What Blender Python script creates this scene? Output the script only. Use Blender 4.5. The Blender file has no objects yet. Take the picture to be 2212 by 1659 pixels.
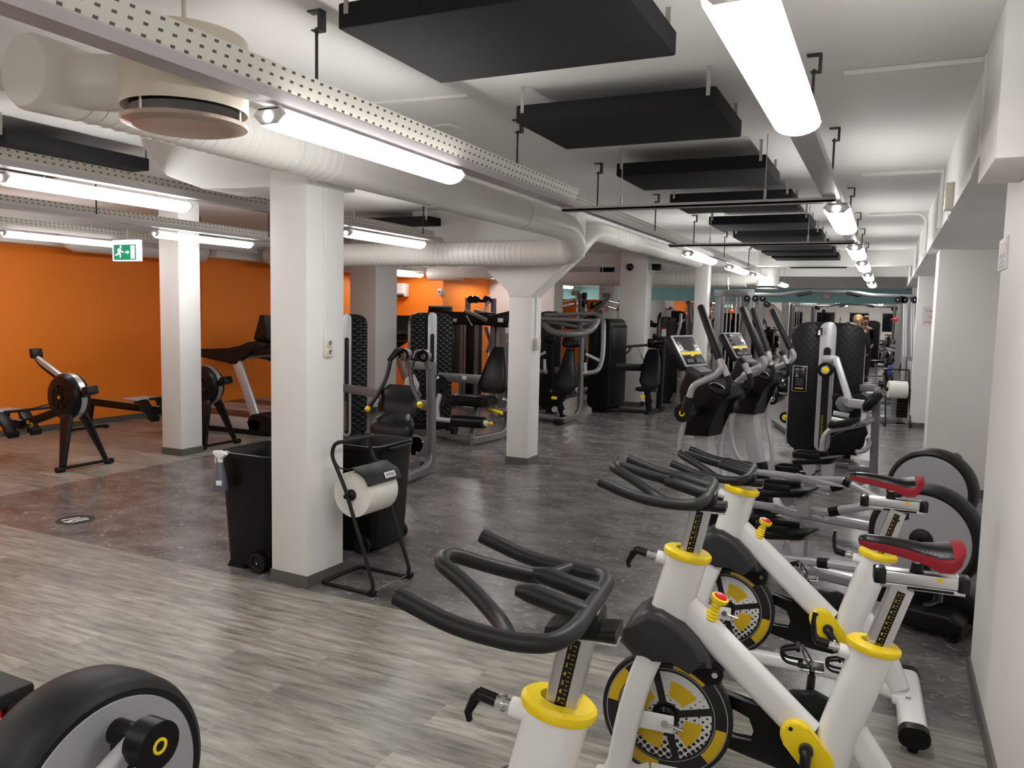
import bpy, bmesh, math, random
from mathutils import Vector, Matrix
R = math.radians
random.seed(7)
S = bpy.context.scene
COL = S.collection

# ------------------------------------------------------------------ camera, world, exposure
F_PX, CX, CY, EYE = 1708.0, 1106.0, 829.5, 1.65
V1 = Vector((1918 - CX, -(690 - CY), -F_PX))          # vanishing point of the room's length
V2 = Vector((-2530 - CX, -(590 - CY), -F_PX))         # vanishing point of the room's width
ay = V1.normalized()
ax = -V2
ax = (ax - ay * ax.dot(ay)).normalized()
az = ax.cross(ay)
ROT = Matrix((ax, ay, az))                            # camera space -> world
cam_d = bpy.data.cameras.new('camera')
cam_d.sensor_width = 36.0
cam_d.lens = 36.0 * F_PX / 2212.0
cam_d.clip_start = 0.05
cam_d.clip_end = 200
cam = bpy.data.objects.new('camera', cam_d)
COL.objects.link(cam)
cam.matrix_world = Matrix.Translation((0, 0, EYE)) @ ROT.to_4x4()
S.camera = cam

S.view_settings.view_transform = 'Standard'
S.view_settings.look = 'None'
S.view_settings.gamma = 1.0
S.view_settings.use_curve_mapping = False
S.view_settings.exposure = 0.28
LAMP_POWER = 22.0
wd = bpy.data.worlds.new('world')
S.world = wd
wd.use_nodes = True
wd.node_tree.nodes['Background'].inputs[0].default_value = (0.012, 0.016, 0.03, 1)
wd.node_tree.nodes['Background'].inputs[1].default_value = 1.0
S.cycles.use_denoising = True
S.cycles.max_bounces = 8
S.cycles.sample_clamp_indirect = 6.0


def ray(px, py):
    return ROT @ Vector((px - CX, -(py - CY), -F_PX))


def P(px, py, y):
    """The point at distance y down the room that the photograph shows at pixel px, py."""
    d = ray(px, py)
    return Vector((0, 0, EYE)) + d * (y / d.y)


def PX(px, py, x):
    d = ray(px, py)
    return Vector((0, 0, EYE)) + d * (x / d.x)


def G(px, py, z=0.0):
    d = ray(px, py)
    return Vector((0, 0, EYE)) + d * ((z - EYE) / d.z)


# ------------------------------------------------------------------ materials
MATS = {}


def mat(name, col, rough=0.5, metal=0.0, spec=0.5, coat=0.0, emit=None, es=0.0, bump=None, var=0.0, vscale=3.0):
    """bump = (scale, strength) of a noise bump; var = brightness variation by noise."""
    m = bpy.data.materials.new(name)
    m.use_nodes = True
    nt = m.node_tree
    b = nt.nodes['Principled BSDF']
    c = (col[0], col[1], col[2], 1)
    b.inputs['Base Color'].default_value = c
    b.inputs['Roughness'].default_value = rough
    b.inputs['Metallic'].default_value = metal
    b.inputs['Specular IOR Level'].default_value = spec
    b.inputs['Coat Weight'].default_value = coat
    if emit:
        b.inputs['Emission Color'].default_value = (*emit, 1)
        b.inputs['Emission Strength'].default_value = es
    if bump or var:
        tc = nt.nodes.new('ShaderNodeTexCoord')
    if bump:
        n = nt.nodes.new('ShaderNodeTexNoise')
        n.inputs['Scale'].default_value = bump[0]
        n.inputs['Detail'].default_value = 4
        nt.links.new(tc.outputs['Object'], n.inputs['Vector'])
        bp = nt.nodes.new('ShaderNodeBump')
        bp.inputs['Strength'].default_value = bump[1]
        bp.inputs['Distance'].default_value = 0.01
        nt.links.new(n.outputs['Fac'], bp.inputs['Height'])
        nt.links.new(bp.outputs['Normal'], b.inputs['Normal'])
    if var:
        n = nt.nodes.new('ShaderNodeTexNoise')
        n.inputs['Scale'].default_value = vscale
        n.inputs['Detail'].default_value = 5
        nt.links.new(tc.outputs['Object'], n.inputs['Vector'])
        r = nt.nodes.new('ShaderNodeValToRGB')
        r.color_ramp.elements[0].position = 0.3
        r.color_ramp.elements[1].position = 0.7
        r.color_ramp.elements[0].color = (*[max(0, k * (1 - var)) for k in col], 1)
        r.color_ramp.elements[1].color = (*[min(1, k * (1 + var)) for k in col], 1)
        nt.links.new(n.outputs['Fac'], r.inputs['Fac'])
        nt.links.new(r.outputs['Color'], b.inputs['Base Color'])
    MATS[name] = m
    return m


def nodes(m):
    nt = m.node_tree
    return nt, nt.nodes, nt.links, nt.nodes['Principled BSDF']


def math_n(nt, op, a, b=None):
    n = nt.nodes.new('ShaderNodeMath')
    n.operation = op
    for i, v in enumerate((a, b)):
        if v is None:
            continue
        if isinstance(v, (int, float)):
            n.inputs[i].default_value = v
        else:
            nt.links.new(v, n.inputs[i])
    return n.outputs[0]


WHITE = mat('white wall paint', (0.82, 0.81, 0.795), 0.55, var=0.03, vscale=1.3, bump=(60, 0.05))
CEIL = mat('white ceiling paint', (0.88, 0.872, 0.855), 0.6, bump=(90, 0.05))
ORANGE = mat('orange wall paint', (0.92, 0.235, 0.012), 0.6, bump=(70, 0.08))
TEAL = mat('teal wall paint', (0.36, 0.69, 0.70), 0.55)
SKIRT = mat('grey vinyl skirting', (0.10, 0.095, 0.085), 0.4)
DUCT = mat('off white painted duct', (0.80, 0.78, 0.74), 0.4)
DIFF = mat('beige painted steel', (0.70, 0.63, 0.51), 0.4)
DIFFC = mat('copper toned perforated plate', (0.62, 0.50, 0.43), 0.3, metal=0.6, bump=(350, 0.9))
RAIL = mat('grey lacquered channel', (0.46, 0.435, 0.445), 0.4)
RAILL = mat('light grey steel channel', (0.5, 0.49, 0.47), 0.4, metal=0.3)
PANEL = mat('black acoustic fabric', (0.0065, 0.0062, 0.008), 0.85, spec=0.35, bump=(500, 0.25))
LAMP = mat('lit lamp diffuser', (0.9, 0.9, 0.9), 0.4, emit=(1.0, 0.98, 0.955), es=LAMP_POWER)
LAMPW = mat('white lamp housing', (0.7, 0.7, 0.69), 0.35)
STEEL = mat('dark steel rod', (0.06, 0.06, 0.06), 0.45, metal=0.6)
ZINC = mat('galvanised strap', (0.42, 0.42, 0.41), 0.4, metal=0.8)
BLK = mat('black plastic', (0.005, 0.005, 0.0055), 0.36, spec=0.25, bump=(200, 0.03))
BLKM = mat('matt black plastic', (0.009, 0.009, 0.009), 0.5, spec=0.3)
BLKG = mat('gloss black plastic', (0.005, 0.005, 0.006), 0.18, spec=0.35)
RUB = mat('black rubber grip', (0.012, 0.012, 0.013), 0.44, spec=0.3, bump=(300, 0.06))
LEA = mat('black upholstery', (0.004, 0.004, 0.0045), 0.28, spec=0.28, bump=(160, 0.08))
GUN = mat('grey painted steel', (0.20, 0.20, 0.205), 0.34, metal=0.35, coat=0.2)
SIL = mat('silver painted steel', (0.47, 0.47, 0.49), 0.32, metal=0.35, coat=0.2)
SILD = mat('silver disc plastic', (0.40, 0.40, 0.425), 0.42, metal=0.15)
BWH = mat('white gloss frame paint', (0.80, 0.80, 0.80), 0.22, coat=0.3)
ALU = mat('brushed aluminium', (0.62, 0.62, 0.63), 0.3, metal=0.85, bump=(40, 0.02))
CHR = mat('chrome', (0.75, 0.75, 0.76), 0.12, metal=1.0)
YEL = mat('yellow plastic', (0.92, 0.68, 0.010), 0.38)
YELM = mat('yellow print', (0.68, 0.46, 0.012), 0.45)
RED = mat('red plastic', (0.62, 0.01, 0.018), 0.3)
REDS = mat('red saddle cover', (0.42, 0.014, 0.03), 0.5, bump=(250, 0.05))
FEND = mat('dark grey fender plastic', (0.024, 0.023, 0.026), 0.38, spec=0.4)
PAPER = mat('white paper', (0.82, 0.80, 0.74), 0.8, bump=(120, 0.06))
CARD = mat('white card', (0.8, 0.8, 0.8), 0.6)
BIN = mat('black bin plastic', (0.005, 0.005, 0.005), 0.40, spec=0.25)
MIR = mat('mirror glass', (0.80, 0.81, 0.80), 0.0, metal=1.0)
NIGHT = mat('dark night glass', (0.004, 0.005, 0.007), 0.05, spec=0.6)
SCREEN = mat('dark screen glass', (0.012, 0.013, 0.015), 0.22, spec=0.4)
GRN = mat('lit green exit sign', (0.0, 0.22, 0.09), 0.4, emit=(0.0, 0.22, 0.10), es=0.9)
GRNW = mat('lit white exit sign', (0.8, 0.8, 0.85), 0.4, emit=(0.8, 0.82, 1.0), es=0.75)
ORG = mat('orange print', (0.75, 0.16, 0.02), 0.6)
GREYP = mat('grey print', (0.18, 0.18, 0.19), 0.5)
SKIN = mat('skin', (0.62, 0.36, 0.26), 0.5)
BLOND = mat('blond hair', (0.34, 0.20, 0.09), 0.5, bump=(150, 0.4))
CLOTH = mat('black sportswear', (0.012, 0.012, 0.014), 0.8)
GREYC = mat('grey leggings', (0.10, 0.10, 0.11), 0.8)
IVORY = mat('ivory plastic', (0.74, 0.70, 0.60), 0.4)
BOTL = mat('smoky grey bottle plastic', (0.11, 0.12, 0.15), 0.2)
BLUE = mat('blue liquid bottle', (0.02, 0.06, 0.32), 0.3)
SIGNR = mat('red sign print', (0.45, 0.03, 0.025), 0.4)
BELT = mat('dark running belt', (0.02, 0.018, 0.018), 0.3)
TINT = mat('smoked plastic shield', (0.035, 0.03, 0.028), 0.12)
LAMPOFF = mat('white steel', (0.75, 0.75, 0.75), 0.4)
FOG = mat('white acrylic shield', (0.62, 0.56, 0.50), 0.25)


def floor_materials():
    # grey oak vinyl planks, boards run across the room
    m = mat('grey oak vinyl planks', (0.3, 0.28, 0.25), 0.34)
    nt, N, L, b = nodes(m)
    tc = N.new('ShaderNodeTexCoord')
    br = N.new('ShaderNodeTexBrick')
    br.offset = 0.37
    br.inputs['Color1'].default_value = (0.0, 0, 0, 1)
    br.inputs['Color2'].default_value = (1, 1, 1, 1)
    br.inputs['Mortar'].default_value = (0.5, 0.5, 0.5, 1)
    br.inputs['Scale'].default_value = 1.0
    br.inputs['Mortar Size'].default_value = 0.0012
    br.inputs['Brick Width'].default_value = 1.15
    br.inputs['Row Height'].default_value = 0.185
    L.new(tc.outputs['Object'], br.inputs['Vector'])
    mp = N.new('ShaderNodeMapping')
    mp.inputs['Scale'].default_value = (2.4, 19, 1)
    L.new(tc.outputs['Object'], mp.inputs['Vector'])
    addv = N.new('ShaderNodeVectorMath')
    addv.operation = 'ADD'
    sc = N.new('ShaderNodeVectorMath')
    sc.operation = 'SCALE'
    sc.inputs['Scale'].default_value = 17.0
    L.new(br.outputs['Color'], sc.inputs[0])
    L.new(mp.outputs['Vector'], addv.inputs[0])
    L.new(sc.outputs['Vector'], addv.inputs[1])
    n1 = N.new('ShaderNodeTexNoise')
    n1.inputs['Scale'].default_value = 1.6
    n1.inputs['Detail'].default_value = 8
    n1.inputs['Roughness'].default_value = 0.66
    L.new(addv.outputs['Vector'], n1.inputs['Vector'])
    rp = N.new('ShaderNodeValToRGB')
    rp.color_ramp.elements[0].position = 0.30
    rp.color_ramp.elements[0].color = (0.11, 0.102, 0.088, 1)
    rp.color_ramp.elements[1].position = 0.66
    rp.color_ramp.elements[1].color = (0.43, 0.405, 0.36, 1)
    e = rp.color_ramp.elements.new(0.47)
    e.color = (0.265, 0.25, 0.22, 1)
    L.new(n1.outputs['Fac'], rp.inputs['Fac'])
    mx = N.new('ShaderNodeMix')
    mx.data_type = 'RGBA'
    mx.blend_type = 'MULTIPLY'
    mx.inputs['Factor'].default_value = 1.0
    r2 = N.new('ShaderNodeValToRGB')
    r2.color_ramp.elements[0].color = (0.70, 0.70, 0.70, 1)
    r2.color_ramp.elements[1].color = (1.12, 1.11, 1.10, 1)
    L.new(br.outputs['Color'], r2.inputs['Fac'])
    L.new(rp.outputs['Color'], mx.inputs[6])
    L.new(r2.outputs['Color'], mx.inputs[7])
    n3 = N.new('ShaderNodeTexNoise')
    n3.inputs['Scale'].default_value = 1.0
    n3.inputs['Detail'].default_value = 5
    n3.inputs['Roughness'].default_value = 0.6
    mp3 = N.new('ShaderNodeMapping')
    mp3.inputs['Scale'].default_value = (1.7, 6.5, 1)
    L.new(tc.outputs['Object'], mp3.inputs['Vector'])
    ad3 = N.new('ShaderNodeVectorMath')
    ad3.operation = 'ADD'
    L.new(mp3.outputs['Vector'], ad3.inputs[0])
    L.new(sc.outputs['Vector'], ad3.inputs[1])
    L.new(ad3.outputs['Vector'], n3.inputs['Vector'])
    r3 = N.new('ShaderNodeValToRGB')
    r3.color_ramp.elements[0].position = 0.34
    r3.color_ramp.elements[0].color = (0.78, 0.775, 0.77, 1)
    r3.color_ramp.elements[1].position = 0.66
    r3.color_ramp.elements[1].color = (1.12, 1.12, 1.12, 1)
    L.new(n3.outputs['Fac'], r3.inputs['Fac'])
    mx3 = N.new('ShaderNodeMix')
    mx3.data_type = 'RGBA'
    mx3.blend_type = 'MULTIPLY'
    mx3.inputs['Factor'].default_value = 1.0
    L.new(mx.outputs[2], mx3.inputs[6])
    L.new(r3.outputs['Color'], mx3.inputs[7])
    L.new(mx3.outputs[2], b.inputs['Base Color'])
    bp = N.new('ShaderNodeBump')
    bp.inputs['Strength'].default_value = 0.25
    bp.inputs['Distance'].default_value = 0.004
    L.new(n1.outputs['Fac'], bp.inputs['Height'])
    L.new(bp.outputs['Normal'], b.inputs['Normal'])
    # dark slate vinyl with pale scuffs
    m2 = mat('dark slate vinyl', (0.07, 0.065, 0.065), 0.25)
    nt, N, L, b = nodes(m2)
    tc = N.new('ShaderNodeTexCoord')
    mp = N.new('ShaderNodeMapping')
    mp.inputs['Rotation'].default_value = (0, 0, 0.5)
    mp.inputs['Scale'].default_value = (1.1, 1.6, 1)
    L.new(tc.outputs['Object'], mp.inputs['Vector'])
    n1 = N.new('ShaderNodeTexNoise')
    n1.inputs['Scale'].default_value = 2.4
    n1.inputs['Detail'].default_value = 9
    n1.inputs['Roughness'].default_value = 0.7
    L.new(mp.outputs['Vector'], n1.inputs['Vector'])
    rp = N.new('ShaderNodeValToRGB')
    rp.color_ramp.elements[0].position = 0.36
    rp.color_ramp.elements[0].color = (0.066, 0.060, 0.059, 1)
    rp.color_ramp.elements[1].position = 0.66
    rp.color_ramp.elements[1].color = (0.21, 0.195, 0.19, 1)
    L.new(n1.outputs['Fac'], rp.inputs['Fac'])
    n2 = N.new('ShaderNodeTexNoise')
    n2.inputs['Scale'].default_value = 11
    n2.inputs['Detail'].default_value = 3
    n2.inputs['Distortion'].default_value = 2.2
    L.new(mp.outputs['Vector'], n2.inputs['Vector'])
    r2 = N.new('ShaderNodeValToRGB')
    r2.color_ramp.elements[0].position = 0.59
    r2.color_ramp.elements[0].color = (0, 0, 0, 1)
    r2.color_ramp.elements[1].position = 0.76
    r2.color_ramp.elements[1].color = (1, 1, 1, 1)
    L.new(n2.outputs['Fac'], r2.inputs['Fac'])
    mx = N.new('ShaderNodeMix')
    mx.data_type = 'RGBA'
    L.new(r2.outputs['Color'], mx.inputs['Factor'])
    L.new(rp.outputs['Color'], mx.inputs[6])
    mx.inputs[7].default_value = (0.40, 0.38, 0.37, 1)
    L.new(mx.outputs[2], b.inputs['Base Color'])
    bp = N.new('ShaderNodeBump')
    bp.inputs['Strength'].default_value = 0.22
    bp.inputs['Distance'].default_value = 0.004
    L.new(n1.outputs['Fac'], bp.inputs['Height'])
    L.new(bp.outputs['Normal'], b.inputs['Normal'])
    b.inputs['Roughness'].default_value = 0.27
    return m, m2


PLANK, SLATE = floor_materials()


def quilt_material(name, axes=(0, 2), n=14.0, st=0.9):
    """black padded skin with a diamond tufted relief in the two given object axes"""
    m = mat(name, (0.006, 0.006, 0.007), 0.38, spec=0.3)
    nt, N, L, b = nodes(m)
    tc = N.new('ShaderNodeTexCoord')
    sp = N.new('ShaderNodeSeparateXYZ')
    L.new(tc.outputs['Object'], sp.inputs[0])
    u, v = sp.outputs[axes[0]], sp.outputs[axes[1]]
    a = math_n(nt, 'MULTIPLY', math_n(nt, 'ADD', u, v), n * math.pi)
    c = math_n(nt, 'MULTIPLY', math_n(nt, 'SUBTRACT', u, v), n * math.pi)
    h = math_n(nt, 'MULTIPLY', math_n(nt, 'ABSOLUTE', math_n(nt, 'SINE', a)), math_n(nt, 'ABSOLUTE', math_n(nt, 'SINE', c)))
    h = math_n(nt, 'POWER', h, 0.4)
    bp = N.new('ShaderNodeBump')
    bp.inputs['Strength'].default_value = st
    bp.inputs['Distance'].default_value = 0.018
    L.new(h, bp.inputs['Height'])
    L.new(bp.outputs['Normal'], b.inputs['Normal'])
    return m


QUILT = quilt_material('black quilted panel')


QUILTF = quilt_material('black finely quilted panel', n=14.0, st=0.13)


def tray_material():
    m = mat('perforated cream steel tray', (0.66, 0.64, 0.58), 0.45)
    nt, N, L, b = nodes(m)
    tc = N.new('ShaderNodeTexCoord')
    sp = N.new('ShaderNodeSeparateXYZ')
    L.new(tc.outputs['Object'], sp.inputs[0])
    fy = math_n(nt, 'FRACT', math_n(nt, 'MULTIPLY', sp.outputs[1], 1 / 0.05))
    dy = math_n(nt, 'ABSOLUTE', math_n(nt, 'SUBTRACT', fy, 0.5))
    fz = math_n(nt, 'FRACT', math_n(nt, 'MULTIPLY', sp.outputs[2], 1 / 0.03))
    dz = math_n(nt, 'ABSOLUTE', math_n(nt, 'SUBTRACT', fz, 0.5))
    hole = math_n(nt, 'MULTIPLY', math_n(nt, 'LESS_THAN', dy, 0.17), math_n(nt, 'LESS_THAN', dz, 0.14))
    mx = N.new('ShaderNodeMix')
    mx.data_type = 'RGBA'
    L.new(hole, mx.inputs['Factor'])
    mx.inputs[6].default_value = (0.66, 0.64, 0.58, 1)
    mx.inputs[7].default_value = (0.06, 0.058, 0.055, 1)
    L.new(mx.outputs[2], b.inputs['Base Color'])
    return m


TRAY = tray_material()


def flywheel_material():
    """white disc with black rim, yellow sectors, five black spokes and black dots, in the object's x z plane"""
    m = mat('printed flywheel', (0.7, 0.7, 0.7), 0.35)
    nt, N, L, b = nodes(m)
    tc = N.new('ShaderNodeTexCoord')
    sp = N.new('ShaderNodeSeparateXYZ')
    L.new(tc.outputs['Object'], sp.inputs[0])
    x, z = sp.outputs[0], sp.outputs[2]
    r = math_n(nt, 'SQRT', math_n(nt, 'ADD', math_n(nt, 'MULTIPLY', x, x), math_n(nt, 'MULTIPLY', z, z)))
    ang = math_n(nt, 'ARCTAN2', z, x)
    k = math_n(nt, 'FRACT', math_n(nt, 'ADD', math_n(nt, 'MULTIPLY', ang, 4 / (2 * math.pi)), 9.8333))
    d = math_n(nt, 'ABSOLUTE', math_n(nt, 'SUBTRACT', k, 0.5))          # 0 mid sector .. 0.5 at spoke
    arc = math_n(nt, 'MULTIPLY', math_n(nt, 'SUBTRACT', 0.5, d), r)     # ~ distance to spoke * 5/2pi

    def band(lo, hi):
        return math_n(nt, 'MULTIPLY', math_n(nt, 'GREATER_THAN', r, lo), math_n(nt, 'LESS_THAN', r, hi))

    def over(base, fac, col):
        mx = N.new('ShaderNodeMix')
        mx.data_type = 'RGBA'
        L.new(fac, mx.inputs['Factor'])
        if isinstance(base, tuple):
            mx.inputs[6].default_value = (*base, 1)
        else:
            L.new(base, mx.inputs[6])
        mx.inputs[7].default_value = (*col, 1)
        return mx.outputs[2]
    white, black, yel, grey = (0.66, 0.66, 0.66), (0.008, 0.008, 0.009), (0.66, 0.44, 0.01), (0.42, 0.42, 0.42)
    # dots that grow towards one side
    gx = math_n(nt, 'SUBTRACT', math_n(nt, 'FRACT', math_n(nt, 'MULTIPLY', math_n(nt, 'ADD', x, z), 38)), 0.5)
    gz = math_n(nt, 'SUBTRACT', math_n(nt, 'FRACT', math_n(nt, 'MULTIPLY', math_n(nt, 'SUBTRACT', x, z), 38)), 0.5)
    gr = math_n(nt, 'SQRT', math_n(nt, 'ADD', math_n(nt, 'MULTIPLY', gx, gx), math_n(nt, 'MULTIPLY', gz, gz)))
    size = math_n(nt, 'ADD', 0.22, math_n(nt, 'MULTIPLY', z, -1.6))
    c = over(white, math_n(nt, 'LESS_THAN', gr, size), black)
    c = over(c, math_n(nt, 'MULTIPLY', band(0.062, 0.118), math_n(nt, 'LESS_THAN', d, 0.27)), yel)
    c = over(c, math_n(nt, 'LESS_THAN', arc, 0.0078), black)
    c = over(c, math_n(nt, 'LESS_THAN', r, 0.045), black)
    c = over(c, band(0.146, 0.166), black)
    c = over(c, band(0.1545, 0.1565), grey)
    k2 = math_n(nt, 'FRACT', math_n(nt, 'ADD', math_n(nt, 'MULTIPLY', ang, 4 / (2 * math.pi)), 10.4878))
    c = over(c, band(0.159, 0.3), black)
    c = over(c, math_n(nt, 'MULTIPLY', band(0.160, 0.193), math_n(nt, 'LESS_THAN', k2, 0.42)), yel)
    c = over(c, band(0.194, 0.1965), grey)
    c = over(c, band(0.1965, 0.3), black)
    L.new(c, b.inputs['Base Color'])
    return m


FLY = flywheel_material()

# ------------------------------------------------------------------ geometry helpers


def bmn():
    return bmesh.new()


def smooth_path(pts, rad=0.05, n=5):
    """round the corners of a polyline"""
    pts = [Vector(p) for p in pts]
    if rad <= 0 or len(pts) < 3:
        return pts
    out = [pts[0]]
    for i in range(1, len(pts) - 1):
        a, b, c = pts[i - 1], pts[i], pts[i + 1]
        d1, d2 = (a - b), (c - b)
        r = min(rad, d1.length * 0.49, d2.length * 0.49)
        s, e = b + d1.normalized() * r, b + d2.normalized() * r
        for k in range(n + 1):
            t = k / n
            out.append(s * (1 - t) ** 2 + b * 2 * t * (1 - t) + e * t * t)
    out.append(pts[-1])
    return out


def tube(bm, pts, r=0.02, fillet=0.05, seg=10, section=None, up=None, caps=True, n=5):
    """sweep a circle (radius r, or r = list per input point when fillet = 0) or a section [(a, b)] along pts"""
    radii = r if isinstance(r, (list, tuple)) else None
    path = smooth_path(pts, 0 if radii else fillet, n)
    cl = [path[0]]
    cr = [radii[0]] if radii else None
    for i, p in enumerate(path[1:], 1):
        if (p - cl[-1]).length > 1e-5:
            cl.append(p)
            if radii:
                cr.append(radii[i])
    path = cl
    m = len(path)
    T = []
    for i in range(m):
        a = path[max(0, i - 1)]
        c = path[min(m - 1, i + 1)]
        T.append((c - a).normalized())
    u = Vector(up) if up else (Vector((0, 0, 1)) if abs(T[0].z) < 0.9 else Vector((0, 1, 0)))
    rings = []
    for i in range(m):
        u = (u - T[i] * u.dot(T[i]))
        u = u.normalized() if u.length > 1e-6 else T[i].orthogonal().normalized()
        w = T[i].cross(u)
        ring = []
        if section:
            for (a, b2) in section:
                ring.append(bm.verts.new(path[i] + w * a + u * b2))
        else:
            rr = cr[i] if radii else r
            for k in range(seg):
                an = 2 * math.pi * k / seg
                ring.append(bm.verts.new(path[i] + (w * math.cos(an) + u * math.sin(an)) * rr))
        rings.append(ring)
    q = len(rings[0])
    for i in range(m - 1):
        for k in range(q):
            bm.faces.new((rings[i][k], rings[i][(k + 1) % q], rings[i + 1][(k + 1) % q], rings[i + 1][k]))
    if caps:
        bm.faces.new(list(reversed(rings[0])))
        bm.faces.new(rings[-1])
    return bm


def rrect(w, h, r, n=3):
    """rounded rectangle section, w by h"""
    out = []
    r = min(r, w / 2 - 1e-4, h / 2 - 1e-4)
    for (cx, cy, a0) in ((w / 2 - r, h / 2 - r, 0), (-w / 2 + r, h / 2 - r, 90), (-w / 2 + r, -h / 2 + r, 180), (w / 2 - r, -h / 2 + r, 270)):
        for k in range(n + 1):
            a = R(a0 + 90 * k / n)
            out.append((cx + r * math.cos(a), cy + r * math.sin(a)))
    return out


def bar(bm, a, b, w, h, r=0.01, up=(0, 0, 1)):
    """straight rounded rectangular bar; w is across, h along up"""
    return tube(bm, [a, b], section=rrect(w, h, r), up=up)


def box(bm, c, s, bevel=0.0, rot=None, seg=2):
    c = Vector(c)
    M = Matrix.Translation(c)
    if rot is not None:
        M = M @ rot.to_4x4()
    M = M @ Matrix.Diagonal((s[0], s[1], s[2], 1))
    g = bmesh.ops.create_cube(bm, size=1.0, matrix=M)
    if bevel > 0:
        ed = set()
        for v in g['verts']:
            ed.update(v.link_edges)
        bmesh.ops.bevel(bm, geom=list(ed), offset=min(bevel, min(s) * 0.49), segments=seg, affect='EDGES', profile=0.5)
    return bm


def prism(bm, outline, lo, hi, axis='y', bevel=0.0, seg=2, M=None):
    """extrude a 2-D outline along an axis; (a, b) are x z for y, y z for x, x y for z"""
    def pt(a, b, t):
        v = {'y': (a, t, b), 'x': (t, a, b), 'z': (a, b, t)}[axis]
        v = Vector(v)
        return M @ v if M else v
    A = [bm.verts.new(pt(a, b, lo)) for a, b in outline]
    B = [bm.verts.new(pt(a, b, hi)) for a, b in outline]
    n = len(outline)
    fs = [bm.faces.new(A), bm.faces.new(list(reversed(B)))]
    for i in range(n):
        fs.append(bm.faces.new((A[i], B[i], B[(i + 1) % n], A[(i + 1) % n])))
    if bevel > 0:
        ed = list(fs[0].edges) + list(fs[1].edges)
        bmesh.ops.bevel(bm, geom=ed, offset=bevel, segments=seg, affect='EDGES', profile=0.5)
    return bm


def lathe(bm, prof, c=(0, 0, 0), axis='z', seg=24, M=None, ring=False):
    """revolve [(radius, height)] about an axis through c"""
    c = Vector(c)
    rings = []
    for (rr, h) in prof:
        ring = []
        for k in range(seg):
            a = 2 * math.pi * k / seg
            x, y = rr * math.cos(a), rr * math.sin(a)
            v = Vector({'z': (x, y, h), 'y': (x, h, y), 'x': (h, x, y)}[axis])
            v = M @ v if M else v
            ring.append(bm.verts.new(v + c))
        rings.append(ring)
    for i in range(len(rings) - 1):
        for k in range(seg):
            bm.faces.new((rings[i][k], rings[i][(k + 1) % seg], rings[i + 1][(k + 1) % seg], rings[i + 1][k]))
    if ring:
        for k in range(seg):
            bm.faces.new((rings[-1][k], rings[-1][(k + 1) % seg], rings[0][(k + 1) % seg], rings[0][k]))
        return bm
    bm.faces.new(rings[0])
    bm.faces.new(rings[-1])
    return bm


def cyl(bm, a, b, r, seg=16):
    return tube(bm, [a, b], r=r, fillet=0, seg=seg)


def ball(bm, c, r, seg=12, squash=(1, 1, 1)):
    M = Matrix.Translation(Vector(c)) @ Matrix.Diagonal((r * squash[0], r * squash[1], r * squash[2], 1))
    bmesh.ops.create_uvsphere(bm, u_segments=seg, v_segments=max(6, seg // 2 + 2), radius=1.0, matrix=M)
    return bm


def pad(bm, pts, half, fat=0.03, side=Vector((1, 0, 0))):
    """an upholstered pad: cross sections at pts, half[i] = half width there, fat = half thickness; side = across"""
    sec = []
    pts = [Vector(p) for p in pts]
    n = 16
    m = len(pts)
    rings = []
    for i in range(m):
        t = (pts[min(m - 1, i + 1)] - pts[max(0, i - 1)]).normalized()
        s = (side - t * side.dot(t)).normalized()
        nn = t.cross(s)
        end = 0.55 if i in (0, m - 1) else 1.0
        ring = []
        for k in range(n):
            a = 2 * math.pi * k / n
            ca, sa = math.cos(a), math.sin(a)
            e = 0.45
            X = math.copysign(abs(ca) ** e, ca) * (half[i] - (1 - end) * fat)
            Y = math.copysign(abs(sa) ** e, sa) * fat * end
            ring.append(bm.verts.new(pts[i] + s * X + nn * Y))
        rings.append(ring)
    for i in range(m - 1):
        for k in range(n):
            bm.faces.new((rings[i][k], rings[i][(k + 1) % n], rings[i + 1][(k + 1) % n], rings[i + 1][k]))
    bm.faces.new(list(reversed(rings[0])))
    bm.faces.new(rings[-1])
    return bm


def obj(name, bm, m, parent=None, label=None, loc=None, sharp=38, solid=None):
    """link a bmesh as ONE mesh object; verts are in the parent's frame"""
    if bm.verts and loc is not None:
        bmesh.ops.translate(bm, verts=bm.verts, vec=-Vector(loc))
    bmesh.ops.recalc_face_normals(bm, faces=bm.faces)
    me = bpy.data.meshes.new(name)
    bm.to_mesh(me)
    bm.free()
    for p in me.polygons:
        p.use_smooth = True
    if sharp is not None:
        me.set_sharp_from_angle(angle=R(sharp))
    for mm in (m if isinstance(m, (list, tuple)) else [m]):
        me.materials.append(mm)
    o = bpy.data.objects.new(name, me)
    COL.objects.link(o)
    if loc is not None:
        o.location = loc
    if parent is not None:
        o.parent = parent
    if label:
        o['label'] = label
    return o


def tag(o, label, cat, group=None, kind=None):
    o['label'] = label
    o['category'] = cat
    if group:
        o['group'] = group
    if kind:
        o['kind'] = kind
    return o


def thing(name, label, cat, loc=(0, 0, 0), rotz=0.0, group=None):
    o = bpy.data.objects.new(name, None)
    o.empty_display_size = 0.1
    COL.objects.link(o)
    o.location = loc
    o.rotation_euler = (0, 0, rotz)
    return tag(o, label, cat, group)


def copy_tree(o, parent=None):
    c = o.copy()
    COL.objects.link(c)
    if parent is not None:
        c.parent = parent
    for ch in list(o.children):
        copy_tree(ch, c)
    return c


def dup(root, loc, rotz, label):
    c = copy_tree(root)
    c.location = loc
    c.rotation_euler = (0, 0, rotz)
    c['label'] = label
    return c


def struct(name, bm, m, label=None, cat=None, parent=None, sharp=30):
    o = obj(name, bm, m, parent, sharp=sharp)
    o['kind'] = 'structure'
    if label:
        o['label'] = label
        o['category'] = cat
    return o


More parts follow.
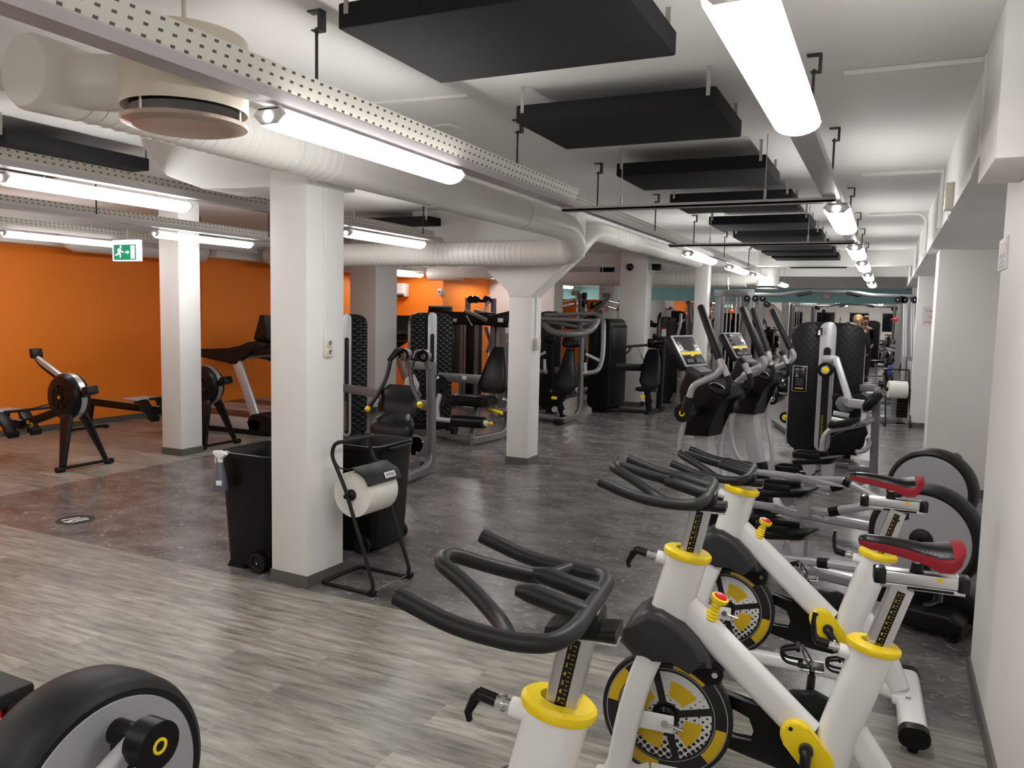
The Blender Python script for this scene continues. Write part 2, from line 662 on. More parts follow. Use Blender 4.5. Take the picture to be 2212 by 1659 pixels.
def text_mesh(s, size, M, bm, depth=0.0006):
    """append lettering to a bmesh; M places it"""
    cu = bpy.data.curves.new('lettering', 'FONT')
    cu.body = s
    cu.size = size
    cu.extrude = depth
    cu.align_x = 'CENTER'
    cu.align_y = 'CENTER'
    cu.resolution_u = 2
    o = bpy.data.objects.new('lettering', cu)
    me = bpy.data.meshes.new_from_object(o)
    me.transform(M)
    bm.from_mesh(me)
    bpy.data.objects.remove(o)
    bpy.data.curves.remove(cu)
    bpy.data.meshes.remove(me)
    return bm


def bx(x0, x1, y0, y1, z0, z1, bevel=0.0, bm=None):
    bm = bm or bmn()
    return box(bm, ((x0 + x1) / 2, (y0 + y1) / 2, (z0 + z1) / 2), (x1 - x0, y1 - y0, z1 - z0), bevel)


class Loc:
    """helper that shifts world points into a thing's own frame (no rotation)"""

    def __init__(self, root):
        self.o = Vector(root.location)

    def __call__(self, px, py, y):
        return P(px, py, y) - self.o

    def w(self, x, y, z):
        return Vector((x, y, z)) - self.o
# ------------------------------------------------------------------ the room
CZ = 2.74          # ceiling
YB, YF = -6.0, 20.0
XL, XR = -9.6, 1.25
# floor: one mesh, grey planks near the camera and along the orange wall, dark slate beyond
bm = bmn()


def quad(bm, x0, x1, y0, y1, z, mi=0):
    f = bm.faces.new([bm.verts.new(v) for v in ((x0, y0, z), (x1, y0, z), (x1, y1, z), (x0, y1, z))])
    f.material_index = mi
    return f


quad(bm, -9.8, 1.4, -6.2, 3.556, 0, 0)
quad(bm, -9.8, -6.66, 3.556, 9.4, 0, 0)
quad(bm, -6.66, 1.4, 3.556, 9.4, 0, 1)
quad(bm, -9.8, 1.4, 9.4, 20.2, 0, 1)
floor = struct('floor', bm, [PLANK, SLATE], 'grey plank and dark slate vinyl floor of the gym', 'floor')
struct('ceiling', bx(-9.8, 1.4, -6.2, 20.2, CZ, CZ + 0.1), CEIL, 'white painted ceiling', 'ceiling')

# left wall in three steps, orange below and white above
bm = bmn()
for (x0, x1, y0, y1) in ((-9.8, XL, -6.2, 8.55), (-9.8, -9.06, 8.55, 13.5), (-9.8, -7.9, 13.5, 15.5)):
    bx(x0, x1, y0, y1, 0, 2.32, bm=bm)
w = struct('wall_left', bm, ORANGE, 'orange painted side wall behind the rowing machines', 'wall')
bm = bmn()
for (x0, x1, y0, y1) in ((-9.8, -9.3, -6.2, 8.55), (-9.8, -8.76, 8.55, 13.5), (-9.8, -7.6, 13.5, 15.5)):
    bx(x0, x1, y0, y1, 2.32, CZ, bm=bm)
struct('trim_1', bm, WHITE, 'white boxed soffit above the orange wall', 'soffit')
bm = bmn()
for (x0, x1, y0, y1) in ((XL, XL + 0.012, -6.2, 8.55), (XL, -9.06, 8.538, 8.55), (-9.06, -9.048, 8.55, 13.5), (-9.06, -7.9, 13.488, 13.5)):
    bx(x0, x1, y0, y1, 0, 0.075, bm=bm)
struct('baseboard_left', bm, SKIRT, 'grey vinyl skirting of the orange wall', 'skirting')
# gray wall block behind the machines and the hall's end beyond it
struct('wall_block', bx(-7.9, -6.37, 15.5, 16.0, 0, CZ), WHITE, 'pale grey wall block behind the chest press', 'wall')
bm = bmn()
bx(-9.8, -9.6, 15.5, 20.0, 0, 2.3, bm=bm)
bx(-9.8, -7.9, 15.5, 15.7, 0, CZ, bm=bm)
struct('wall_far_side', bm, ORANGE)
bm = bmn()
bx(-9.8, 1.4, 20.0, 20.2, 1.9, 2.34, bm=bm)
struct('wall_far', bm, TEAL, 'teal band of wall above the mirrors at the far end', 'wall')
struct('wall_far_base', bx(-9.8, 1.4, 20.0, 20.2, 0, 1.9), WHITE)
struct('wall_far_top', bx(-9.8, 1.4, 19.9, 20.2, 2.34, CZ), WHITE)
# right side: near wall, recess wall, piers, boxed soffit
bm = bmn()
bx(0.446, 1.4, -6.2, 4.18, 0, CZ, bm=bm)
w = struct('wall_right', bm, WHITE, 'white side wall beside the spin bikes', 'wall')
struct('baseboard_right', bx(0.434, 0.446, -6.2, 4.19, 0, 0.075), SKIRT, 'grey skirting beside the spin bikes', 'skirting')
struct('wall_recess', bx(XR, 1.4, 4.18, 20.0, 0, CZ), WHITE)
struct('trim_2', bx(0.31, XR, 3.80, 20.0, 2.315, CZ), WHITE, 'white boxed soffit along the right side of the ceiling', 'soffit')
struct('trim_3', bx(0.30, 0.446, 3.22, 3.80, 2.21, CZ, 0.004), WHITE, 'white boxed duct on the wall at the near end of the soffit', 'soffit')
bm = bmn()
tube(bm, [(0.30, 3.82, CZ - 0.01), (0.30, 3.82, 2.33), (0.30, 4.1, 2.31)], section=rrect(0.012, 0.03, 0.003), fillet=0)
tube(bm, [(-0.24, 3.88, CZ - 0.012), (0.305, 3.88, CZ - 0.012)], section=rrect(0.022, 0.022, 0.003), fillet=0)
tube(bm, [(-0.24, 6.6, CZ - 0.012), (0.295, 6.6, CZ - 0.012), (0.295, 6.6, 2.32)], section=rrect(0.03, 0.03, 0.003), fillet=0)
tube(bm, [(-0.24, 9.1, CZ - 0.012), (0.295, 9.1, CZ - 0.012), (0.295, 9.1, 2.32)], r=0.016, fillet=0.12, seg=8)
struct('trim_4', bm, WHITE, 'white cable trunking across the ceiling on the right', 'trunking')


def pier(name, x0, x1, y0, y1, z1, label, skirt=True):
    p = struct(name, bx(x0, x1, y0, y1, 0, z1, 0.006), WHITE, label, 'pillar')
    if skirt:
        b = bmn()
        bx(x0 - 0.006, x1 + 0.006, y0 - 0.006, y1 + 0.006, 0, 0.075, bm=b)
        k = struct('baseboard', b, SKIRT, parent=p)
    return p


pier('pillar', 0.40, XR, 8.5, 9.0, 2.315, 'white wall pier behind the elliptical trainers')
pier('pillar', 0.39, XR, 13.6, 14.0, 2.315, 'white wall pier with a note, behind the far paper stand')
pier('pillar', 0.42, XR, 18.3, 18.7, 2.315, 'farthest white wall pier on the right side')
pier('pillar', -7.13, -6.84, 6.14, 6.43, CZ, 'slim white pillar between the two rowing machines')
pA = pier('pillar', -0.14, 0.14, -0.16, 0.16, 2.42, 'nearest white pillar, with socket, between two black bins')
pA.location = (-3.115, 3.74, 0)
pA.rotation_euler = (0, 0, R(-3))
p = bmn()
prism(p, [(-4.35, CZ), (-4.30, 2.62), (-4.1, 2.44), (-3.8, 2.345), (-3.5, 2.335), (-2.93, 2.335), (-2.93, CZ)], 3.60, 3.95, bevel=0.006)
struct('ceiling_beam', p, WHITE, 'white beam capital over the nearest pillar', 'beam')
# second pillar with flared capital
x0, x1 = -3.69 + 0.02, -3.415
pB = pier('pillar', x0, x1, 7.67, 7.95, 1.80, 'white pillar with a flared capital in mid room')
p = bmn()
prism(p, [(x0, 1.80), (x1, 1.80), (x1 + 0.02, 1.84), (-2.93, 2.24), (-2.93, CZ), (-4.9, CZ), (-4.9, 2.25), (-4.3, 2.2), (-4.02, 2.14), (x0 - 0.02, 1.86)], 7.67, 7.95, bevel=0.004)
struct('ceiling_beam', p, WHITE, 'white flared beam over the mid room pillar', 'beam')
b = bmn()
tube(b, [(x1 + 0.004, 7.80, 1.32), (x1 + 0.004, 7.80, 1.85), (-2.93, 7.80, 2.235)], section=rrect(0.016, 0.03, 0.003), fillet=0.0, up=(0, 1, 0))
struct('trim_6', b, WHITE, 'white cable trunking up the flared pillar', 'trunking')
struct('ceiling_beam', bx(-3.42, -3.1, 7.95, 13.65, 2.56, CZ), WHITE, 'white beam running down the room between pillars', 'beam')
# wide pillars further off
pier('pillar', -4.35, -3.87, 13.65, 14.0, CZ, 'wide white pillar with a black disc behind the shoulder press')
pier('pillar', -3.02, -2.80, 13.65, 13.9, CZ, 'narrow white pillar behind the elliptical consoles')
a = P(755, 880, 10.4)
b2 = P(810, 896, 10.4)
pier('pillar', a.x, b2.x, 10.4, 11.0, CZ, 'broad white pillar behind the abdominal machine')
ap = P(1307, 672, 17.6)
pier('pillar', ap.x - 0.16, ap.x + 0.2, 17.6, 17.9, CZ, 'white pillar with a note behind the plate loaded machine')
struct('ceiling_beam', bx(-7.5, 0.31, 13.9, 14.25, 2.50, CZ), WHITE, 'white cross beam over the far half of the room', 'beam')
struct('ceiling_beam', bx(-7.5, 0.31, 17.6, 17.9, 2.5, CZ), WHITE, 'white cross beam near the mirrors', 'beam')
# wall behind the camera, with dark windows that the far mirror shows
bm = bmn()
bx(-9.8, 1.4, -6.2, YB, 0, 0.95, bm=bm)
bx(-9.8, 1.4, -6.2, YB, 2.0, CZ, bm=bm)
xs = [-9.8, -5.2, -4.2, -3.55, -2.55, -1.9, -0.9, -0.3, 0.4, 1.4]
for i in range(0, len(xs) - 1, 2):
    bx(xs[i], xs[i + 1], -6.2, YB, 0.95, 2.0, bm=bm)
struct('wall_back', bm, WHITE, 'white wall with dark windows behind the camera', 'wall')
for i, (x0, x1) in enumerate(((-5.2, -4.2), (-3.55, -2.55), (-1.9, -0.9), (-0.3, 0.4))):
    w = struct('window_%d' % (i + 1), bx(x0, x1, -6.16, -6.12, 0.95, 2.0), NIGHT, 'dark night window in the wall behind the camera', 'window')
    f = bmn()
    for (a, b, c, d) in ((x0, x0 + 0.05, 0.95, 2.0), (x1 - 0.05, x1, 0.95, 2.0), (x0, x1, 0.95, 1.0), (x0, x1, 1.95, 2.0)):
        bx(a, b, -6.12, -6.08, c, d, bm=f)
    struct('window_frame', f, LAMPOFF, parent=w)

# ------------------------------------------------------------------ mirrors
mx = [-8.9, -7.4, -5.9, -4.4, -2.9, -1.4, 0.1, 1.2]
GRP = 'wall mirrors at the far end'
for i in range(len(mx) - 1):
    m = obj('wall_mirror', bx(mx[i], mx[i + 1] - 0.004, 19.98, 19.995, 0.04, 2.0), MIR)
    where = ['first from the left, behind the wall block', 'second from the left, left of the plate loaded machine', 'third from the left, behind the plate loaded machine',
             'fourth from the left, behind the shoulder press', 'middle one behind the cable station', 'second from the right, below the clock', 'rightmost, beside the pull up frame'][i]
    tag(m, 'tall frameless wall mirror, ' + where, 'mirror', GRP)

# ------------------------------------------------------------------ ducts
def ribbed(bm, a, b, r, ribs, seg=28):
    """duct with thin raised rings between distances given in ribs (start, end, step)"""
    a, b = Vector(a), Vector(b)
    d = (b - a)
    Ln = d.length
    d.normalize()
    pts, rad = [], []
    t, end, step = ribs
    pts.append(a)
    rad.append(r)
    while t < end:
        for k, dr in ((-0.005, 0), (-0.002, 0.003), (0.002, 0.003), (0.005, 0)):
            pts.append(a + d * (t + k))
            rad.append(r + dr)
        t += step
    pts.append(b)
    rad.append(r)
    tube(bm, pts, r=rad, fillet=0, seg=seg)


DR = 0.127
bm = bmn()
xd, zd = -2.80, 2.455
ribbed(bm, (xd, 2.03, zd), (xd, 6.75, zd), DR, (0.03, 1.5, 0.06))
tube(bm, [(xd, 6.7, zd), (xd, 7.12, zd), (xd - 0.02, 7.40, 2.24), (xd - 0.55, 7.40, 2.24)], r=DR * 1.005, fillet=0.3, seg=28, n=8)
ribbed(bm, (xd - 0.4, 7.40, 2.24), (-5.9, 7.40, 2.24), DR, (0.05, 2.0, 0.06))
tube(bm, [(-5.8, 7.40, 2.24), (-6.3, 7.40, 2.24), (-6.6, 7.5, 2.45), (-6.6, 7.9, CZ)], r=DR, fillet=0.3, seg=24)
duct = obj('ventilation_duct', bm, DUCT)
tag(duct, 'long white round duct over the nearest pillar that elbows left at the flared pillar', 'duct')
b = bmn()
tube(b, [(xd, 1.85, zd), (xd, 1.87, zd), (xd, 2.02, zd), (xd, 2.04, zd)], r=[0.122, 0.134, 0.134, 0.128], fillet=0, seg=28)
obj('end_cap', b, DUCT, duct)
b = bmn()
tube(b, [(xd + 0.02, 2.0, zd), (-2.44, 2.05, 2.42)], r=0.098, fillet=0, seg=28)
obj('duct_branch', b, DUCT, duct)
for k, yy in enumerate((3.2, 4.6, 6.0)):
    b = bmn()
    tube(b, [(xd, yy, zd + DR), (xd, yy, CZ)], r=0.005, fillet=0, seg=6)
    tube(b, [(xd + (DR + 0.003) * math.cos(t * math.pi / 12), yy, zd + (DR + 0.003) * math.sin(t * math.pi / 12)) for t in range(25)], section=rrect(0.02, 0.004, 0.001), fillet=0, up=(1, 0, 0), caps=False)
    obj('hanger_strap', b, LAMPOFF, duct)
cx, cy = -2.25, 2.06
df = thing('ceiling_diffuser', 'round beige air diffuser drum above the nearest cable rail', 'diffuser', (cx, cy, 2.255))
b = bmn()
lathe(b, [(0.202, 0.065), (0.207, 0.06), (0.21, 0.07), (0.21, 0.30), (0.205, 0.31), (0.1, 0.31)], seg=44)
tube(b, [(0, 0, 0.3), (0, 0, CZ - 2.255)], r=0.008, fillet=0, seg=8)
obj('drum', b, DIFF, df)
b = bmn()
lathe(b, [(0.02, 0.058), (0.178, 0.058), (0.178, 0.10), (0.02, 0.10)], seg=40)
obj('inner_ring', b, BLK, df)
b = bmn()
lathe(b, [(0.005, 0.004), (0.17, 0.0), (0.206, 0.010), (0.21, 0.022), (0.19, 0.026), (0.005, 0.02)], seg=40)
obj('perforated_plate', b, DIFFC, df)
for k in range(3):
    b = bmn()
    a = R(30 + 120 * k)
    cyl(b, (0.185 * math.cos(a), 0.185 * math.sin(a), 0.02), (0.185 * math.cos(a), 0.185 * math.sin(a), 0.07), 0.004, 8)
    obj('spacer', b, LAMPOFF, df)
# second duct right of the flared pillar
bm = bmn()
tube(bm, [(-3.35, 7.98, 2.2), (-3.1, 8.05, 2.28), (-3.0, 8.3, 2.54), (-2.98, 8.8, 2.555), (-2.98, 11.6, 2.555), (-2.98, 13.6, 2.555)], r=0.105, fillet=0.35, seg=26, n=7)
for k in range(14):
    tube(bm, [(-2.98, 8.9 + 0.09 * k, 2.555), (-2.98, 8.91 + 0.09 * k, 2.555)], r=0.109, fillet=0, seg=26)
d2 = obj('ventilation_duct', bm, DUCT)
tag(d2, 'short white round duct bending away right of the flared pillar', 'duct')
for (xx, yy) in ((-2.98, 9.2), (-2.98, 11.0)):
    b = bmn()
    tube(b, [(xx, yy, 2.64), (xx, yy, CZ)], r=0.006, fillet=0, seg=6)
    obj('hanger_rod', b, LAMPOFF, d2)
# far duct across the room, with its drum diffuser
bm = bmn()
a, e = P(1215, 600, 14.5), P(1612, 606, 14.5)
zz = 2.30
ribbed(bm, (a.x, 14.5, zz), (e.x - 0.25, 14.5, zz), 0.13, (0.3, 3.2, 0.08))
tube(bm, [(e.x - 0.27, 14.5, zz), (e.x, 14.5, zz)], r=0.14, fillet=0, seg=26)
tube(bm, [(e.x, 14.5, zz), (e.x + 0.25, 14.5, zz)], r=0.10, fillet=0, seg=26)
d3 = obj('ventilation_duct', bm, DUCT)
tag(d3, 'white round duct across the far half of the room behind the pillars', 'duct')
for k in range(6):
    b = bmn()
    xx = a.x + 0.2 + k * (e.x - a.x - 0.4) / 5
    tube(b, [(xx, 14.5, zz + 0.12), (xx, 14.5, CZ)], r=0.006, fillet=0, seg=6)
    obj('hanger_rod', b, LAMPOFF, d3)
df = thing('ceiling_diffuser', 'round white air diffuser at the end of the far cross duct', 'diffuser', (e.x + 0.36, 14.5, 2.12))
b = bmn()
lathe(b, [(0.17, 0.06), (0.19, 0.06), (0.19, 0.36), (0.17, 0.36)], seg=32)
tube(b, [(0, 0, 0.36), (0, 0, CZ - 2.12)], r=0.01, fillet=0, seg=8)
obj('drum', b, DUCT, df)
b = bmn()
lathe(b, [(0.005, 0.0), (0.17, 0.0), (0.19, 0.015), (0.17, 0.03), (0.005, 0.03)], seg=32)
obj('perforated_plate', b, DUCT, df)
b = bmn()
lathe(b, [(0.01, 0.03), (0.15, 0.03), (0.15, 0.06), (0.01, 0.06)], seg=32)
obj('inner_ring', b, BLK, df)
# ducts over the orange wall
for (y0, y1, x, lab) in ((6.35, 8.5, -9.0, 'white duct with a rounded end under the soffit of the orange wall'), (9.3, 13.4, -8.55, 'white duct under the soffit behind the slim pillar')):
    bm = bmn()
    tube(bm, [(x, y0, 2.40), (x, y0 + 0.05, 2.40), (x, y0 + 0.16, 2.40), (x, y1, 2.40)], r=[0.05, 0.11, 0.15, 0.15], fillet=0, seg=24)
    o = obj('ventilation_duct', bm, DUCT)
    tag(o, lab, 'duct')
    for yy in (y0 + 0.4, y1 - 0.3):
        b = bmn()
        tube(b, [(x, yy, 2.53), (x, yy, CZ)], r=0.005, fillet=0, seg=6)
        obj('hanger_rod', b, LAMPOFF, o)
# squared pipe end seen by the far orange wall
a = P(935, 600, 13.1)
bm = bmn()
tube(bm, [(a.x - 0.1, 13.15, 2.33), (a.x + 0.6, 13.15, 2.33)], r=0.13, fillet=0, seg=24)
bx(a.x + 0.6, a.x + 1.7, 13.0, 13.35, 2.25, 2.68, bm=bm)
tube(bm, [(a.x + 1.2, 13.15, 2.68), (a.x + 1.2, 13.15, CZ)], r=0.02, fillet=0, seg=6)
o = obj('ventilation_duct', bm, DUCT)
tag(o, 'white duct end with a square box beside the far orange wall', 'duct')

# ------------------------------------------------------------------ cable rails with lamps
def rail(x, z, y0, y1, label, lean=-1, rods=(), wide=0.09):
    r = thing('cable_rail', label, 'rail', (x, y0, z), group='cable rails under the ceiling')
    L = y1 - y0
    b = bmn()
    bx(-wide / 2, wide / 2, 0, L, 0, 0.036, bm=b)
    obj('channel', b, RAIL, r)
    b = bmn()
    s = lean
    q = s * wide * 0.5
    prism(b, [(-q, 0.04), (-q * 1.5, 0.115), (-q * 1.5 - 0.003, 0.115), (-q - 0.003, 0.04), (-q - 0.003, 0.036), (q, 0.036), (q, 0.04)], 0, L)
    obj('cable_tray', b, TRAY, r)
    for yy in rods:
        b = bmn()
        cyl(b, (0, yy - y0, 0.03), (0, yy - y0, CZ - z - 0.06), 0.006, 8)
        prism(b, [(-0.012, CZ - z - 0.075), (0.03, CZ - z - 0.075), (0.03, CZ - z), (-0.03, CZ - z), (-0.03, CZ - z - 0.006), (0.018, CZ - z - 0.006), (0.018, CZ - z - 0.07), (-0.012, CZ - z - 0.07)], yy - y0 - 0.018, yy - y0 + 0.018)
        obj('hanger_rod', b, STEEL, r)
    return r


ZR = 2.35
rail(-1.98, ZR, -5.8, 5.03, 'nearest cable rail, slanting from the top left corner to the nearer cross rail', rods=(-2.5, 0.3, 2.43, 4.2), lean=-1, wide=0.095)
rail(-1.98, ZR + 0.012, 5.075, 13.85, 'slim cable rail continuing past the nearer cross rail to the far end', rods=(5.6, 7.2, 8.8, 10.6, 12.6), lean=1, wide=0.05)
rail(-0.34, ZR, -5.8, 17.4, 'cable rail above the spin bikes along the right side', rods=(-2.0, 1.2, 3.6, 5.0, 7.3, 9.0, 10.6, 12.6, 15.3), lean=1, wide=0.095)
rail(-4.28, ZR, -5.8, 7.22, 'second cable rail from the nearest, over the broad floor strip', rods=(-2, 1.0, 5.2, 6.9), lean=1, wide=0.095)
rail(-6.20, ZR, -5.8, 7.22, 'third cable rail, over the slim pillar', rods=(-1, 3.0, 4.7, 6.8), lean=1, wide=0.095)
rail(-7.90, ZR, -5.8, 8.4, 'cable rail closest to the orange wall', rods=(0.0, 4.5, 7.4), lean=1, wide=0.06)
rail(-8.2, 2.36, 9.2, 13.4, 'short far cable rail by the air conditioner', rods=(10.0, 12.6), lean=1, wide=0.06)
for (y, lab) in ((5.03, 'nearer grey cross rail joining two cable rails'), (7.89, 'farther grey cross rail below the black panels')):
    o = thing('cross_rail', lab, 'rail', (-1.165, y, 2.322))
    b = bmn()
    bx(-0.85, 0.85, -0.04, 0.04, 0.0, 0.012, bm=b)
    bx(-0.85, 0.85, -0.04, -0.034, 0.0, 0.027, bm=b)
    bx(-0.85, 0.85, 0.034, 0.04, 0.0, 0.027, bm=b)
    obj('channel', b, RAIL, o)
    for xx in (-0.45, 0.45):
        b = bmn()
        tube(b, [(xx, 0.0, 0.01), (xx, 0.0, CZ - 2.322)], r=0.003, fillet=0, seg=6)
        cyl(b, (xx, 0.0, 0.01), (xx, 0.0, 0.09), 0.008, 8)
        obj('hanger_rod', b, ZINC, o)

LG = 'tube lamps hanging under the cable rails'
lamp0 = None


def lamp_parts(t, L, wd, h):
    # wide translucent diffuser wrapping round the sides, narrow housing on top, grey end caps with a round lit socket
    b = bmn()
    n = 14
    prof = []
    for k in range(n + 1):
        a = math.pi * (0.86 + 1.28 * k / n)
        prof.append((wd / 2 * max(-1, min(1, 1.06 * math.cos(a))), h * 0.6 + h * 0.6 * math.sin(a)))
    prism(b, prof, 0.03, L - 0.03, axis='y', bevel=0.004)
    obj('diffuser', b, LAMP, t)
    b = bmn()
    prism(b, [(-wd * 0.40, h * 0.84), (wd * 0.40, h * 0.84), (wd * 0.34, h), (-wd * 0.34, h)], 0.0, L, axis='y', bevel=0.003)
    obj('housing', b, LAMPW, t)
    for y, s in ((0.0, -1), (L, 1)):
        b = bmn()
        prism(b, [(-wd / 2 - 0.004, h * 0.64), (-wd / 2 + 0.03, h * 0.2), (wd / 2 - 0.03, h * 0.2), (wd / 2 + 0.004, h * 0.64), (wd / 2 - 0.02, h + 0.004), (-wd / 2 + 0.02, h + 0.004)], y - 0.02 if s > 0 else y, y + 0.02 if s < 0 else y, axis='y', bevel=0.004)
        e = obj('end_cap', b, LAMPW, t)
        if s < 0:
            b = bmn()
            cyl(b, (0, y - 0.004, h * 0.55), (0, y + 0.002, h * 0.55), wd * 0.13, 14)
            obj('socket', b, LAMP, e)


def lamp(x, y, z, L, rz, label, wd=0.17, h=0.075, hang=None):
    t = thing('tube_lamp', label, 'lamp', (x, y, z), R(rz), group=LG)
    lamp_parts(t, L, wd, h)
    top = (hang - 0.012 if hang else CZ) - z
    for yy in (0.2 * L, 0.8 * L):
        b = bmn()
        tube(b, [(0, yy, h * 0.9), (0, yy, top)], r=0.004, fillet=0, seg=6)
        obj('hanger_wire', b, ZINC, t)
    return t


ZL = 2.26
for y, lab in ((1.66, 'big lit tube lamp at the upper right, nearest in its row'), (5.13, 'lit tube lamp second in the right row, beyond the nearer cross rail'), (7.98, 'lit tube lamp third in the right row'),
               (10.3, 'lit tube lamp fourth in the right row'), (13.1, 'lit tube lamp fifth in the right row'), (16.0, 'last lit tube lamp of the right row, above the mirrors'),
               (-1.6, 'lit tube lamp of the right row above the camera'), (-4.6, 'lit tube lamp of the right row behind the camera')):
    lamp(-0.315, y, ZL, 1.25, 0, lab, wd=0.145, h=0.07, hang=2.36)
for y, lab in ((2.16, 'lit tube lamp below the nearest cable rail, left of the black panels'), (8.5, 'lit tube lamp under the middle rail, by the narrow pillar'), (10.95, 'lit tube lamp second under the middle rail past the narrow pillar'),
               (13.0, 'lit tube lamp third under the middle rail'), (16.1, 'farthest lit tube lamp under the middle rail, beside the clock'), (-1.0, 'lit tube lamp under the nearest rail above the camera'), (-4.4, 'lit tube lamp under the nearest rail behind the camera')):
    lamp(-1.97, y, ZL, 1.30, 0, lab, wd=0.13, h=0.07, hang=2.36 if y < 13.5 else None)
for y, lab in ((2.72, 'lit tube lamp under the second rail, left of the nearest pillar'), (5.72, 'lit tube lamp under the second rail, right of the nearest pillar'), (-1.0, 'lit tube lamp under the second rail behind the camera')):
    lamp(-4.34, y, ZL, 1.25, 0, lab, wd=0.13, h=0.07, hang=2.36)
lamp(-6.27, 5.35, ZL, 1.25, 0, 'lit tube lamp right of the slim pillar, above the treadmill', wd=0.11, h=0.065, hang=2.36)
lamp(-6.27, 1.0, ZL, 1.25, 0, 'lit tube lamp under the third rail outside the view', wd=0.11, h=0.065, hang=2.36)
lamp(-7.90, 4.95, ZL, 1.25, 0, 'lit tube lamp closest to the orange wall, left of the exit sign', wd=0.11, h=0.065, hang=2.36)
lamp(-4.34, 8.6, ZL, 1.25, 0, 'added fill lamp, unseen behind the cross duct', wd=0.13, h=0.07)  # unseen lamp added to brighten the dim far half of the room
lamp(-7.90, 1.9, ZL, 1.25, 0, 'added fill lamp for the orange wall, unseen outside the view', wd=0.11, h=0.065, hang=2.36)  # added out of view to brighten the orange wall
lamp(-7.90, -1.2, ZL, 1.25, 0, 'added fill lamp for the orange wall, unseen far outside the view', wd=0.11, h=0.065, hang=2.36)  # another unseen lamp added for more light on the orange wall
lamp(-6.27, -2.2, ZL, 1.25, 0, 'added fill lamp under the third rail, unseen far outside the view', wd=0.11, h=0.065, hang=2.36)  # extra lamp out of view, added to lift the left side
lamp(-8.25, 12.0, ZL, 1.25, 0, 'lit tube lamp by the air conditioner', wd=0.13, h=0.07, hang=2.37)
lamp(-7.42, 13.9, 2.41, 1.2, 0, 'lit tube lamp half hidden behind the flared pillar', wd=0.13, h=0.07, hang=2.50)
lamp(-7.55, 18.3, ZL, 1.2, 0, 'lit tube lamp before the far teal wall, above the plate loaded machine', wd=0.15, h=0.07)

# ------------------------------------------------------------------ acoustic panels
PG = 'black acoustic panels under the ceiling'


def panel(x0, x1, y1, label, deep=0.67, z=2.566, th=0.085):
    y0 = y1 - deep
    t = thing('acoustic_panel', label, 'panel', ((x0 + x1) / 2, (y0 + y1) / 2, z), group=PG)
    b = bmn()
    bx(-(x1 - x0) / 2, (x1 - x0) / 2, -deep / 2, deep / 2, 0, th, 0.008, bm=b)
    obj('absorber', b, PANEL, t)
    for sx in (-1, 1):
        for sy in (-1, 1):
            b = bmn()
            xx, yy = sx * ((x1 - x0) / 2 - 0.035), sy * (deep / 2 + 0.002)
            bx(xx - 0.009, xx + 0.009, yy - 0.0015, yy + 0.0015, 0.045, CZ - z, bm=b)
            obj('strap', b, ZINC, t)


ends = [2.87, 4.26, 5.85, 7.29, 8.89, 10.28, 11.5, 12.6, 13.7, 15.86]
nm = ['nearest black ceiling panel, cut by the top edge', 'second black ceiling panel from the camera', 'third black ceiling panel from the camera', 'fourth black ceiling panel, behind the nearer cross rail', 'fifth black ceiling panel from the camera',
      'sixth black ceiling panel from the camera', 'seventh black ceiling panel, behind the farther cross rail', 'eighth black ceiling panel from the camera', 'ninth black ceiling panel from the camera', 'last black ceiling panel, beyond the cross beam']
for e, lab in zip(ends, nm):
    panel(-1.705, -0.737, e, lab)
panel(-5.75, -4.72, 4.0, 'black ceiling panel at the upper left, over the rowing machines', deep=1.0)
panel(-5.55, -4.53, 8.42, 'black ceiling panel behind the nearest pillar', deep=1.0)

b = bmn()
c0, c1 = G(800, 224, CZ - 0.008), G(1012, 207, CZ - 0.008)
tube(b, [c0, c1], section=rrect(0.035, 0.016, 0.003), fillet=0)
struct('trim_8', b, WHITE, 'thin white trunking on the ceiling left of the nearest black panel', 'trunking')
c0, c1 = G(915, 276, CZ - 0.006), G(990, 276, CZ - 0.006)
b = bmn()
box(b, (c0 + c1) / 2, (abs(c1.x - c0.x), 0.12, 0.012), 0.002)
struct('trim_9', b, WHITE, 'small white cover plate on the ceiling', 'cover plate')
# ------------------------------------------------------------------ spin bikes (front towards -x, origin on the floor under the seat collar)
BG = 'white and yellow spin bikes by the wall'


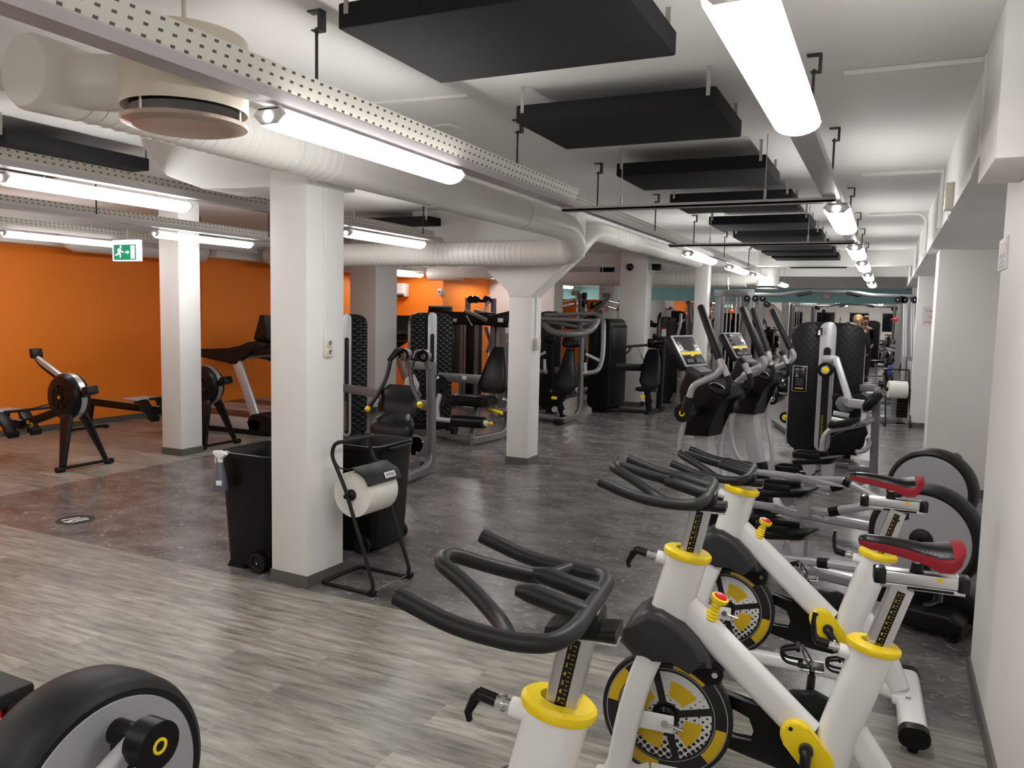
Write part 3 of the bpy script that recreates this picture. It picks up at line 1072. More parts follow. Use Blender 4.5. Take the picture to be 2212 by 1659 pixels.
def make_bike(loc, rz, label, hz=0.0, sz=0.0, crank=-90, fore=0.0):
    """hz / sz: how far the handlebar and the saddle posts are pulled out; crank angle of the near arm in degrees"""
    t = thing('spin_bike', label, 'exercise bike', loc, rz, BG)
    W = 0.045
    # --- frame
    b = bmn()
    tube(b, [(-0.535, 0, 0.885), (-0.575, 0, 0.72), (-0.61, 0, 0.585)], section=rrect(0.088, 0.128, 0.042, 5), fillet=0.0, up=(1, 0, 0))
    tube(b, [(-0.555, 0, 0.735), (-0.15, 0, 0.375)], section=rrect(0.062, 0.098, 0.028, 4), fillet=0, up=(0, 0, 1))
    tube(b, [(0.02, 0, 0.675), (-0.055, 0, 0.42), (-0.085, 0, 0.30)], section=rrect(0.085, 0.118, 0.04, 5), fillet=0, up=(1, 0, 0))
    tube(b, [(-0.03, 0, 0.42), (0.07, 0, 0.28), (0.13, 0, 0.13)], section=rrect(0.06, 0.085, 0.025, 4), fillet=0.08, up=(1, 0, 0))
    tube(b, [(-0.62, 0, 0.155), (-0.45, 0, 0.155), (-0.1, 0, 0.15), (0.17, 0, 0.10)], section=rrect(0.05, 0.06, 0.02, 4), fillet=0.1, up=(0, 0, 1))
    tube(b, [(-0.74, 0, 0.10), (-0.62, 0, 0.155)], section=rrect(0.05, 0.06, 0.02, 4), fillet=0, up=(0, 0, 1))
    box(b, (-0.515, 0, 0.765), (0.03, 0.05, 0.03), 0.01)
    tube(b, [(-0.555, 0, 0.86), (-0.632, 0, 0.87)], r=0.021, fillet=0, seg=14)
    tube(b, [(-0.01, 0, 0.645), (-0.075, 0, 0.655)], r=0.021, fillet=0, seg=14)
    obj('frame', b, BWH, t)
    for s in (-1, 1):
        b = bmn()
        tube(b, [(-0.615, s * 0.058, 0.60), (-0.655, s * 0.066, 0.50), (-0.695, s * 0.068, 0.34), (-0.715, s * 0.066, 0.20), (-0.735, s * 0.06, 0.09)], section=rrect(0.034, 0.078, 0.015, 4), fillet=0.12, up=(1, 0, 0), n=6)
        f = obj('fork_blade', b, BWH, t)
        b = bmn()
        box(b, (-0.61, s * 0.058, 0.345), (0.125, 0.010, 0.058), 0.004)
        obj('axle_bracket', b, BWH, f)
        b = bmn()
        cyl(b, (-0.575, s * 0.062, 0.35), (-0.575, s * 0.074, 0.35), 0.013, 6)
        cyl(b, (-0.575, s * 0.068, 0.35), (-0.515, s * 0.068, 0.338), 0.004, 8)
        obj('axle_bolt', b, CHR, f)
    for x, lab in ((-0.745, 'front'), (0.175, 'rear')):
        b = bmn()
        tube(b, [(x, -0.27, 0.075), (x, 0.27, 0.075)], section=rrect(0.105, 0.075, 0.034, 5), fillet=0, up=(0, 0, 1))
        box(b, (x - 0.04, 0, 0.09), (0.06, 0.075, 0.04), 0.012)
        sb = obj('stabilizer', b, BWH, t)
        for s in (-1, 1):
            b = bmn()
            tube(b, [(x, s * 0.255, 0.075), (x, s * 0.30, 0.073)], section=rrect(0.112, 0.082, 0.038, 5), fillet=0, up=(0, 0, 1))
            cyl(b, (x, s * 0.25, 0.0), (x, s * 0.25, 0.04), 0.02, 12)
            obj('end_cap', b, BLK, sb)
            b = bmn()
            cyl(b, (x - 0.01, s * 0.05, 0.11), (x - 0.01, s * 0.05, 0.118), 0.011, 12)
            obj('bolt', b, CHR, sb)
    # --- flywheel
    FX, FZ = -0.58, 0.352
    b = bmn()
    lathe(b, [(0.02, -0.016), (0.205, -0.016), (0.211, -0.012), (0.211, 0.012), (0.205, 0.016), (0.02, 0.016)], (0, 0, 0), axis='y', seg=64)
    fw = obj('flywheel', b, FLY, t)
    fw.location = (FX, 0, FZ)
    b = bmn()
    lathe(b, [(0.02, -0.036), (0.034, -0.03), (0.036, -0.016), (0.036, 0.016), (0.034, 0.03), (0.02, 0.036)], axis='y', seg=28)
    lathe(b, [(0.012, -0.052), (0.018, -0.05), (0.018, 0.05), (0.012, 0.052)], axis='y', seg=18)
    obj('hub', b, BLKG, fw)
    # --- fender and brake
    b = bmn()
    top = [(-0.735, 0.60), (-0.715, 0.645), (-0.685, 0.69), (-0.645, 0.716), (-0.60, 0.714), (-0.54, 0.685), (-0.485, 0.635), (-0.45, 0.585), (-0.438, 0.555)]
    bot = [(-0.455, 0.552), (-0.50, 0.565), (-0.56, 0.562), (-0.62, 0.556), (-0.685, 0.556)]
    prism(b, top + bot, -0.088, 0.088, bevel=0.03, seg=4)
    obj('fender', b, FEND, t)
    b = bmn()
    arc = [(FX + 0.223 * math.cos(R(a)), FZ + 0.223 * math.sin(R(a))) for a in range(100, 38, -6)]
    arc2 = [(FX + 0.18 * math.cos(R(a)), FZ + 0.18 * math.sin(R(a))) for a in range(46, 101, 6)]
    prism(b, arc + arc2, -0.035, 0.035, bevel=0.006)
    cyl(b, (-0.43, -0.04, 0.527), (-0.43, 0.04, 0.527), 0.026, 18)
    br = obj('brake_pad', b, BLK, t)
    b = bmn()
    cyl(b, (-0.43, -0.048, 0.527), (-0.43, 0.048, 0.527), 0.010, 6)
    obj('brake_bolt', b, CHR, br)
    # --- emergency brake knob on the down tube
    kx, kz = -0.455, 0.70
    b = bmn()
    d = Vector((0.36, -0.1, 0.93)).normalized()
    base = Vector((kx, -0.01, kz - 0.005))
    pts, rad = [], []
    for k in range(10):
        pts.append(base + d * (0.0055 * k))
        rad.append(0.021 - 0.0009 * k + (0.0022 if k % 2 else -0.001))
    for k, rr in ((0.056, 0.011), (0.066, 0.011), (0.068, 0.026), (0.082, 0.028), (0.084, 0.022)):
        pts.append(base + d * k)
        rad.append(rr)
    tube(b, pts, r=rad, fillet=0, seg=20)
    kn = obj('brake_knob', b, YEL, t)
    b = bmn()
    tube(b, [base + d * 0.083, base + d * 0.088, base + d * 0.0905], r=[0.022, 0.019, 0.008], fillet=0, seg=20)
    obj('knob_cap', b, RED, kn, 'red button on the yellow knob')
    # --- collars, posts
    for (x, z, nm) in ((-0.535, 0.892, 0), (0.02, 0.682, 1)):
        b = bmn()
        M = Matrix.Translation((x, 0, z)) @ Matrix.Rotation(R(9), 4, 'Y') @ Matrix.Diagonal((0.072, 0.055, 1, 1))
        lathe(b, [(0.55, -0.012), (1.0, -0.013), (1.06, -0.004), (1.05, 0.007), (0.94, 0.014), (0.55, 0.015)], axis='z', seg=36, M=M)
        obj('collar', b, YEL, t)
        # pop pin lever in front of the collar
        lx = x - 0.105 if nm == 0 else x - 0.10
        lz = z - 0.02
        b = bmn()
        tube(b, [(lx + 0.02, 0, lz - 0.002), (lx - 0.03, 0, lz + 0.004)], r=0.012, fillet=0, seg=12)
        tube(b, [(lx - 0.005, 0, lz + 0.002), (lx - 0.011, 0, lz + 0.002)], r=0.017, fillet=0, seg=12)
        pp = obj('pin_thread', b, CHR, t)
        b = bmn()
        tube(b, [(lx - 0.024, 0, lz + 0.004), (lx - 0.062, 0, lz + 0.012)], r=0.0135, fillet=0, seg=14)
        e = Vector((lx - 0.058, 0, lz + 0.011))
        if nm == 0:
            tube(b, [e, e + Vector((-0.012, 0.002, -0.012)), e + Vector((-0.028, 0.004, -0.045)), e + Vector((-0.024, 0.004, -0.062))], r=[0.013, 0.0115, 0.0085, 0.0065], fillet=0, seg=12)
        else:
            tube(b, [e, e + Vector((-0.008, 0.002, 0.016)), e + Vector((-0.012, 0.006, 0.055)), e + Vector((-0.009, 0.008, 0.085))], r=[0.012, 0.0085, 0.0075, 0.006], fillet=0, seg=12)
        obj('pin_lever', b, BLKG, pp)
    ht = 0.925 + hz
    for (x0, z0, x1, z1, nm) in ((-0.535, 0.86, -0.535 + (ht - 0.86) * 0.20, ht, 0), (0.02, 0.66, 0.02 + (0.745 + sz - 0.66) * 0.30, 0.745 + sz, 1)):
        b = bmn()
        a, c = Vector((x0, 0, z0)), Vector((x1, 0, z1))
        tube(b, [a, c], section=rrect(0.05, 0.064, 0.006, 2), fillet=0, up=(1, 0, 0))
        po = obj('handlebar_post' if nm == 0 else 'seat_post', b, ALU, t)
        d = (c - a).normalized()
        n = Vector((0, -1, 0))
        u = d.cross(n)
        L = (c - a).length
        if L > 0.07:
            b = bmn()
            M = Matrix((u, n, d)).transposed().to_4x4()
            lo = a + d * 0.03
            hi = c - d * 0.012
            mid = (lo + hi) / 2 + n * 0.0254
            box(b, mid, (0.022, 0.0012, (hi - lo).length), 0, Matrix((u, n, d)).transposed())
            sc = obj('scale_strip', b, BLKG, po)
            num = bmn()
            m = int((hi - lo).length / 0.009)
            for k in range(m):
                q = lo + d * (0.004 + 0.009 * k) + n * 0.0262
                box(num, q + u * 0.0035, (0.007 if k % 2 else 0.004, 0.0006, 0.0011), 0, Matrix((u, n, d)).transposed())
            obj('tick_marks', num, YELM, sc)
            ns = max(1, int((hi - lo).length / 0.018))
            tx = bmn()
            for k in range(ns):
                q = lo + d * (0.008 + 0.018 * k) + n * 0.0264
                text_mesh(str(ns - k), 0.0125, Matrix.Translation(q - u * 0.005) @ Matrix((u, d, n)).transposed().to_4x4(), tx)
            obj('scale_numbers', tx, YELM, sc)
    # --- handlebar: U shaped outer bar, V shaped inner loop, two forearm stubs, tongue
    hx, hzz = (ht - 0.86) * 0.20 - 0.535, ht
    H = bpy.data.objects.new('handlebar', None)
    COL.objects.link(H)
    H.parent = t
    H.location = (hx, 0, hzz)
    b = bmn()
    Z0 = 0.072
    rb = 0.0165
    U = []
    for s, pts in ((-1, [(-0.285, 0.205, 0.052), (-0.17, 0.205, 0.012), (-0.06, 0.203, 0.002), (0.0, 0.19, 0.004), (0.022, 0.13, 0.008)]), ):
        near = [(x, -y, z) for x, y, z in pts]
        far = [(x, y, z) for x, y, z in reversed(pts)]
        U = near + far
    tube(b, [(x, y, z + Z0 - 0.03) for x, y, z in U], r=rb, fillet=0.07, seg=16, n=7)
    ob = obj('outer_bar', b, RUB, H)
    b = bmn()
    loop = [(-0.075, -0.20, 0.004), (-0.115, -0.125, 0.0), (-0.20, -0.065, 0.032), (-0.285, -0.028, 0.062), (-0.285, 0.028, 0.062), (-0.20, 0.065, 0.032), (-0.115, 0.125, 0.0), (-0.075, 0.20, 0.004)]
    tube(b, [(x, y, z + Z0 - 0.03) for x, y, z in loop], r=0.0158, fillet=0.05, seg=16, n=7)
    obj('inner_loop', b, RUB, H)
    for s in (-1, 1):
        b = bmn()
        tube(b, [(0.022, s * 0.052, Z0 - 0.022), (-0.085, s * 0.052, Z0 + 0.004), (-0.112, s * 0.052, Z0 + 0.006)], r=[0.019, 0.019, 0.012], fillet=0, seg=16)
        obj('forearm_stub', b, RUB, H)
    b = bmn()
    tube(b, [(-0.06, 0, -0.004), (0.0, 0, 0.002), (0.055, 0, 0.006), (0.075, 0, 0.008)], section=rrect(0.075, 0.022, 0.01, 4), fillet=0.02, up=(0, 0, 1))
    box(b, (0.022, 0, 0.025), (0.045, 0.075, 0.05), 0.012)
    obj('mount', b, BLK, H)
    b = bmn()
    box(b, (0.03, 0, -0.013), (0.09, 0.045, 0.006), 0.002)
    obj('mount_plate', b, ALU, H)
    # --- saddle with slider
    zt = 0.745 + sz
    xs = 0.02 + (zt - 0.66) * 0.30
    Sd = bpy.data.objects.new('saddle_carriage', None)
    COL.objects.link(Sd)
    Sd.parent = t
    Sd.location = (xs + fore, 0, zt)
    b = bmn()
    box(b, (0.045, 0, 0.03), (0.20, 0.05, 0.036), 0.006)
    obj('slider', b, ALU, Sd)
    b = bmn()
    box(b, (0.05, 0, 0.004), (0.22, 0.042, 0.014), 0.002)
    gr = obj('slider_rail', b, ALU, Sd)
    b = bmn()
    box(b, (0.07, -0.0215, 0.004), (0.12, 0.001, 0.008), 0.0)
    obj('slider_scale', b, BLKG, gr)
    b = bmn()
    prism(b, [(0.078, 0.042), (0.106, 0.042), (0.092, 0.028)], -0.0262, -0.0252)
    obj('arrow_mark', b, YEL, gr, 'yellow arrow mark')
    for x in (-0.062, 0.155):
        b = bmn()
        box(b, (x, 0, 0.028), (0.034, 0.056, 0.044), 0.006)
        obj('slider_end', b, BLKG, Sd)
    b = bmn()
    cyl(b, (0.095, 0, -0.003), (0.095, 0, -0.032), 0.012, 14)
    tube(b, [(0.095, 0, -0.03), (0.07, -0.02, -0.038), (0.055, -0.03, -0.036)], r=0.006, fillet=0.01, seg=8)
    obj('slider_lever', b, BLKG, Sd)
    b = bmn()
    tube(b, [(0.035, 0, 0.045), (0.035, 0, 0.05), (0.035, 0, 0.075)], r=[0.024, 0.018, 0.015], fillet=0, seg=18)
    obj('saddle_stem', b, BLK, Sd)
    b = bmn()
    cyl(b, (0.035, 0, 0.075), (0.035, 0, 0.10), 0.012, 14)
    cyl(b, (0.045, -0.03, 0.097), (0.045, 0.03, 0.097), 0.013, 14)
    for s in (-1, 1):
        tube(b, [(-0.06, s * 0.012, 0.125), (0.0, s * 0.02, 0.102), (0.08, s * 0.022, 0.102), (0.115, s * 0.028, 0.115)], r=0.0035, fillet=0.03, seg=8)
    obj('saddle_clamp', b, CHR, Sd)
    # saddle body: cross sections from nose to tail
    secs = [(-0.124, 0.012, 0.130, 0.012), (-0.120, 0.021, 0.137, 0.024), (-0.098, 0.028, 0.143, 0.036), (-0.05, 0.031, 0.143, 0.042), (0.0, 0.037, 0.139, 0.045), (0.045, 0.052, 0.134, 0.048), (0.085, 0.074, 0.137, 0.064), (0.115, 0.082, 0.143, 0.066), (0.135, 0.076, 0.147, 0.05), (0.148, 0.05, 0.148, 0.026)]

    def shell(bm, f0, f1, grow, drop):
        rings = []
        for (x, hw, ztop, dp) in secs:
            ring = []
            for k in range(17):
                a = math.pi * k / 16
                y = -(hw + grow) * math.cos(a)
                zz = ztop - dp * (1 - math.sin(a) ** 0.6) + (grow if f0 == 0 else 0) - drop
                ring.append(bm.verts.new((x, y, zz)))
            rings.append(ring)
        for i in range(len(rings) - 1):
            for k in range(16):
                if f0 == 0 or not (2 <= k <= 13) or (i >= len(rings) - 3):
                    bm.faces.new((rings[i][k], rings[i][k + 1], rings[i + 1][k + 1], rings[i + 1][k]))
        if f0 == 0:
            lo = []
            for i, (x, hw, ztop, dp) in enumerate(secs):
                lo.append(bm.verts.new((x, 0, ztop - dp - 0.004)))
            for i in range(len(rings) - 1):
                bm.faces.new((rings[i][16], lo[i], lo[i + 1], rings[i + 1][16]))
                bm.faces.new((lo[i], rings[i][0], rings[i + 1][0], lo[i + 1]))
            bm.faces.new(rings[0] + [lo[0]])
            bm.faces.new(list(reversed(rings[-1])) + [lo[-1]])
    b = bmn()
    shell(b, 0, 1, 0.0, 0.0)
    sa = obj('saddle', b, LEA, Sd, sharp=60)
    b = bmn()
    shell(b, 1, 1, 0.0022, -0.0008)
    bmesh.ops.solidify(b, geom=list(b.faces), thickness=0.003)
    obj('side_trim', b, REDS, sa, 'red side trim of the saddle', sharp=60)
    # --- drive: guard, cover, cranks, pedals
    BX, BZ = -0.152, 0.352
    b = bmn()
    out = [(-0.42, 0.44), (-0.30, 0.405), (-0.255, 0.435), (-0.20, 0.475), (-0.13, 0.485), (-0.06, 0.455), (-0.02, 0.39), (-0.02, 0.30), (-0.06, 0.235), (-0.13, 0.205), (-0.22, 0.215), (-0.36, 0.245), (-0.42, 0.26), (-0.42, 0.30), (-0.36, 0.285), (-0.31, 0.285), (-0.30, 0.32), (-0.32, 0.37), (-0.37, 0.39), (-0.42, 0.40)]
    prism(b, out, 0.042, 0.075, bevel=0.006)
    obj('chain_guard', b, BLK, t)
    for s in (-1, 1):
        b = bmn()
        cc = [(-0.182, 0.385), (-0.118, 0.312)]
        d = Vector((cc[1][0] - cc[0][0], cc[1][1] - cc[0][1])).normalized()
        ang = math.atan2(d.y, d.x)
        out = [(cc[1][0] + 0.047 * math.cos(ang + R(a)), cc[1][1] + 0.047 * math.sin(ang + R(a))) for a in range(-90, 91, 15)] + \
              [(cc[0][0] + 0.047 * math.cos(ang + R(a)), cc[0][1] + 0.047 * math.sin(ang + R(a))) for a in range(90, 271, 15)]
        prism(b, out, min(s * 0.028, s * 0.058), max(s * 0.028, s * 0.058), bevel=0.010, seg=3)
        cv = obj('crank_cover', b, YEL, t)
        for (x, z) in cc:
            b = bmn()
            ux, uz = (x - BX) * 1.55 + BX, (z - BZ) * 1.55 + BZ + 0.004
            cyl(b, (ux, s * 0.05, uz), (ux, s * 0.0592, uz), 0.0065, 10)
            obj('cover_screw', b, BLK, cv)
        b = bmn()
        cyl(b, (BX, s * 0.05, BZ), (BX, s * 0.075, BZ), 0.021, 18)
        obj('crank_seal', b, STEEL, cv)
    for s in (-1, 1):
        a = R(crank if s < 0 else crank + 180)
        ex, ez = BX + 0.17 * math.cos(a), BZ + 0.17 * math.sin(a)
        b = bmn()
        tube(b, [(BX, s * 0.07, BZ), (BX + 0.02 * math.cos(a), s * 0.086, BZ + 0.02 * math.sin(a)), (ex, s * 0.098, ez)], r=[0.017, 0.016, 0.012], fillet=0, seg=12)
        cr = obj('crank_arm', b, BLKG, t)
        b = bmn()
        y0 = s * 0.108
        box(b, (ex, y0 + s * 0.045, ez), (0.075, 0.06, 0.016), 0.005)
        cyl(b, (ex, s * 0.098, ez), (ex, y0 + s * 0.08, ez), 0.009, 10)
        pd = obj('pedal', b, BLK, cr)
        b = bmn()
        ym = y0 + s * 0.045
        for dy in (-0.025, 0.025):
            tube(b, [(ex - 0.02, ym + dy, ez + 0.008), (ex - 0.085, ym + dy * 0.8, ez + 0.012), (ex - 0.10, ym + dy * 0.6, ez + 0.045), (ex - 0.045, ym + dy * 0.7, ez + 0.062)], r=0.0055, fillet=0.02, seg=8)
        tube(b, [(ex - 0.045, ym - 0.03, ez + 0.06), (ex - 0.045, ym + 0.03, ez + 0.06)], r=0.007, fillet=0, seg=8)
        tube(b, [(ex + 0.01, ym - 0.035, ez - 0.01), (ex - 0.03, ym - 0.035, ez + 0.055), (ex - 0.03, ym + 0.035, ez + 0.055), (ex + 0.01, ym + 0.035, ez - 0.01)], section=rrect(0.014, 0.003, 0.001), fillet=0.015)
        obj('toe_cage', b, BLK, pd)
        b = bmn()
        tube(b, [(ex - 0.038, ym - 0.032, ez), (ex + 0.038, ym - 0.032, ez), (ex + 0.038, ym + 0.032, ez), (ex - 0.038, ym + 0.032, ez), (ex - 0.038, ym - 0.030, ez)], r=0.005, fillet=0.005, seg=8)
        box(b, (ex - 0.02, ym - s * 0.0 - 0.035, ez + 0.03), (0.016, 0.004, 0.02), 0.001)
        obj('pedal_cage', b, CHR, pd)
    return t


make_bike((0.0, 1.43, 0), R(6), 'spin bike nearest the camera, mostly below the frame with its black handlebar in front', hz=0.125, sz=-0.045, crank=-90)
make_bike((0.0, 2.52, 0), R(5), 'spin bike in the middle of the row, whole frame, flywheel and red saddle visible', hz=0.125, sz=0.13, crank=-93)
make_bike((0.0, 3.54, 0), R(2), 'spin bike farthest back in the row, handlebar low above its yellow collar', hz=0.0, sz=0.13, crank=-55, fore=-0.065)
# ------------------------------------------------------------------ elliptical trainers (console towards -x, origin on the floor under the wheel axis)
EG = 'elliptical trainers with big rear wheels'


def make_elliptical(loc, rz, label, nped=(0.92, 0.36), fped=(1.03, 0.55), crank=-100, swing=(0.0, 0.0), knob=1.0):
    t = thing('elliptical_trainer', label, 'exercise machine', loc, rz, EG)

    def q(u, y, z):
        return Vector((-u, y, z))
    WZ, WR = 0.463, 0.288
    # wheel housing: black rim with rounded shoulders, silver discs, black hub
    b = bmn()
    lathe(b, [(0.244, -0.118), (0.262, -0.122), (0.277, -0.112), (WR, -0.085), (WR + 0.004, -0.03), (WR, 0.025), (0.277, 0.052), (0.262, 0.062), (0.244, 0.058)], (0, 0, WZ), axis='y', seg=72)
    w = obj('wheel_shroud', b, BLKM, t)
    for s in (-1, 1):
        b = bmn()
        lathe(b, [(0.02, s * 0.07), (0.24, s * 0.07), (0.246, s * 0.087), (0.243, s * 0.091), (0.10, s * 0.094), (0.02, s * 0.095)], (0, -0.03, WZ), axis='y', seg=72)
        obj('side_disc', b, SILD, w)
        b = bmn()
        lathe(b, [(0.01, s * 0.09), (0.062, s * 0.09), (0.058, s * 0.108), (0.03, s * 0.120), (0.01, s * 0.120)], (0, -0.03, WZ), axis='y', seg=28)
        obj('hub', b, BLK, w)
    b = bmn()
    prism(b, [(-0.22, 0.05), (0.30, 0.05), (0.34, 0.09), (0.26, 0.20), (0.12, 0.26), (-0.12, 0.26), (-0.24, 0.15)], -0.105, 0.105, bevel=0.03, seg=3)
    prism(b, [(-0.05, 0.03), (0.26, 0.03), (0.26, 0.10), (0.20, 0.14), (0.0, 0.14), (-0.05, 0.10)], -0.30, 0.30, bevel=0.025, seg=3)
    for s in (-1, 1):
        cyl(b, (0.21, s * 0.26, 0.0), (0.21, s * 0.26, 0.05), 0.03, 14)
    obj('rear_base', b, BLK, t)
    # floor beam and mast
    b = bmn()
    tube(b, [q(-0.0, 0, 0.11), q(1.30, 0, 0.11)], section=rrect(0.09, 0.07, 0.02, 3), fillet=0)
    obj('floor_beam', b, SIL, t)
    b = bmn()
    tube(b, [q(1.24, 0, 0.06), q(1.31, 0, 0.42), q(1.41, 0, 0.93)], section=rrect(0.09, 0.115, 0.02, 3), fillet=0.1, up=(1, 0, 0))
    obj('mast', b, SIL, t)
    b = bmn()
    tube(b, [q(1.235, 0, 0.05), q(1.27, 0, 0.25), q(1.32, 0, 0.46)], section=rrect(0.115, 0.15, 0.025, 3), fillet=0.05, up=(1, 0, 0))
    box(b, q(1.28, 0, 0.055), (0.22, 0.58, 0.07), 0.025)
    for s in (-1, 1):
        cyl(b, q(1.28, s * 0.25, 0.0), q(1.28, s * 0.25, 0.04), 0.03, 14)
    obj('mast_boot', b, BLK, t)
    # console shroud, console, tray
    b = bmn()
    prism(b, [(-1.495, 0.85), (-1.315, 0.862), (-1.295, 0.99), (-1.25, 1.10), (-1.165, 1.155), (-1.18, 1.205), (-1.39, 1.25), (-1.485, 1.31), (-1.545, 1.16)], -0.105, 0.105, bevel=0.02, seg=3)
    obj('console_shroud', b, BLK, t)
    b = bmn()
    a0, a1 = q(1.600, 0, 1.515), q(1.468, 0, 1.305)
    d = (a1 - a0).normalized()
    y = Vector((0, 1, 0))
    nn = d.cross(y).normalized()
    if nn.x < 0:
        nn = -nn
    MR = Matrix((y, d, nn)).transposed()
    mid = (a0 + a1) / 2
    L = (a1 - a0).length
    box(b, mid - nn * 0.03, (0.30, L, 0.055), 0.015, MR)
    co = obj('console', b, BLK, t)
    b = bmn()
    box(b, mid, (0.285, L - 0.01, 0.012), 0.005, MR)
    obj('bezel', b, SIL, co)
    b = bmn()
    box(b, mid + nn * 0.0045, (0.255, L - 0.035, 0.008), 0.003, MR)
    obj('face_panel', b, SCREEN, co)
    b = bmn()
    box(b, mid - d * (L * 0.20) + nn * 0.0088, (0.15, L * 0.36, 0.002), 0, MR)
    obj('display', b, mat('dim display', (0.035, 0.04, 0.045), 0.1), co)
    b = bmn()
    box(b, mid + d * (L * 0.09) + nn * 0.009, (0.254, 0.024, 0.002), 0, MR)
    box(b, mid + d * (L * 0.165) + nn * 0.009, (0.04, 0.012, 0.002), 0, MR)
    obj('yellow_stripe', b, YEL, co, 'yellow stripe across the console')
    b = bmn()
    for sx in (-0.06, 0.06):
        for k in range(4):
            box(b, mid + d * (L * 0.32) + y * (sx + (k - 1.5) * 0.02) + nn * 0.009, (0.011, 0.024, 0.002), 0.0, MR)
    for sx in (-0.105, 0.105):
        for k in range(2):
            box(b, mid - d * (L * (0.24 - 0.16 * k)) + y * sx + nn * 0.009, (0.014, 0.014, 0.002), 0.0, MR)
    obj('keypad', b, GREYP, co)
    b = bmn()
    prism(b, [(-1.50, 1.285), (-1.47, 1.31), (-1.375, 1.268), (-1.365, 1.235), (-1.39, 1.225)], -0.135, 0.135, bevel=0.012, seg=2)
    tr = obj('accessory_tray', b, FEND, t)
    b = bmn()
    box(b, q(1.425, -0.01, 1.2935), (0.075, 0.15, 0.006), 0.001, Matrix.Rotation(R(24), 3, 'Y'))
    obj('tray_panel', b, GREYP, tr)
    # fixed hand grips: two loops with pulse sensors
    for s in (-1, 1):
        b = bmn()
        tube(b, [q(1.32, s * 0.10, 1.20), q(1.22, s * 0.145, 1.165), q(1.165, s * 0.15, 1.17), q(1.15, s * 0.15, 1.24), q(1.215, s * 0.15, 1.355), q(1.235, s * 0.14, 1.375)], r=0.019, fillet=0.06, seg=12)
        g = obj('hand_grip', b, RUB, t)
        b = bmn()
        tube(b, [q(1.168, s * 0.15, 1.272), q(1.205, s * 0.15, 1.338)], r=0.0205, fillet=0, seg=12)
        obj('pulse_sensor', b, SIL, g)
        b = bmn()
        M = Matrix.Translation(q(1.25, s * 0.114, 1.19)) @ Matrix.Rotation(R(20), 4, 'Y')
        lathe(b, [(0.052, -0.006), (0.062, -0.006), (0.062, 0.006), (0.052, 0.006)], axis='y', seg=28, M=M @ Matrix.Diagonal((1, 1, 0.45, 1)), ring=True)
        obj('oval_trim', b, SIL, g)
    # moving arms
    for i, s in enumerate((-1, 1)):
        sw = swing[i]
        b = bmn()
        cyl(b, q(1.376, s * 0.10, 1.03), q(1.376, s * 0.27, 1.03), 0.032, 16)
        obj('arm_axle', b, BLK, t)
        b = bmn()
        cyl(b, q(1.376, s * 0.255, 1.03), q(1.376, s * 0.33, 1.03), 0.058, 28)
        tube(b, [q(1.372, s * 0.295, 1.04), q(1.347, s * 0.30, 1.135)], r=[0.042, 0.027], fillet=0, seg=16)
        kn = obj('arm_hub', b, BLK, t)
        b = bmn()
        lathe(b, [(0.012, s * 0.328), (0.020, s * 0.328), (0.020, s * 0.3325), (0.012, s * 0.3325)], q(1.376, 0, 1.03), axis='y', seg=24, ring=True)
        obj('yellow_ring', b, YEL, kn, 'yellow ring on the hub')
        b = bmn()
        tube(b, [q(1.35, s * 0.30, 1.12), q(1.325 + sw * 0.3, s * 0.30, 1.21), q(1.16 + sw * 0.5, s * 0.30, 1.29), q(1.128 + sw * 0.6, s * 0.30, 1.335), q(1.16 + sw * 0.7, s * 0.295, 1.40)], r=0.0215, fillet=0.06, seg=14, n=6)
        am = obj('arm_tube', b, SIL, t)
        b = bmn()
        tube(b, [q(1.152 + sw * 0.7, s * 0.295, 1.385), q(1.302 + sw, s * 0.285, 1.70), q(1.307 + sw, s * 0.285, 1.711)], r=[0.0255, 0.0235, 0.017], fillet=0, seg=16)
        obj('arm_grip', b, RUB, am)
        # lower arm to the pedal beam
        u0, z0 = (nped if s < 0 else fped)
        b = bmn()
        tube(b, [q(1.376, s * 0.29, 1.0), q(1.42 - sw * 0.4, s * 0.28, 0.80), q(1.39 - sw, s * 0.26, 0.58), q(1.27, s * 0.22, max(0.17, z0 - 0.15))], r=0.018, fillet=0.12, seg=12)
        obj('lower_arm', b, SIL, t)
        # pedal beam from the lower arm past the pedal to the crank
        ca = R(crank if s < 0 else crank + 180)
        ku, kz = 0.17 * math.cos(ca), WZ + 0.19 * math.sin(ca)
        b = bmn()
        h0 = q(u0 - 0.40, s * 0.22, max(0.20, z0 - 0.105))
        tube(b, [q(1.28, s * 0.22, max(0.17, z0 - 0.15)), q(u0 - 0.16, s * 0.22, max(0.18, z0 - 0.135)), h0], section=rrect(0.04, 0.05, 0.015, 3), fillet=0.05)
        prism(b, [(-(u0 - 0.05), z0 - 0.11), (-(u0 - 0.37), max(0.15, z0 - 0.135)), (-(u0 - 0.40), max(0.12, z0 - 0.155)), (-(u0 - 0.20), max(0.11, z0 - 0.17)), (-(u0 - 0.10), max(0.12, z0 - 0.155))], s * 0.22 - 0.026, s * 0.22 + 0.026, bevel=0.006)
        pb = obj('pedal_beam', b, SIL, t)
        b = bmn()
        tube(b, [h0, q(ku, s * 0.22, kz)], section=rrect(0.042, 0.052, 0.018, 3), fillet=0)
        obj('crank_link', b, SIL, pb)
        b = bmn()
        tube(b, [h0 + (q(ku, s * 0.22, kz) - h0) * 0.02, h0 + (q(ku, s * 0.22, kz) - h0) * 0.12], section=rrect(0.05, 0.06, 0.018, 3), fillet=0)
        obj('link_sleeve', b, BLK, pb)
        b = bmn()
        tube(b, [q(0, s * 0.155, WZ), q(ku * 0.5, s * 0.162, WZ + (kz - WZ) * 0.5), q(ku, s * 0.165, kz)], section=rrect(0.03, 0.06, 0.014, 3), fillet=0)
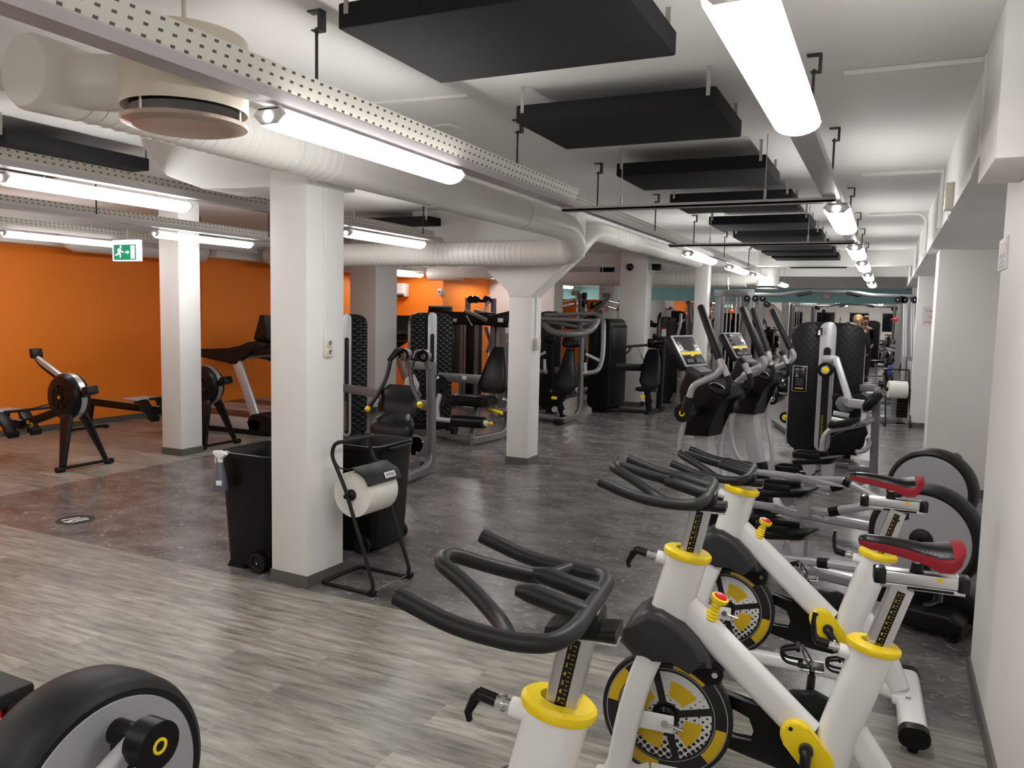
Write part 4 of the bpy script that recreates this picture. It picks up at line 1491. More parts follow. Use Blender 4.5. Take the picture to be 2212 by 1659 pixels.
        cyl(b, q(ku, s * 0.15, kz), q(ku, s * 0.25, kz), 0.03, 18)
        cyl(b, q(ku, s * 0.235, kz), q(ku, s * 0.29, kz), 0.055 * knob, 28)
        ck = obj('crank_arm', b, BLK, t)
        b = bmn()
        lathe(b, [(0.012, s * 0.289), (0.019, s * 0.289), (0.019, s * 0.2925), (0.012, s * 0.2925)], q(ku, 0, kz), axis='y', seg=24, ring=True)
        obj('yellow_ring', b, YEL, ck, 'yellow ring on the crank roller')
        # pedal: long black tray with raised toe rim on a bracket
        b = bmn()
        tilt = 0.045
        prism(b, [(-u0, z0 - 0.02), (-u0 + 0.03, z0 - 0.05), (-u0 + 0.29, z0 - 0.03 + tilt * 0.6), (-u0 + 0.34, z0 + 0.0 + tilt * 0.9), (-u0 + 0.34, z0 + 0.012 + tilt * 0.9), (-u0 + 0.02, z0 - 0.012)], s * 0.13 - 0.085, s * 0.13 + 0.085, bevel=0.008)
        pe = obj('pedal', b, BLK, pb)
        b = bmn()
        tube(b, [(-u0 + 0.22, s * 0.13 - 0.083, z0 + 0.012 + tilt * 0.6), (-u0 + 0.04, s * 0.13 - 0.083, z0 + 0.028), (-u0 + 0.0, s * 0.13 - 0.05, z0 + 0.028), (-u0 + 0.0, s * 0.13 + 0.05, z0 + 0.028), (-u0 + 0.04, s * 0.13 + 0.083, z0 + 0.028), (-u0 + 0.22, s * 0.13 + 0.083, z0 + 0.012 + tilt * 0.6)], section=rrect(0.012, 0.045, 0.005, 2), fillet=0.02)
        obj('toe_rim', b, BLK, pe)
        b = bmn()
        prism(b, [(-u0 + 0.08, z0 - 0.03), (-u0 + 0.20, z0 - 0.02), (-u0 + 0.185, z0 - 0.09), (-u0 + 0.155, z0 - 0.11), (-u0 + 0.125, z0 - 0.11), (-u0 + 0.10, z0 - 0.08)], s * 0.20 - 0.004, s * 0.20 + 0.004, bevel=0.001)
        prism(b, [(-u0 + 0.22, z0 - 0.02), (-u0 + 0.31, z0 + 0.0), (-u0 + 0.31, max(0.14, z0 - 0.14)), (-u0 + 0.24, max(0.13, z0 - 0.14))], s * 0.16 - 0.03, s * 0.16 + 0.03, bevel=0.006)
        obj('pedal_bracket', b, SIL, pe)
    return t


make_elliptical((0.27, 4.87, 0), R(-17), 'elliptical trainer nearer to the spin bikes, its dark console screen off', nped=(0.92, 0.345), fped=(1.03, 0.54), crank=-110, swing=(0.0, 0.0))
make_elliptical((0.36, 6.26, 0), R(-17), 'second elliptical trainer, its console screen catching a white glare', nped=(0.95, 0.575), fped=(1.20, 0.40), crank=-70, swing=(-0.02, 0.08))
make_elliptical((-1.72, 1.215, 0), R(90), 'elliptical trainer cut off at the lower left corner, only its big wheel in view', nped=(0.95, 0.50), fped=(1.0, 0.40), crank=88)
bt = thing('equipment_box', 'grey box with black end and red label behind the wheel at the lower left corner', 'box', (-2.52, 1.0, 0))
b = bmn()
box(b, (0, -0.03, 0.225), (0.42, 0.88, 0.43), 0.015)
obj('housing', b, SILD, bt)
b = bmn()
box(b, (0, -0.0, 0.465), (0.46, 0.98, 0.05), 0.015)
box(b, (0, 0.445, 0.23), (0.47, 0.10, 0.46), 0.02)
obj('cover', b, BLKM, bt)
l1, l0 = PX(31, 1507, -2.309), PX(31, 1543, -2.309)
ym, zm, dy = l1.y - 1.0, (l1.z + l0.z) / 2, 0.17
b = bmn()
box(b, (0.2112, ym - dy / 2, zm), (0.002, dy, l1.z - l0.z), 0)
lb = obj('label_plate', b, RED, bt)
b = bmn()
for k in range(5):
    box(b, (0.2124, ym - 0.02 - k * 0.03, zm - 0.022), (0.001, 0.014, 0.010), 0)
obj('label_print', b, CARD, lb)
# ------------------------------------------------------------------ rowing machines (front foot at the origin, rail towards -x)
def make_rower(loc, label):
    t = thing('rowing_machine', label, 'exercise machine', loc, 0, 'rowing machines by the orange wall')
    FX, FZ, FR = -0.215, 0.70, 0.232
    b = bmn()
    lathe(b, [(0.05, -0.095), (0.105, -0.100), (0.112, -0.085), (0.118, -0.100), (0.205, -0.085), (FR, -0.05), (FR, 0.05), (0.205, 0.085), (0.118, 0.1), (0.112, 0.085), (0.105, 0.1), (0.05, 0.095)], (FX, 0, FZ), axis='y', seg=48)
    fw = obj('flywheel_cage', b, BLK, t)
    b = bmn()
    for k in range(8):
        a = R(22 + 45 * k)
        bar(b, (FX + 0.03 * math.cos(a), -0.104, FZ + 0.03 * math.sin(a)), (FX + 0.115 * math.cos(a), -0.104, FZ + 0.115 * math.sin(a)), 0.006, 0.012, 0.002)
    cyl(b, (FX, -0.107, FZ), (FX, -0.097, FZ), 0.035, 18)
    obj('fan_grille', b, BLKG, fw)
    b = bmn()
    cyl(b, (FX, -0.110, FZ), (FX, -0.106, FZ), 0.014, 14)
    obj('hub_badge', b, YEL, fw, 'small yellow hub badge')
    b = bmn()
    lathe(b, [(FR - 0.01, -0.03), (FR + 0.003, -0.03), (FR + 0.003, 0.03), (FR - 0.01, 0.03)], (FX, 0, FZ), axis='y', seg=48, ring=True)
    obj('mesh_band', b, ALU, fw, 'bright perforated band round the flywheel')
    for s in (-1, 1):
        b = bmn()
        tube(b, [(-0.17, s * 0.06, 0.56), (-0.12, s * 0.10, 0.48), (-0.005, s * 0.235, 0.045)], section=rrect(0.035, 0.15, 0.012, 2), fillet=0.03, up=(1, 0, 0))
        bmesh.ops.scale(b, vec=(1, 1, 1), verts=b.verts)
        for v in b.verts:
            k = max(0.0, min(1.0, (0.50 - v.co.z) / 0.45))
            cx = -0.12 + 0.115 * k
            v.co.x = cx + (v.co.x - cx) * (1 - 0.66 * k)
        obj('front_leg', b, BLK, t)
    b = bmn()
    tube(b, [(0, -0.27, 0.035), (0, 0.27, 0.035)], section=rrect(0.035, 0.03, 0.01, 2), fillet=0)
    for s in (-1, 1):
        cyl(b, (0.0, s * 0.275, 0.028), (0.0, s * 0.305, 0.028), 0.028, 14)
        box(b, (0.0, s * 0.25, 0.02), (0.06, 0.05, 0.04), 0.01)
    obj('front_foot', b, BLK, t)
    # monitor arm
    b = bmn()
    tube(b, [(-0.33, 0.0, 0.90), (-0.60, 0.0, 1.02), (-0.685, 0.0, 1.06)], section=rrect(0.045, 0.055, 0.012, 2), fillet=0.05)
    ma = obj('monitor_arm', b, SIL, t)
    b = bmn()
    tube(b, [(-0.40, -0.0, 0.885), (-0.61, 0.0, 0.985), (-0.69, 0.0, 1.05), (-0.70, 0, 1.08)], section=rrect(0.05, 0.022, 0.008, 2), fillet=0.04)
    obj('arm_underside', b, BLK, ma)
    b = bmn()
    box(b, (-0.70, 0, 1.11), (0.05, 0.12, 0.10), 0.014, Matrix.Rotation(R(-12), 3, 'Y'))
    mo = obj('monitor', b, BLK, t)
    b = bmn()
    box(b, (-0.728, 0, 1.118), (0.004, 0.09, 0.07), 0.001, Matrix.Rotation(R(-12), 3, 'Y'))
    obj('monitor_screen', b, SCREEN, mo)
    # handle holder in front of the wheel side
    b = bmn()
    tube(b, [(0.01, 0, 0.74), (0.07, 0, 0.765)], section=rrect(0.06, 0.07, 0.012, 2), fillet=0)
    box(b, (0.10, 0, 0.78), (0.09, 0.13, 0.085), 0.015, Matrix.Rotation(R(-18), 3, 'Y'))
    obj('damper_box', b, BLK, t)
    # main beam, foot plates, monorail, rear leg
    b = bmn()
    tube(b, [(-0.32, 0, 0.56), (-0.62, 0, 0.46), (-1.0, 0, 0.345)], section=rrect(0.06, 0.085, 0.015, 2), fillet=0.05)
    mbm = obj('main_beam', b, BLK, t)
    b = bmn()
    for k in range(2):
        lathe(b, [(0.012, -0.001), (0.022, -0.001), (0.022, 0.001), (0.012, 0.001)], (-0.82 + 0.055 * k, -0.0315, 0.395 - 0.018 * k), axis='y', seg=16, ring=True)
    obj('yellow_logo', b, YELM, mbm, 'yellow logo on the beam')
    for s in (-1, 1):
        b = bmn()
        M = Matrix.Rotation(R(-42), 3, 'Y')
        box(b, (-1.02, s * 0.12, 0.36), (0.04, 0.12, 0.32), 0.012, M)
        box(b, (-0.95, s * 0.12, 0.28), (0.10, 0.11, 0.05), 0.012)
        fp = obj('foot_plate', b, BLK, t)
        b = bmn()
        tube(b, [(-1.05, s * 0.12 - 0.07, 0.36), (-1.10, s * 0.12 - 0.05, 0.43), (-1.10, s * 0.12 + 0.05, 0.43), (-1.05, s * 0.12 + 0.07, 0.36)], section=rrect(0.035, 0.006, 0.002, 1), fillet=0.03)
        obj('foot_strap', b, RUB, fp)
    b = bmn()
    tube(b, [(-0.95, 0, 0.35), (-2.30, 0, 0.375)], section=rrect(0.05, 0.09, 0.012, 2), fillet=0)
    mr = obj('monorail', b, BLK, t)
    b = bmn()
    tube(b, [(-1.0, 0, 0.40), (-2.28, 0, 0.425)], section=rrect(0.046, 0.008, 0.002, 1), fillet=0)
    obj('rail_top', b, ALU, mr)
    b = bmn()
    tube(b, [(-2.22, 0, 0.34), (-2.28, 0, 0.05)], section=rrect(0.05, 0.10, 0.015, 2), fillet=0, up=(1, 0, 0))
    tube(b, [(-2.28, -0.26, 0.03), (-2.28, 0.26, 0.03)], section=rrect(0.035, 0.03, 0.01, 2), fillet=0)
    for s in (-1, 1):
        box(b, (-2.28, s * 0.26, 0.018), (0.055, 0.06, 0.036), 0.01)
    obj('rear_leg', b, BLK, t)
    b = bmn()
    box(b, (-1.30, 0, 0.475), (0.24, 0.33, 0.03), 0.014)
    se = obj('seat', b, SILD, t)
    b = bmn()
    box(b, (-1.30, 0, 0.44), (0.16, 0.09, 0.05), 0.01)
    obj('seat_carriage', b, BLK, se)
    b = bmn()
    tube(b, [(-0.86, -0.24, 0.52), (-0.86, 0.24, 0.52)], r=0.016, fillet=0, seg=10)
    tube(b, [(-0.86, 0, 0.52), (-0.45, 0, 0.62)], r=0.006, fillet=0, seg=6)
    obj('handle', b, RUB, t)
    return t


make_rower((-7.13, 5.21, 0), 'black rowing machine left of the slim pillar')
make_rower((-6.95, 6.80, 0), 'black rowing machine passing behind the slim pillar')


# ------------------------------------------------------------------ treadmills (front towards +x, origin on the floor under the middle)
def make_treadmill(loc, label, rz=0.0):
    t = thing('treadmill', label, 'exercise machine', loc, rz, 'treadmills')
    W = 0.42
    b = bmn()
    box(b, (-0.10, 0, 0.12), (1.75, 2 * W - 0.26, 0.10), 0.015)
    obj('deck', b, BLK, t)
    b = bmn()
    box(b, (-0.13, 0, 0.178), (1.70, 2 * W - 0.30, 0.012), 0.004)
    obj('running_belt', b, BELT, t)
    for s in (-1, 1):
        b = bmn()
        box(b, (-0.12, s * (W - 0.06), 0.135), (1.74, 0.12, 0.14), 0.012)
        sr = obj('side_rail', b, SIL, t)
        b = bmn()
        box(b, (-0.08, s * (W - 0.055), 0.045), (1.80, 0.10, 0.07), 0.01)
        for x in (-0.9, 0.7):
            cyl(b, (x, s * (W - 0.06), 0.0), (x, s * (W - 0.06), 0.03), 0.025, 12)
        obj('base_strip', b, BLK, sr)
        b = bmn()
        tube(b, [(0.66, s * (W - 0.05), 0.17), (0.33, s * (W - 0.05), 0.92)], section=rrect(0.06, 0.13, 0.02, 2), fillet=0, up=(1, 0, 0))
        obj('upright', b, SIL, t)
        b = bmn()
        prism(b, [(-0.40, 1.02), (-0.37, 1.065), (0.22, 1.075), (0.40, 1.13), (0.55, 1.19), (0.70, 1.19), (0.62, 1.06), (0.46, 1.00), (0.38, 0.93), (0.34, 0.89), (0.22, 0.89), (0.12, 0.93), (-0.36, 0.965)], s * (W - 0.05) - 0.04, s * (W - 0.05) + 0.04, bevel=0.018, seg=3)
        hr = obj('hand_rail', b, BLK, t)
    b = bmn()
    prism(b, [(0.55, 0.03), (0.50, 0.18), (0.60, 0.27), (0.80, 0.30), (0.95, 0.26), (0.99, 0.10), (0.97, 0.03)], -W, W, bevel=0.03, seg=3)
    for s in (-1, 1):
        cyl(b, (0.85, s * 0.34, 0.0), (0.85, s * 0.34, 0.05), 0.03, 12)
    obj('motor_hood', b, BLK, t)
    b = bmn()
    prism(b, [(0.46, 1.13), (0.62, 1.20), (0.83, 1.18), (0.82, 1.10), (0.60, 1.06)], -W + 0.02, W - 0.02, bevel=0.02)
    co = obj('console_bridge', b, BLK, t)
    b = bmn()
    prism(b, [(0.58, 1.22), (0.63, 1.20), (0.84, 1.22), (0.80, 1.30), (0.78, 1.53), (0.69, 1.53)], -0.36, 0.36, bevel=0.025, seg=3)
    obj('console_screen', b, BLK, co)
    b = bmn()
    box(b, (0.50, -0.2, 1.152), (0.10, 0.12, 0.02), 0.005, Matrix.Rotation(R(-22), 3, 'Y'))
    obj('console_keypad', b, GREYP, co)
    b = bmn()
    tube(b, [(0.40, -W + 0.05, 0.98), (0.40, W - 0.05, 0.98)], r=0.016, fillet=0, seg=10)
    obj('cross_bar', b, GUN, t)
    return t


make_treadmill((-7.84, 8.02, 0), 'treadmill with silver upright, left of the nearest pillar')
make_treadmill((-8.08, 9.12, 0), 'second treadmill, its red tinted belt behind the first one')
a = P(868, 700, 11.7)
make_treadmill((a.x - 0.75, 11.75, 0), 'treadmill behind the broad white pillar, only its console seen')

# ------------------------------------------------------------------ bins, bottle, paper stands
def rring(w, d, r, n=4):
    return rrect(w, d, r, n)


def make_bin(loc, label, wt=0.48, dt=0.50, wb=0.34, db=0.42, h=0.735):
    t = thing('wheeled_bin', label, 'bin', loc, 0, 'black wheeled bins')
    b = bmn()
    lev = [(wb, db, 0.05, 0.012), (wb, db, 0.05, 0.0), (wt - 0.02, dt - 0.02, 0.09, h - 0.02)]
    prof = [(wb - 0.02, db - 0.02, 0.05, 0.02), (wb, db, 0.05, 0.035), (wt - 0.03, dt - 0.03, 0.08, h - 0.03), (wt, dt, 0.09, h - 0.03), (wt, dt, 0.09, h), (wt - 0.025, dt - 0.025, 0.08, h + 0.003), (wt - 0.05, dt - 0.05, 0.07, h - 0.02), (wb - 0.02, db - 0.02, 0.05, 0.06)]
    rings = []
    for (w, d, r, z) in prof:
        rings.append([b.verts.new((x, y, z)) for x, y in rring(w, d, r)])
    for i in range(len(rings) - 1):
        m = len(rings[0])
        for k in range(m):
            b.faces.new((rings[i][k], rings[i][(k + 1) % m], rings[i + 1][(k + 1) % m], rings[i + 1][k]))
    b.faces.new(list(reversed(rings[0])))
    b.faces.new(rings[-1])
    for s in (-1, 1):
        prism(b, [(-0.06, 0.0), (-0.02, 0.06), (0.06, 0.06), (0.09, 0.0)], s * (db / 2 - 0.03), s * (db / 2 - 0.0), M=Matrix.Translation((-0.11, 0, 0)))
    obj('tub', b, BIN, t)
    for s in (-1, 1):
        b = bmn()
        lathe(b, [(0.012, s * (db / 2 + 0.002)), (0.05, s * (db / 2 + 0.002)), (0.062, s * (db / 2 + 0.006)), (0.062, s * (db / 2 + 0.028)), (0.045, s * (db / 2 + 0.028)), (0.04, s * (db / 2 + 0.018)), (0.012, s * (db / 2 + 0.022))], (0.10, 0, 0.062), axis='y', seg=28)
        wl = obj('wheel', b, BLKM, t)
        b = bmn()
        cyl(b, (0.10, s * (db / 2 + 0.02), 0.062), (0.10, s * (db / 2 + 0.026), 0.062), 0.007, 10)
        obj('axle_end', b, CHR, wl)
    b = bmn()
    tube(b, [(wt / 2 - 0.005, -0.12, h - 0.03), (wt / 2 + 0.03, -0.12, h - 0.02), (wt / 2 + 0.03, 0.12, h - 0.02), (wt / 2 - 0.005, 0.12, h - 0.03)], r=0.011, fillet=0.02, seg=10)
    obj('handle', b, BIN, t)
    return t


make_bin((-3.53, 3.875, 0), 'black wheeled bin left of the nearest pillar with a spray bottle on its rim')
make_bin((-3.20, 4.50, 0), 'black wheeled bin behind the paper roll stand, right of the nearest pillar', wt=0.46, wb=0.34)
sb = thing('spray_bottle', 'smoky spray bottle with white trigger hooked on the rim of the left bin', 'bottle', (-3.665, 3.585, 0.505))
b = bmn()
lathe(b, [(0.002, 0.0), (0.043, 0.0), (0.046, 0.012), (0.041, 0.06), (0.030, 0.12), (0.018, 0.165), (0.014, 0.18), (0.002, 0.18)], axis='z', seg=24)
obj('bottle_body', b, BOTL, sb)
b = bmn()
cyl(b, (0, 0, 0.178), (0, 0, 0.2), 0.017, 16)
prism(b, [(-0.055, 0.226), (-0.05, 0.244), (0.0, 0.25), (0.045, 0.243), (0.055, 0.23), (0.03, 0.216), (0.016, 0.198), (-0.016, 0.198), (-0.02, 0.218)], -0.014, 0.014, bevel=0.005)
tr = obj('trigger_head', b, CARD, sb)
b = bmn()
tube(b, [(-0.03, 0, 0.222), (-0.042, 0, 0.20), (-0.038, 0, 0.165)], section=rrect(0.014, 0.006, 0.002, 1), fillet=0.02)
tube(b, [(0.0, 0.0, 0.225), (0.0, 0.055, 0.238), (0.0, 0.075, 0.225)], section=rrect(0.012, 0.006, 0.002, 1), fillet=0.01)
obj('trigger_lever', b, CARD, tr)
b = bmn()
box(b, (0.022, -0.036, 0.055), (0.035, 0.004, 0.03), 0.001, Matrix.Rotation(R(28), 3, 'Z'))
obj('sticker', b, CARD, sb, 'white sticker')


def make_stand(loc, rz, label, roll_label, plate=True, group='paper roll stands'):
    """frame: two leaning side legs along y = -0.18 and +0.18, base loop, top bow; roll between them"""
    t = thing('paper_roll_stand', label, 'stand', loc, rz, group)
    for s in (-1, 1):
        b = bmn()
        tube(b, [(-0.20, s * 0.0, 0.011), (-0.20, s * 0.175, 0.011), (0.17, s * 0.175, 0.011), (0.19, s * 0.175, 0.06), (-0.02, s * 0.175, 0.60), (-0.125, s * 0.175, 0.79), (-0.10, s * 0.175, 0.865), (-0.05, s * 0.12, 0.87), (-0.05, 0, 0.87)], r=0.0115, fillet=0.045, seg=12)
        fr = obj('side_frame', b, BLKM, t)
        b = bmn()
        cyl(b, (0.185, s * 0.165, 0.02), (0.185, s * 0.20, 0.02), 0.020, 14)
        obj('foot_cap', b, BLK, fr)
        b = bmn()
        cyl(b, (-0.005, s * 0.155, 0.56), (-0.005, s * 0.195, 0.56), 0.014, 12)
        lathe(b, [(0.01, s * 0.135), (0.034, s * 0.135), (0.034, s * 0.150), (0.018, s * 0.165), (0.01, s * 0.165)], (-0.005, 0, 0.56), axis='y', seg=20)
        obj('roll_cone', b, BLK, fr)
    b = bmn()
    cyl(b, (0.185, -0.17, 0.03), (0.185, 0.17, 0.03), 0.004, 8)
    obj('tie_rod', b, CHR, t)
    if plate:
        b = bmn()
        prism(b, [(-0.02, 0.715), (0.02, 0.725), (0.11, 0.685), (0.135, 0.63), (0.13, 0.63), (0.105, 0.68), (0.02, 0.72), (-0.02, 0.71)], -0.16, 0.16, bevel=0.001)
        for s in (-1, 1):
            tube(b, [(-0.10, s * 0.165, 0.745), (-0.07, s * 0.165, 0.715), (0.0, s * 0.16, 0.714)], r=0.004, fillet=0.01, seg=6)
        pl = obj('tear_bar', b, BLKM, t)
        b = bmn()
        M = Matrix.Rotation(R(65), 3, 'Y')
        box(b, (0.123, 0.06, 0.665), (0.036, 0.10, 0.002), 0, M)
        lp = obj('label_plate', b, CARD, pl)
        b = bmn()
        for k in range(8):
            box(b, (0.1245, 0.095 - 0.01 * k, 0.665), (0.018, 0.006 if k % 3 else 0.0035, 0.002), 0, M)
        obj('label_print', b, GREYP, lp)
    r = thing('paper_roll', roll_label, 'paper roll', (Matrix.Translation(loc) @ Matrix.Rotation(rz, 4, 'Z')) @ Vector((-0.005, 0, 0.56)), rz, 'big white paper rolls')
    b = bmn()
    lathe(b, [(0.03, -0.135), (0.132, -0.135), (0.135, -0.132), (0.135, 0.132), (0.132, 0.135), (0.03, 0.135)], axis='y', seg=48, ring=True)
    obj('paper', b, PAPER, r)
    b = bmn()
    lathe(b, [(0.026, -0.136), (0.032, -0.136), (0.032, 0.136), (0.026, 0.136)], axis='y', seg=24, ring=True)
    obj('core', b, GREYP, r)
    return t


make_stand((-2.755, 3.845, 0), R(-3), 'black tubular paper roll stand right of the nearest pillar', 'thick white paper roll on the stand beside the nearest pillar')
a = G(1950, 918)
make_stand((0.20, 13.72, 0), R(-80), 'black tubular paper roll stand far off before the wall pier', 'white paper roll on the far stand before the wall pier', plate=False)
b2 = thing('spray_bottle', 'blue spray bottle hung on the top of the far paper stand', 'bottle', (0.075, 13.80, 0.79))
b = bmn()
lathe(b, [(0.002, 0.0), (0.04, 0.0), (0.042, 0.01), (0.04, 0.08), (0.015, 0.12), (0.013, 0.15), (0.002, 0.15)], axis='z', seg=18)
obj('bottle_body', b, BLUE, b2)
b = bmn()
prism(b, [(-0.05, 0.19), (0.0, 0.205), (0.04, 0.19), (0.015, 0.15), (-0.015, 0.15)], -0.012, 0.012, bevel=0.004)
obj('trigger_head', b, BLK, b2)

# ------------------------------------------------------------------ signs, sockets, boxes
ex = thing('exit_sign', 'green and white exit sign with running man hanging under a cable rail', 'sign', (-6.24, 5.03, 2.02))
b = bmn()
box(b, (0, 0, 0.095), (0.33, 0.05, 0.19), 0.004)
obj('sign_box', b, GRNW, ex)
b = bmn()
cyl(b, (0, 0, 0.19), (0, 0, 0.33), 0.004, 8)
box(b, (0, 0, 0.197), (0.06, 0.03, 0.014), 0.003)
obj('hanger_rod', b, ZINC, ex)
for s in (-1, 1):
    b = bmn()
    box(b, (0.0, s * 0.0256, 0.078), (0.285, 0.001, 0.135), 0)
    pn = obj('green_panel', b, GRN, ex)
    b = bmn()
    Y = s * 0.0268

    def flat(o, bm=b, Y=Y):
        prism(bm, o, Y - 0.0004, Y + 0.0004)
    # running man, arrow and door
    lathe(b, [(0.001, Y - 0.0004), (0.013, Y - 0.0004), (0.013, Y + 0.0004), (0.001, Y + 0.0004)], (-0.052, 0, 0.128), axis='y', seg=16)
    flat([(-0.10, 0.098), (-0.075, 0.116), (-0.05, 0.110), (-0.035, 0.088), (-0.012, 0.083), (-0.014, 0.074), (-0.042, 0.076), (-0.052, 0.090), (-0.06, 0.078), (-0.048, 0.060), (-0.054, 0.028), (-0.066, 0.028), (-0.066, 0.055), (-0.082, 0.062), (-0.098, 0.048), (-0.128, 0.050), (-0.128, 0.060), (-0.104, 0.062), (-0.090, 0.082), (-0.078, 0.100), (-0.096, 0.088)])
    flat([(0.005, 0.070), (0.035, 0.070), (0.035, 0.058), (0.058, 0.078), (0.035, 0.098), (0.035, 0.086), (0.005, 0.086)])
    flat([(0.075, 0.02), (0.128, 0.02), (0.128, 0.138), (0.075, 0.138)])
    obj('pictogram', b, GRNW, pn)
b = bmn()
box(b, (0, 0, 0), (0.012, 0.075, 0.11), 0.004)
for z in (-0.026, 0.026):
    lathe(b, [(0.016, 0.006), (0.023, 0.006), (0.023, 0.016), (0.016, 0.016)], (0.0, 0, z), axis='x', seg=20, ring=True)
so = obj('wall_socket', b, IVORY)
so.location = (-2.965, 3.745, 1.41)
so.rotation_euler = (0, 0, R(-3))
tag(so, 'cream double socket on the right face of the nearest pillar', 'socket')
b = bmn()
for z in (-0.026, 0.026):
    lathe(b, [(0.001, 0.0062), (0.0155, 0.0062), (0.0155, 0.0066), (0.001, 0.0066)], (0, 0, z), axis='x', seg=18)
obj('socket_hole', b, GREYP, so)
b = bmn()
tube(b, [(-2.969, 3.72, 1.46), (-2.969, 3.72, 2.33)], section=rrect(0.014, 0.022, 0.002, 1), fillet=0, up=(0, 1, 0))
o = struct('trim_7', b, WHITE, 'thin white conduit down the nearest pillar to its socket', 'conduit')
b = bmn()
box(b, (0, 0, 0), (0.05, 0.10, 0.12), 0.006)
so = obj('wall_socket', b, IVORY)
so.location = (-3.39, 7.80, 1.30)
tag(so, 'cream switch box on the side of the flared pillar', 'switch')
# detector on the right soffit
a = PX(2060, 425, 0.31)
b = bmn()
box(b, (0, 0, 0), (0.05, 0.10, 0.16), 0.006)
d = obj('alarm_box', b, IVORY)
d.location = (0.287, a.y, a.z + 0.0)
tag(d, 'small white alarm box on the right soffit', 'alarm box')
for k in range(3):
    b = bmn()
    cyl(b, (-0.026, 0, 0.045 - 0.04 * k), (-0.0245, 0, 0.045 - 0.04 * k), 0.012, 14)
    obj('lens', b, GREYP, d)
b = bmn()
tube(b, [(0.0, -0.01, -0.08), (0.0, 0.02, -0.11), (0.01, 0.03, -0.14)], r=0.003, fillet=0.02, seg=6)
obj('cable', b, CARD, d)
# fire poster on the near wall
c0 = PX(2177, 512, 0.446)
c1 = PX(2160, 580, 0.446)
cy0, cy1 = PX(2178, 545, 0.446).y, PX(2160, 555, 0.446).y
sg = thing('fire_safety_sign', 'narrow red and white fire safety sign on the side wall', 'sign', (0.446, (cy0 + cy1) / 2, 2.0))
sw = abs(cy1 - cy0)
zt, zb = PX(2169, 516, 0.446).z - 2.0, PX(2169, 582, 0.446).z - 2.0
b = bmn()
box(b, (-0.003, 0, (zt + zb) / 2), (0.006, sw, zt - zb), 0)
obj('sign_board', b, CARD, sg)
b = bmn()
box(b, (-0.0066, 0, zt - (zt - zb) * 0.24), (0.0008, sw * 0.82, (zt - zb) * 0.40), 0)
rp = obj('red_field', b, SIGNR, sg)
b = bmn()
prism(b, [(sw * 0.02, zt - (zt - zb) * 0.40), (sw * 0.30, zt - (zt - zb) * 0.40), (sw * 0.30, zt - (zt - zb) * 0.20), (sw * 0.20, zt - (zt - zb) * 0.12), (sw * 0.06, zt - (zt - zb) * 0.15)], -0.0076, -0.0072, axis='x')
prism(b, [(-sw * 0.32, zt - (zt - zb) * 0.40), (-sw * 0.12, zt - (zt - zb) * 0.40), (-sw * 0.12, zt - (zt - zb) * 0.14), (-sw * 0.32, zt - (zt - zb) * 0.14)], -0.0076, -0.0072, axis='x')
obj('white_pictogram', b, CARD, rp)
b = bmn()
for k in range(4):
    box(b, (-0.0066, 0, zt - (zt - zb) * (0.52 + 0.035 * k)), (0.0008, sw * 0.7, (zt - zb) * 0.014), 0)
for k in range(3):
    box(b, (-0.0066, 0, zt - (zt - zb) * (0.86 + 0.035 * k)), (0.0008, sw * 0.75, (zt - zb) * 0.014), 0)
prism(b, [(-sw * 0.3, zt - (zt - zb) * 0.80), (sw * 0.3, zt - (zt - zb) * 0.80), (sw * 0.2, zt - (zt - zb) * 0.70), (-sw * 0.15, zt - (zt - zb) * 0.68)], -0.0072, -0.0066, axis='x')
obj('dark_print', b, GREYP, sg)
# floor sticker
st = thing('floor_sticker', 'round black and white sticker on the dark floor left of the bin', 'sticker', (-5.47, 3.905, 0))
b = bmn()
lathe(b, [(0.001, 0.0), (0.135, 0.0), (0.135, 0.0014), (0.001, 0.0014)], axis='z', seg=40)
obj('disc', b, BLKM, st)
b = bmn()
for k in range(3):
    box(b, (-0.055 + 0.05 * k, 0.0, 0.0018), (0.02, 0.17 - 0.04 * abs(k - 1), 0.0008), 0, Matrix.Rotation(R(-20), 3, 'Z'))
prism(b, [(-0.04, -0.08), (0.0, -0.09), (0.05, -0.07), (0.06, -0.02), (0.02, -0.03), (-0.03, -0.04)], 0.0014, 0.0022, axis='z')
obj('white_print', b, CARD, st)
# air conditioner, control boxes and cables by the far orange wall
a0, a1 = P(850, 615, 13.4), P(876, 638, 13.4)
ac = thing('air_conditioner', 'white wall mounted air conditioner on the dark orange wall', 'air conditioner', ((a0.x + a1.x) / 2 - 0.25, 13.38, (a0.z + a1.z) / 2))
b = bmn()
prism(b, [(-0.11, 0.13), (0.11, 0.13), (0.11, -0.13), (-0.04, -0.13), (-0.11, -0.07)], -0.42, 0.42, axis='x', bevel=0.012)
obj('casing', b, LAMPOFF, ac)
b = bmn()
box(b, (0, -0.06, -0.115), (0.78, 0.09, 0.015), 0.003, Matrix.Rotation(R(20), 3, 'X'))
obj('air_outlet', b, BLK, ac)
a = P(953, 631, 13.42)
cb = thing('switch_box', 'grey switch box with black button at the corner of the orange wall', 'switch', (a.x - 0.02, 13.44, a.z))
b = bmn()
box(b, (0, 0, 0), (0.09, 0.09, 0.13), 0.006)
obj('box', b, SILD, cb)
b = bmn()
cyl(b, (0, -0.045, 0.01), (0, -0.06, 0.01), 0.016, 14)
obj('button', b, BLK, cb)
b = bmn()
tube(b, [(0.02, 0.02, -0.06), (0.02, 0.02, -0.7)], r=0.005, fillet=0, seg=6)
obj('cable', b, LAMPOFF, cb)
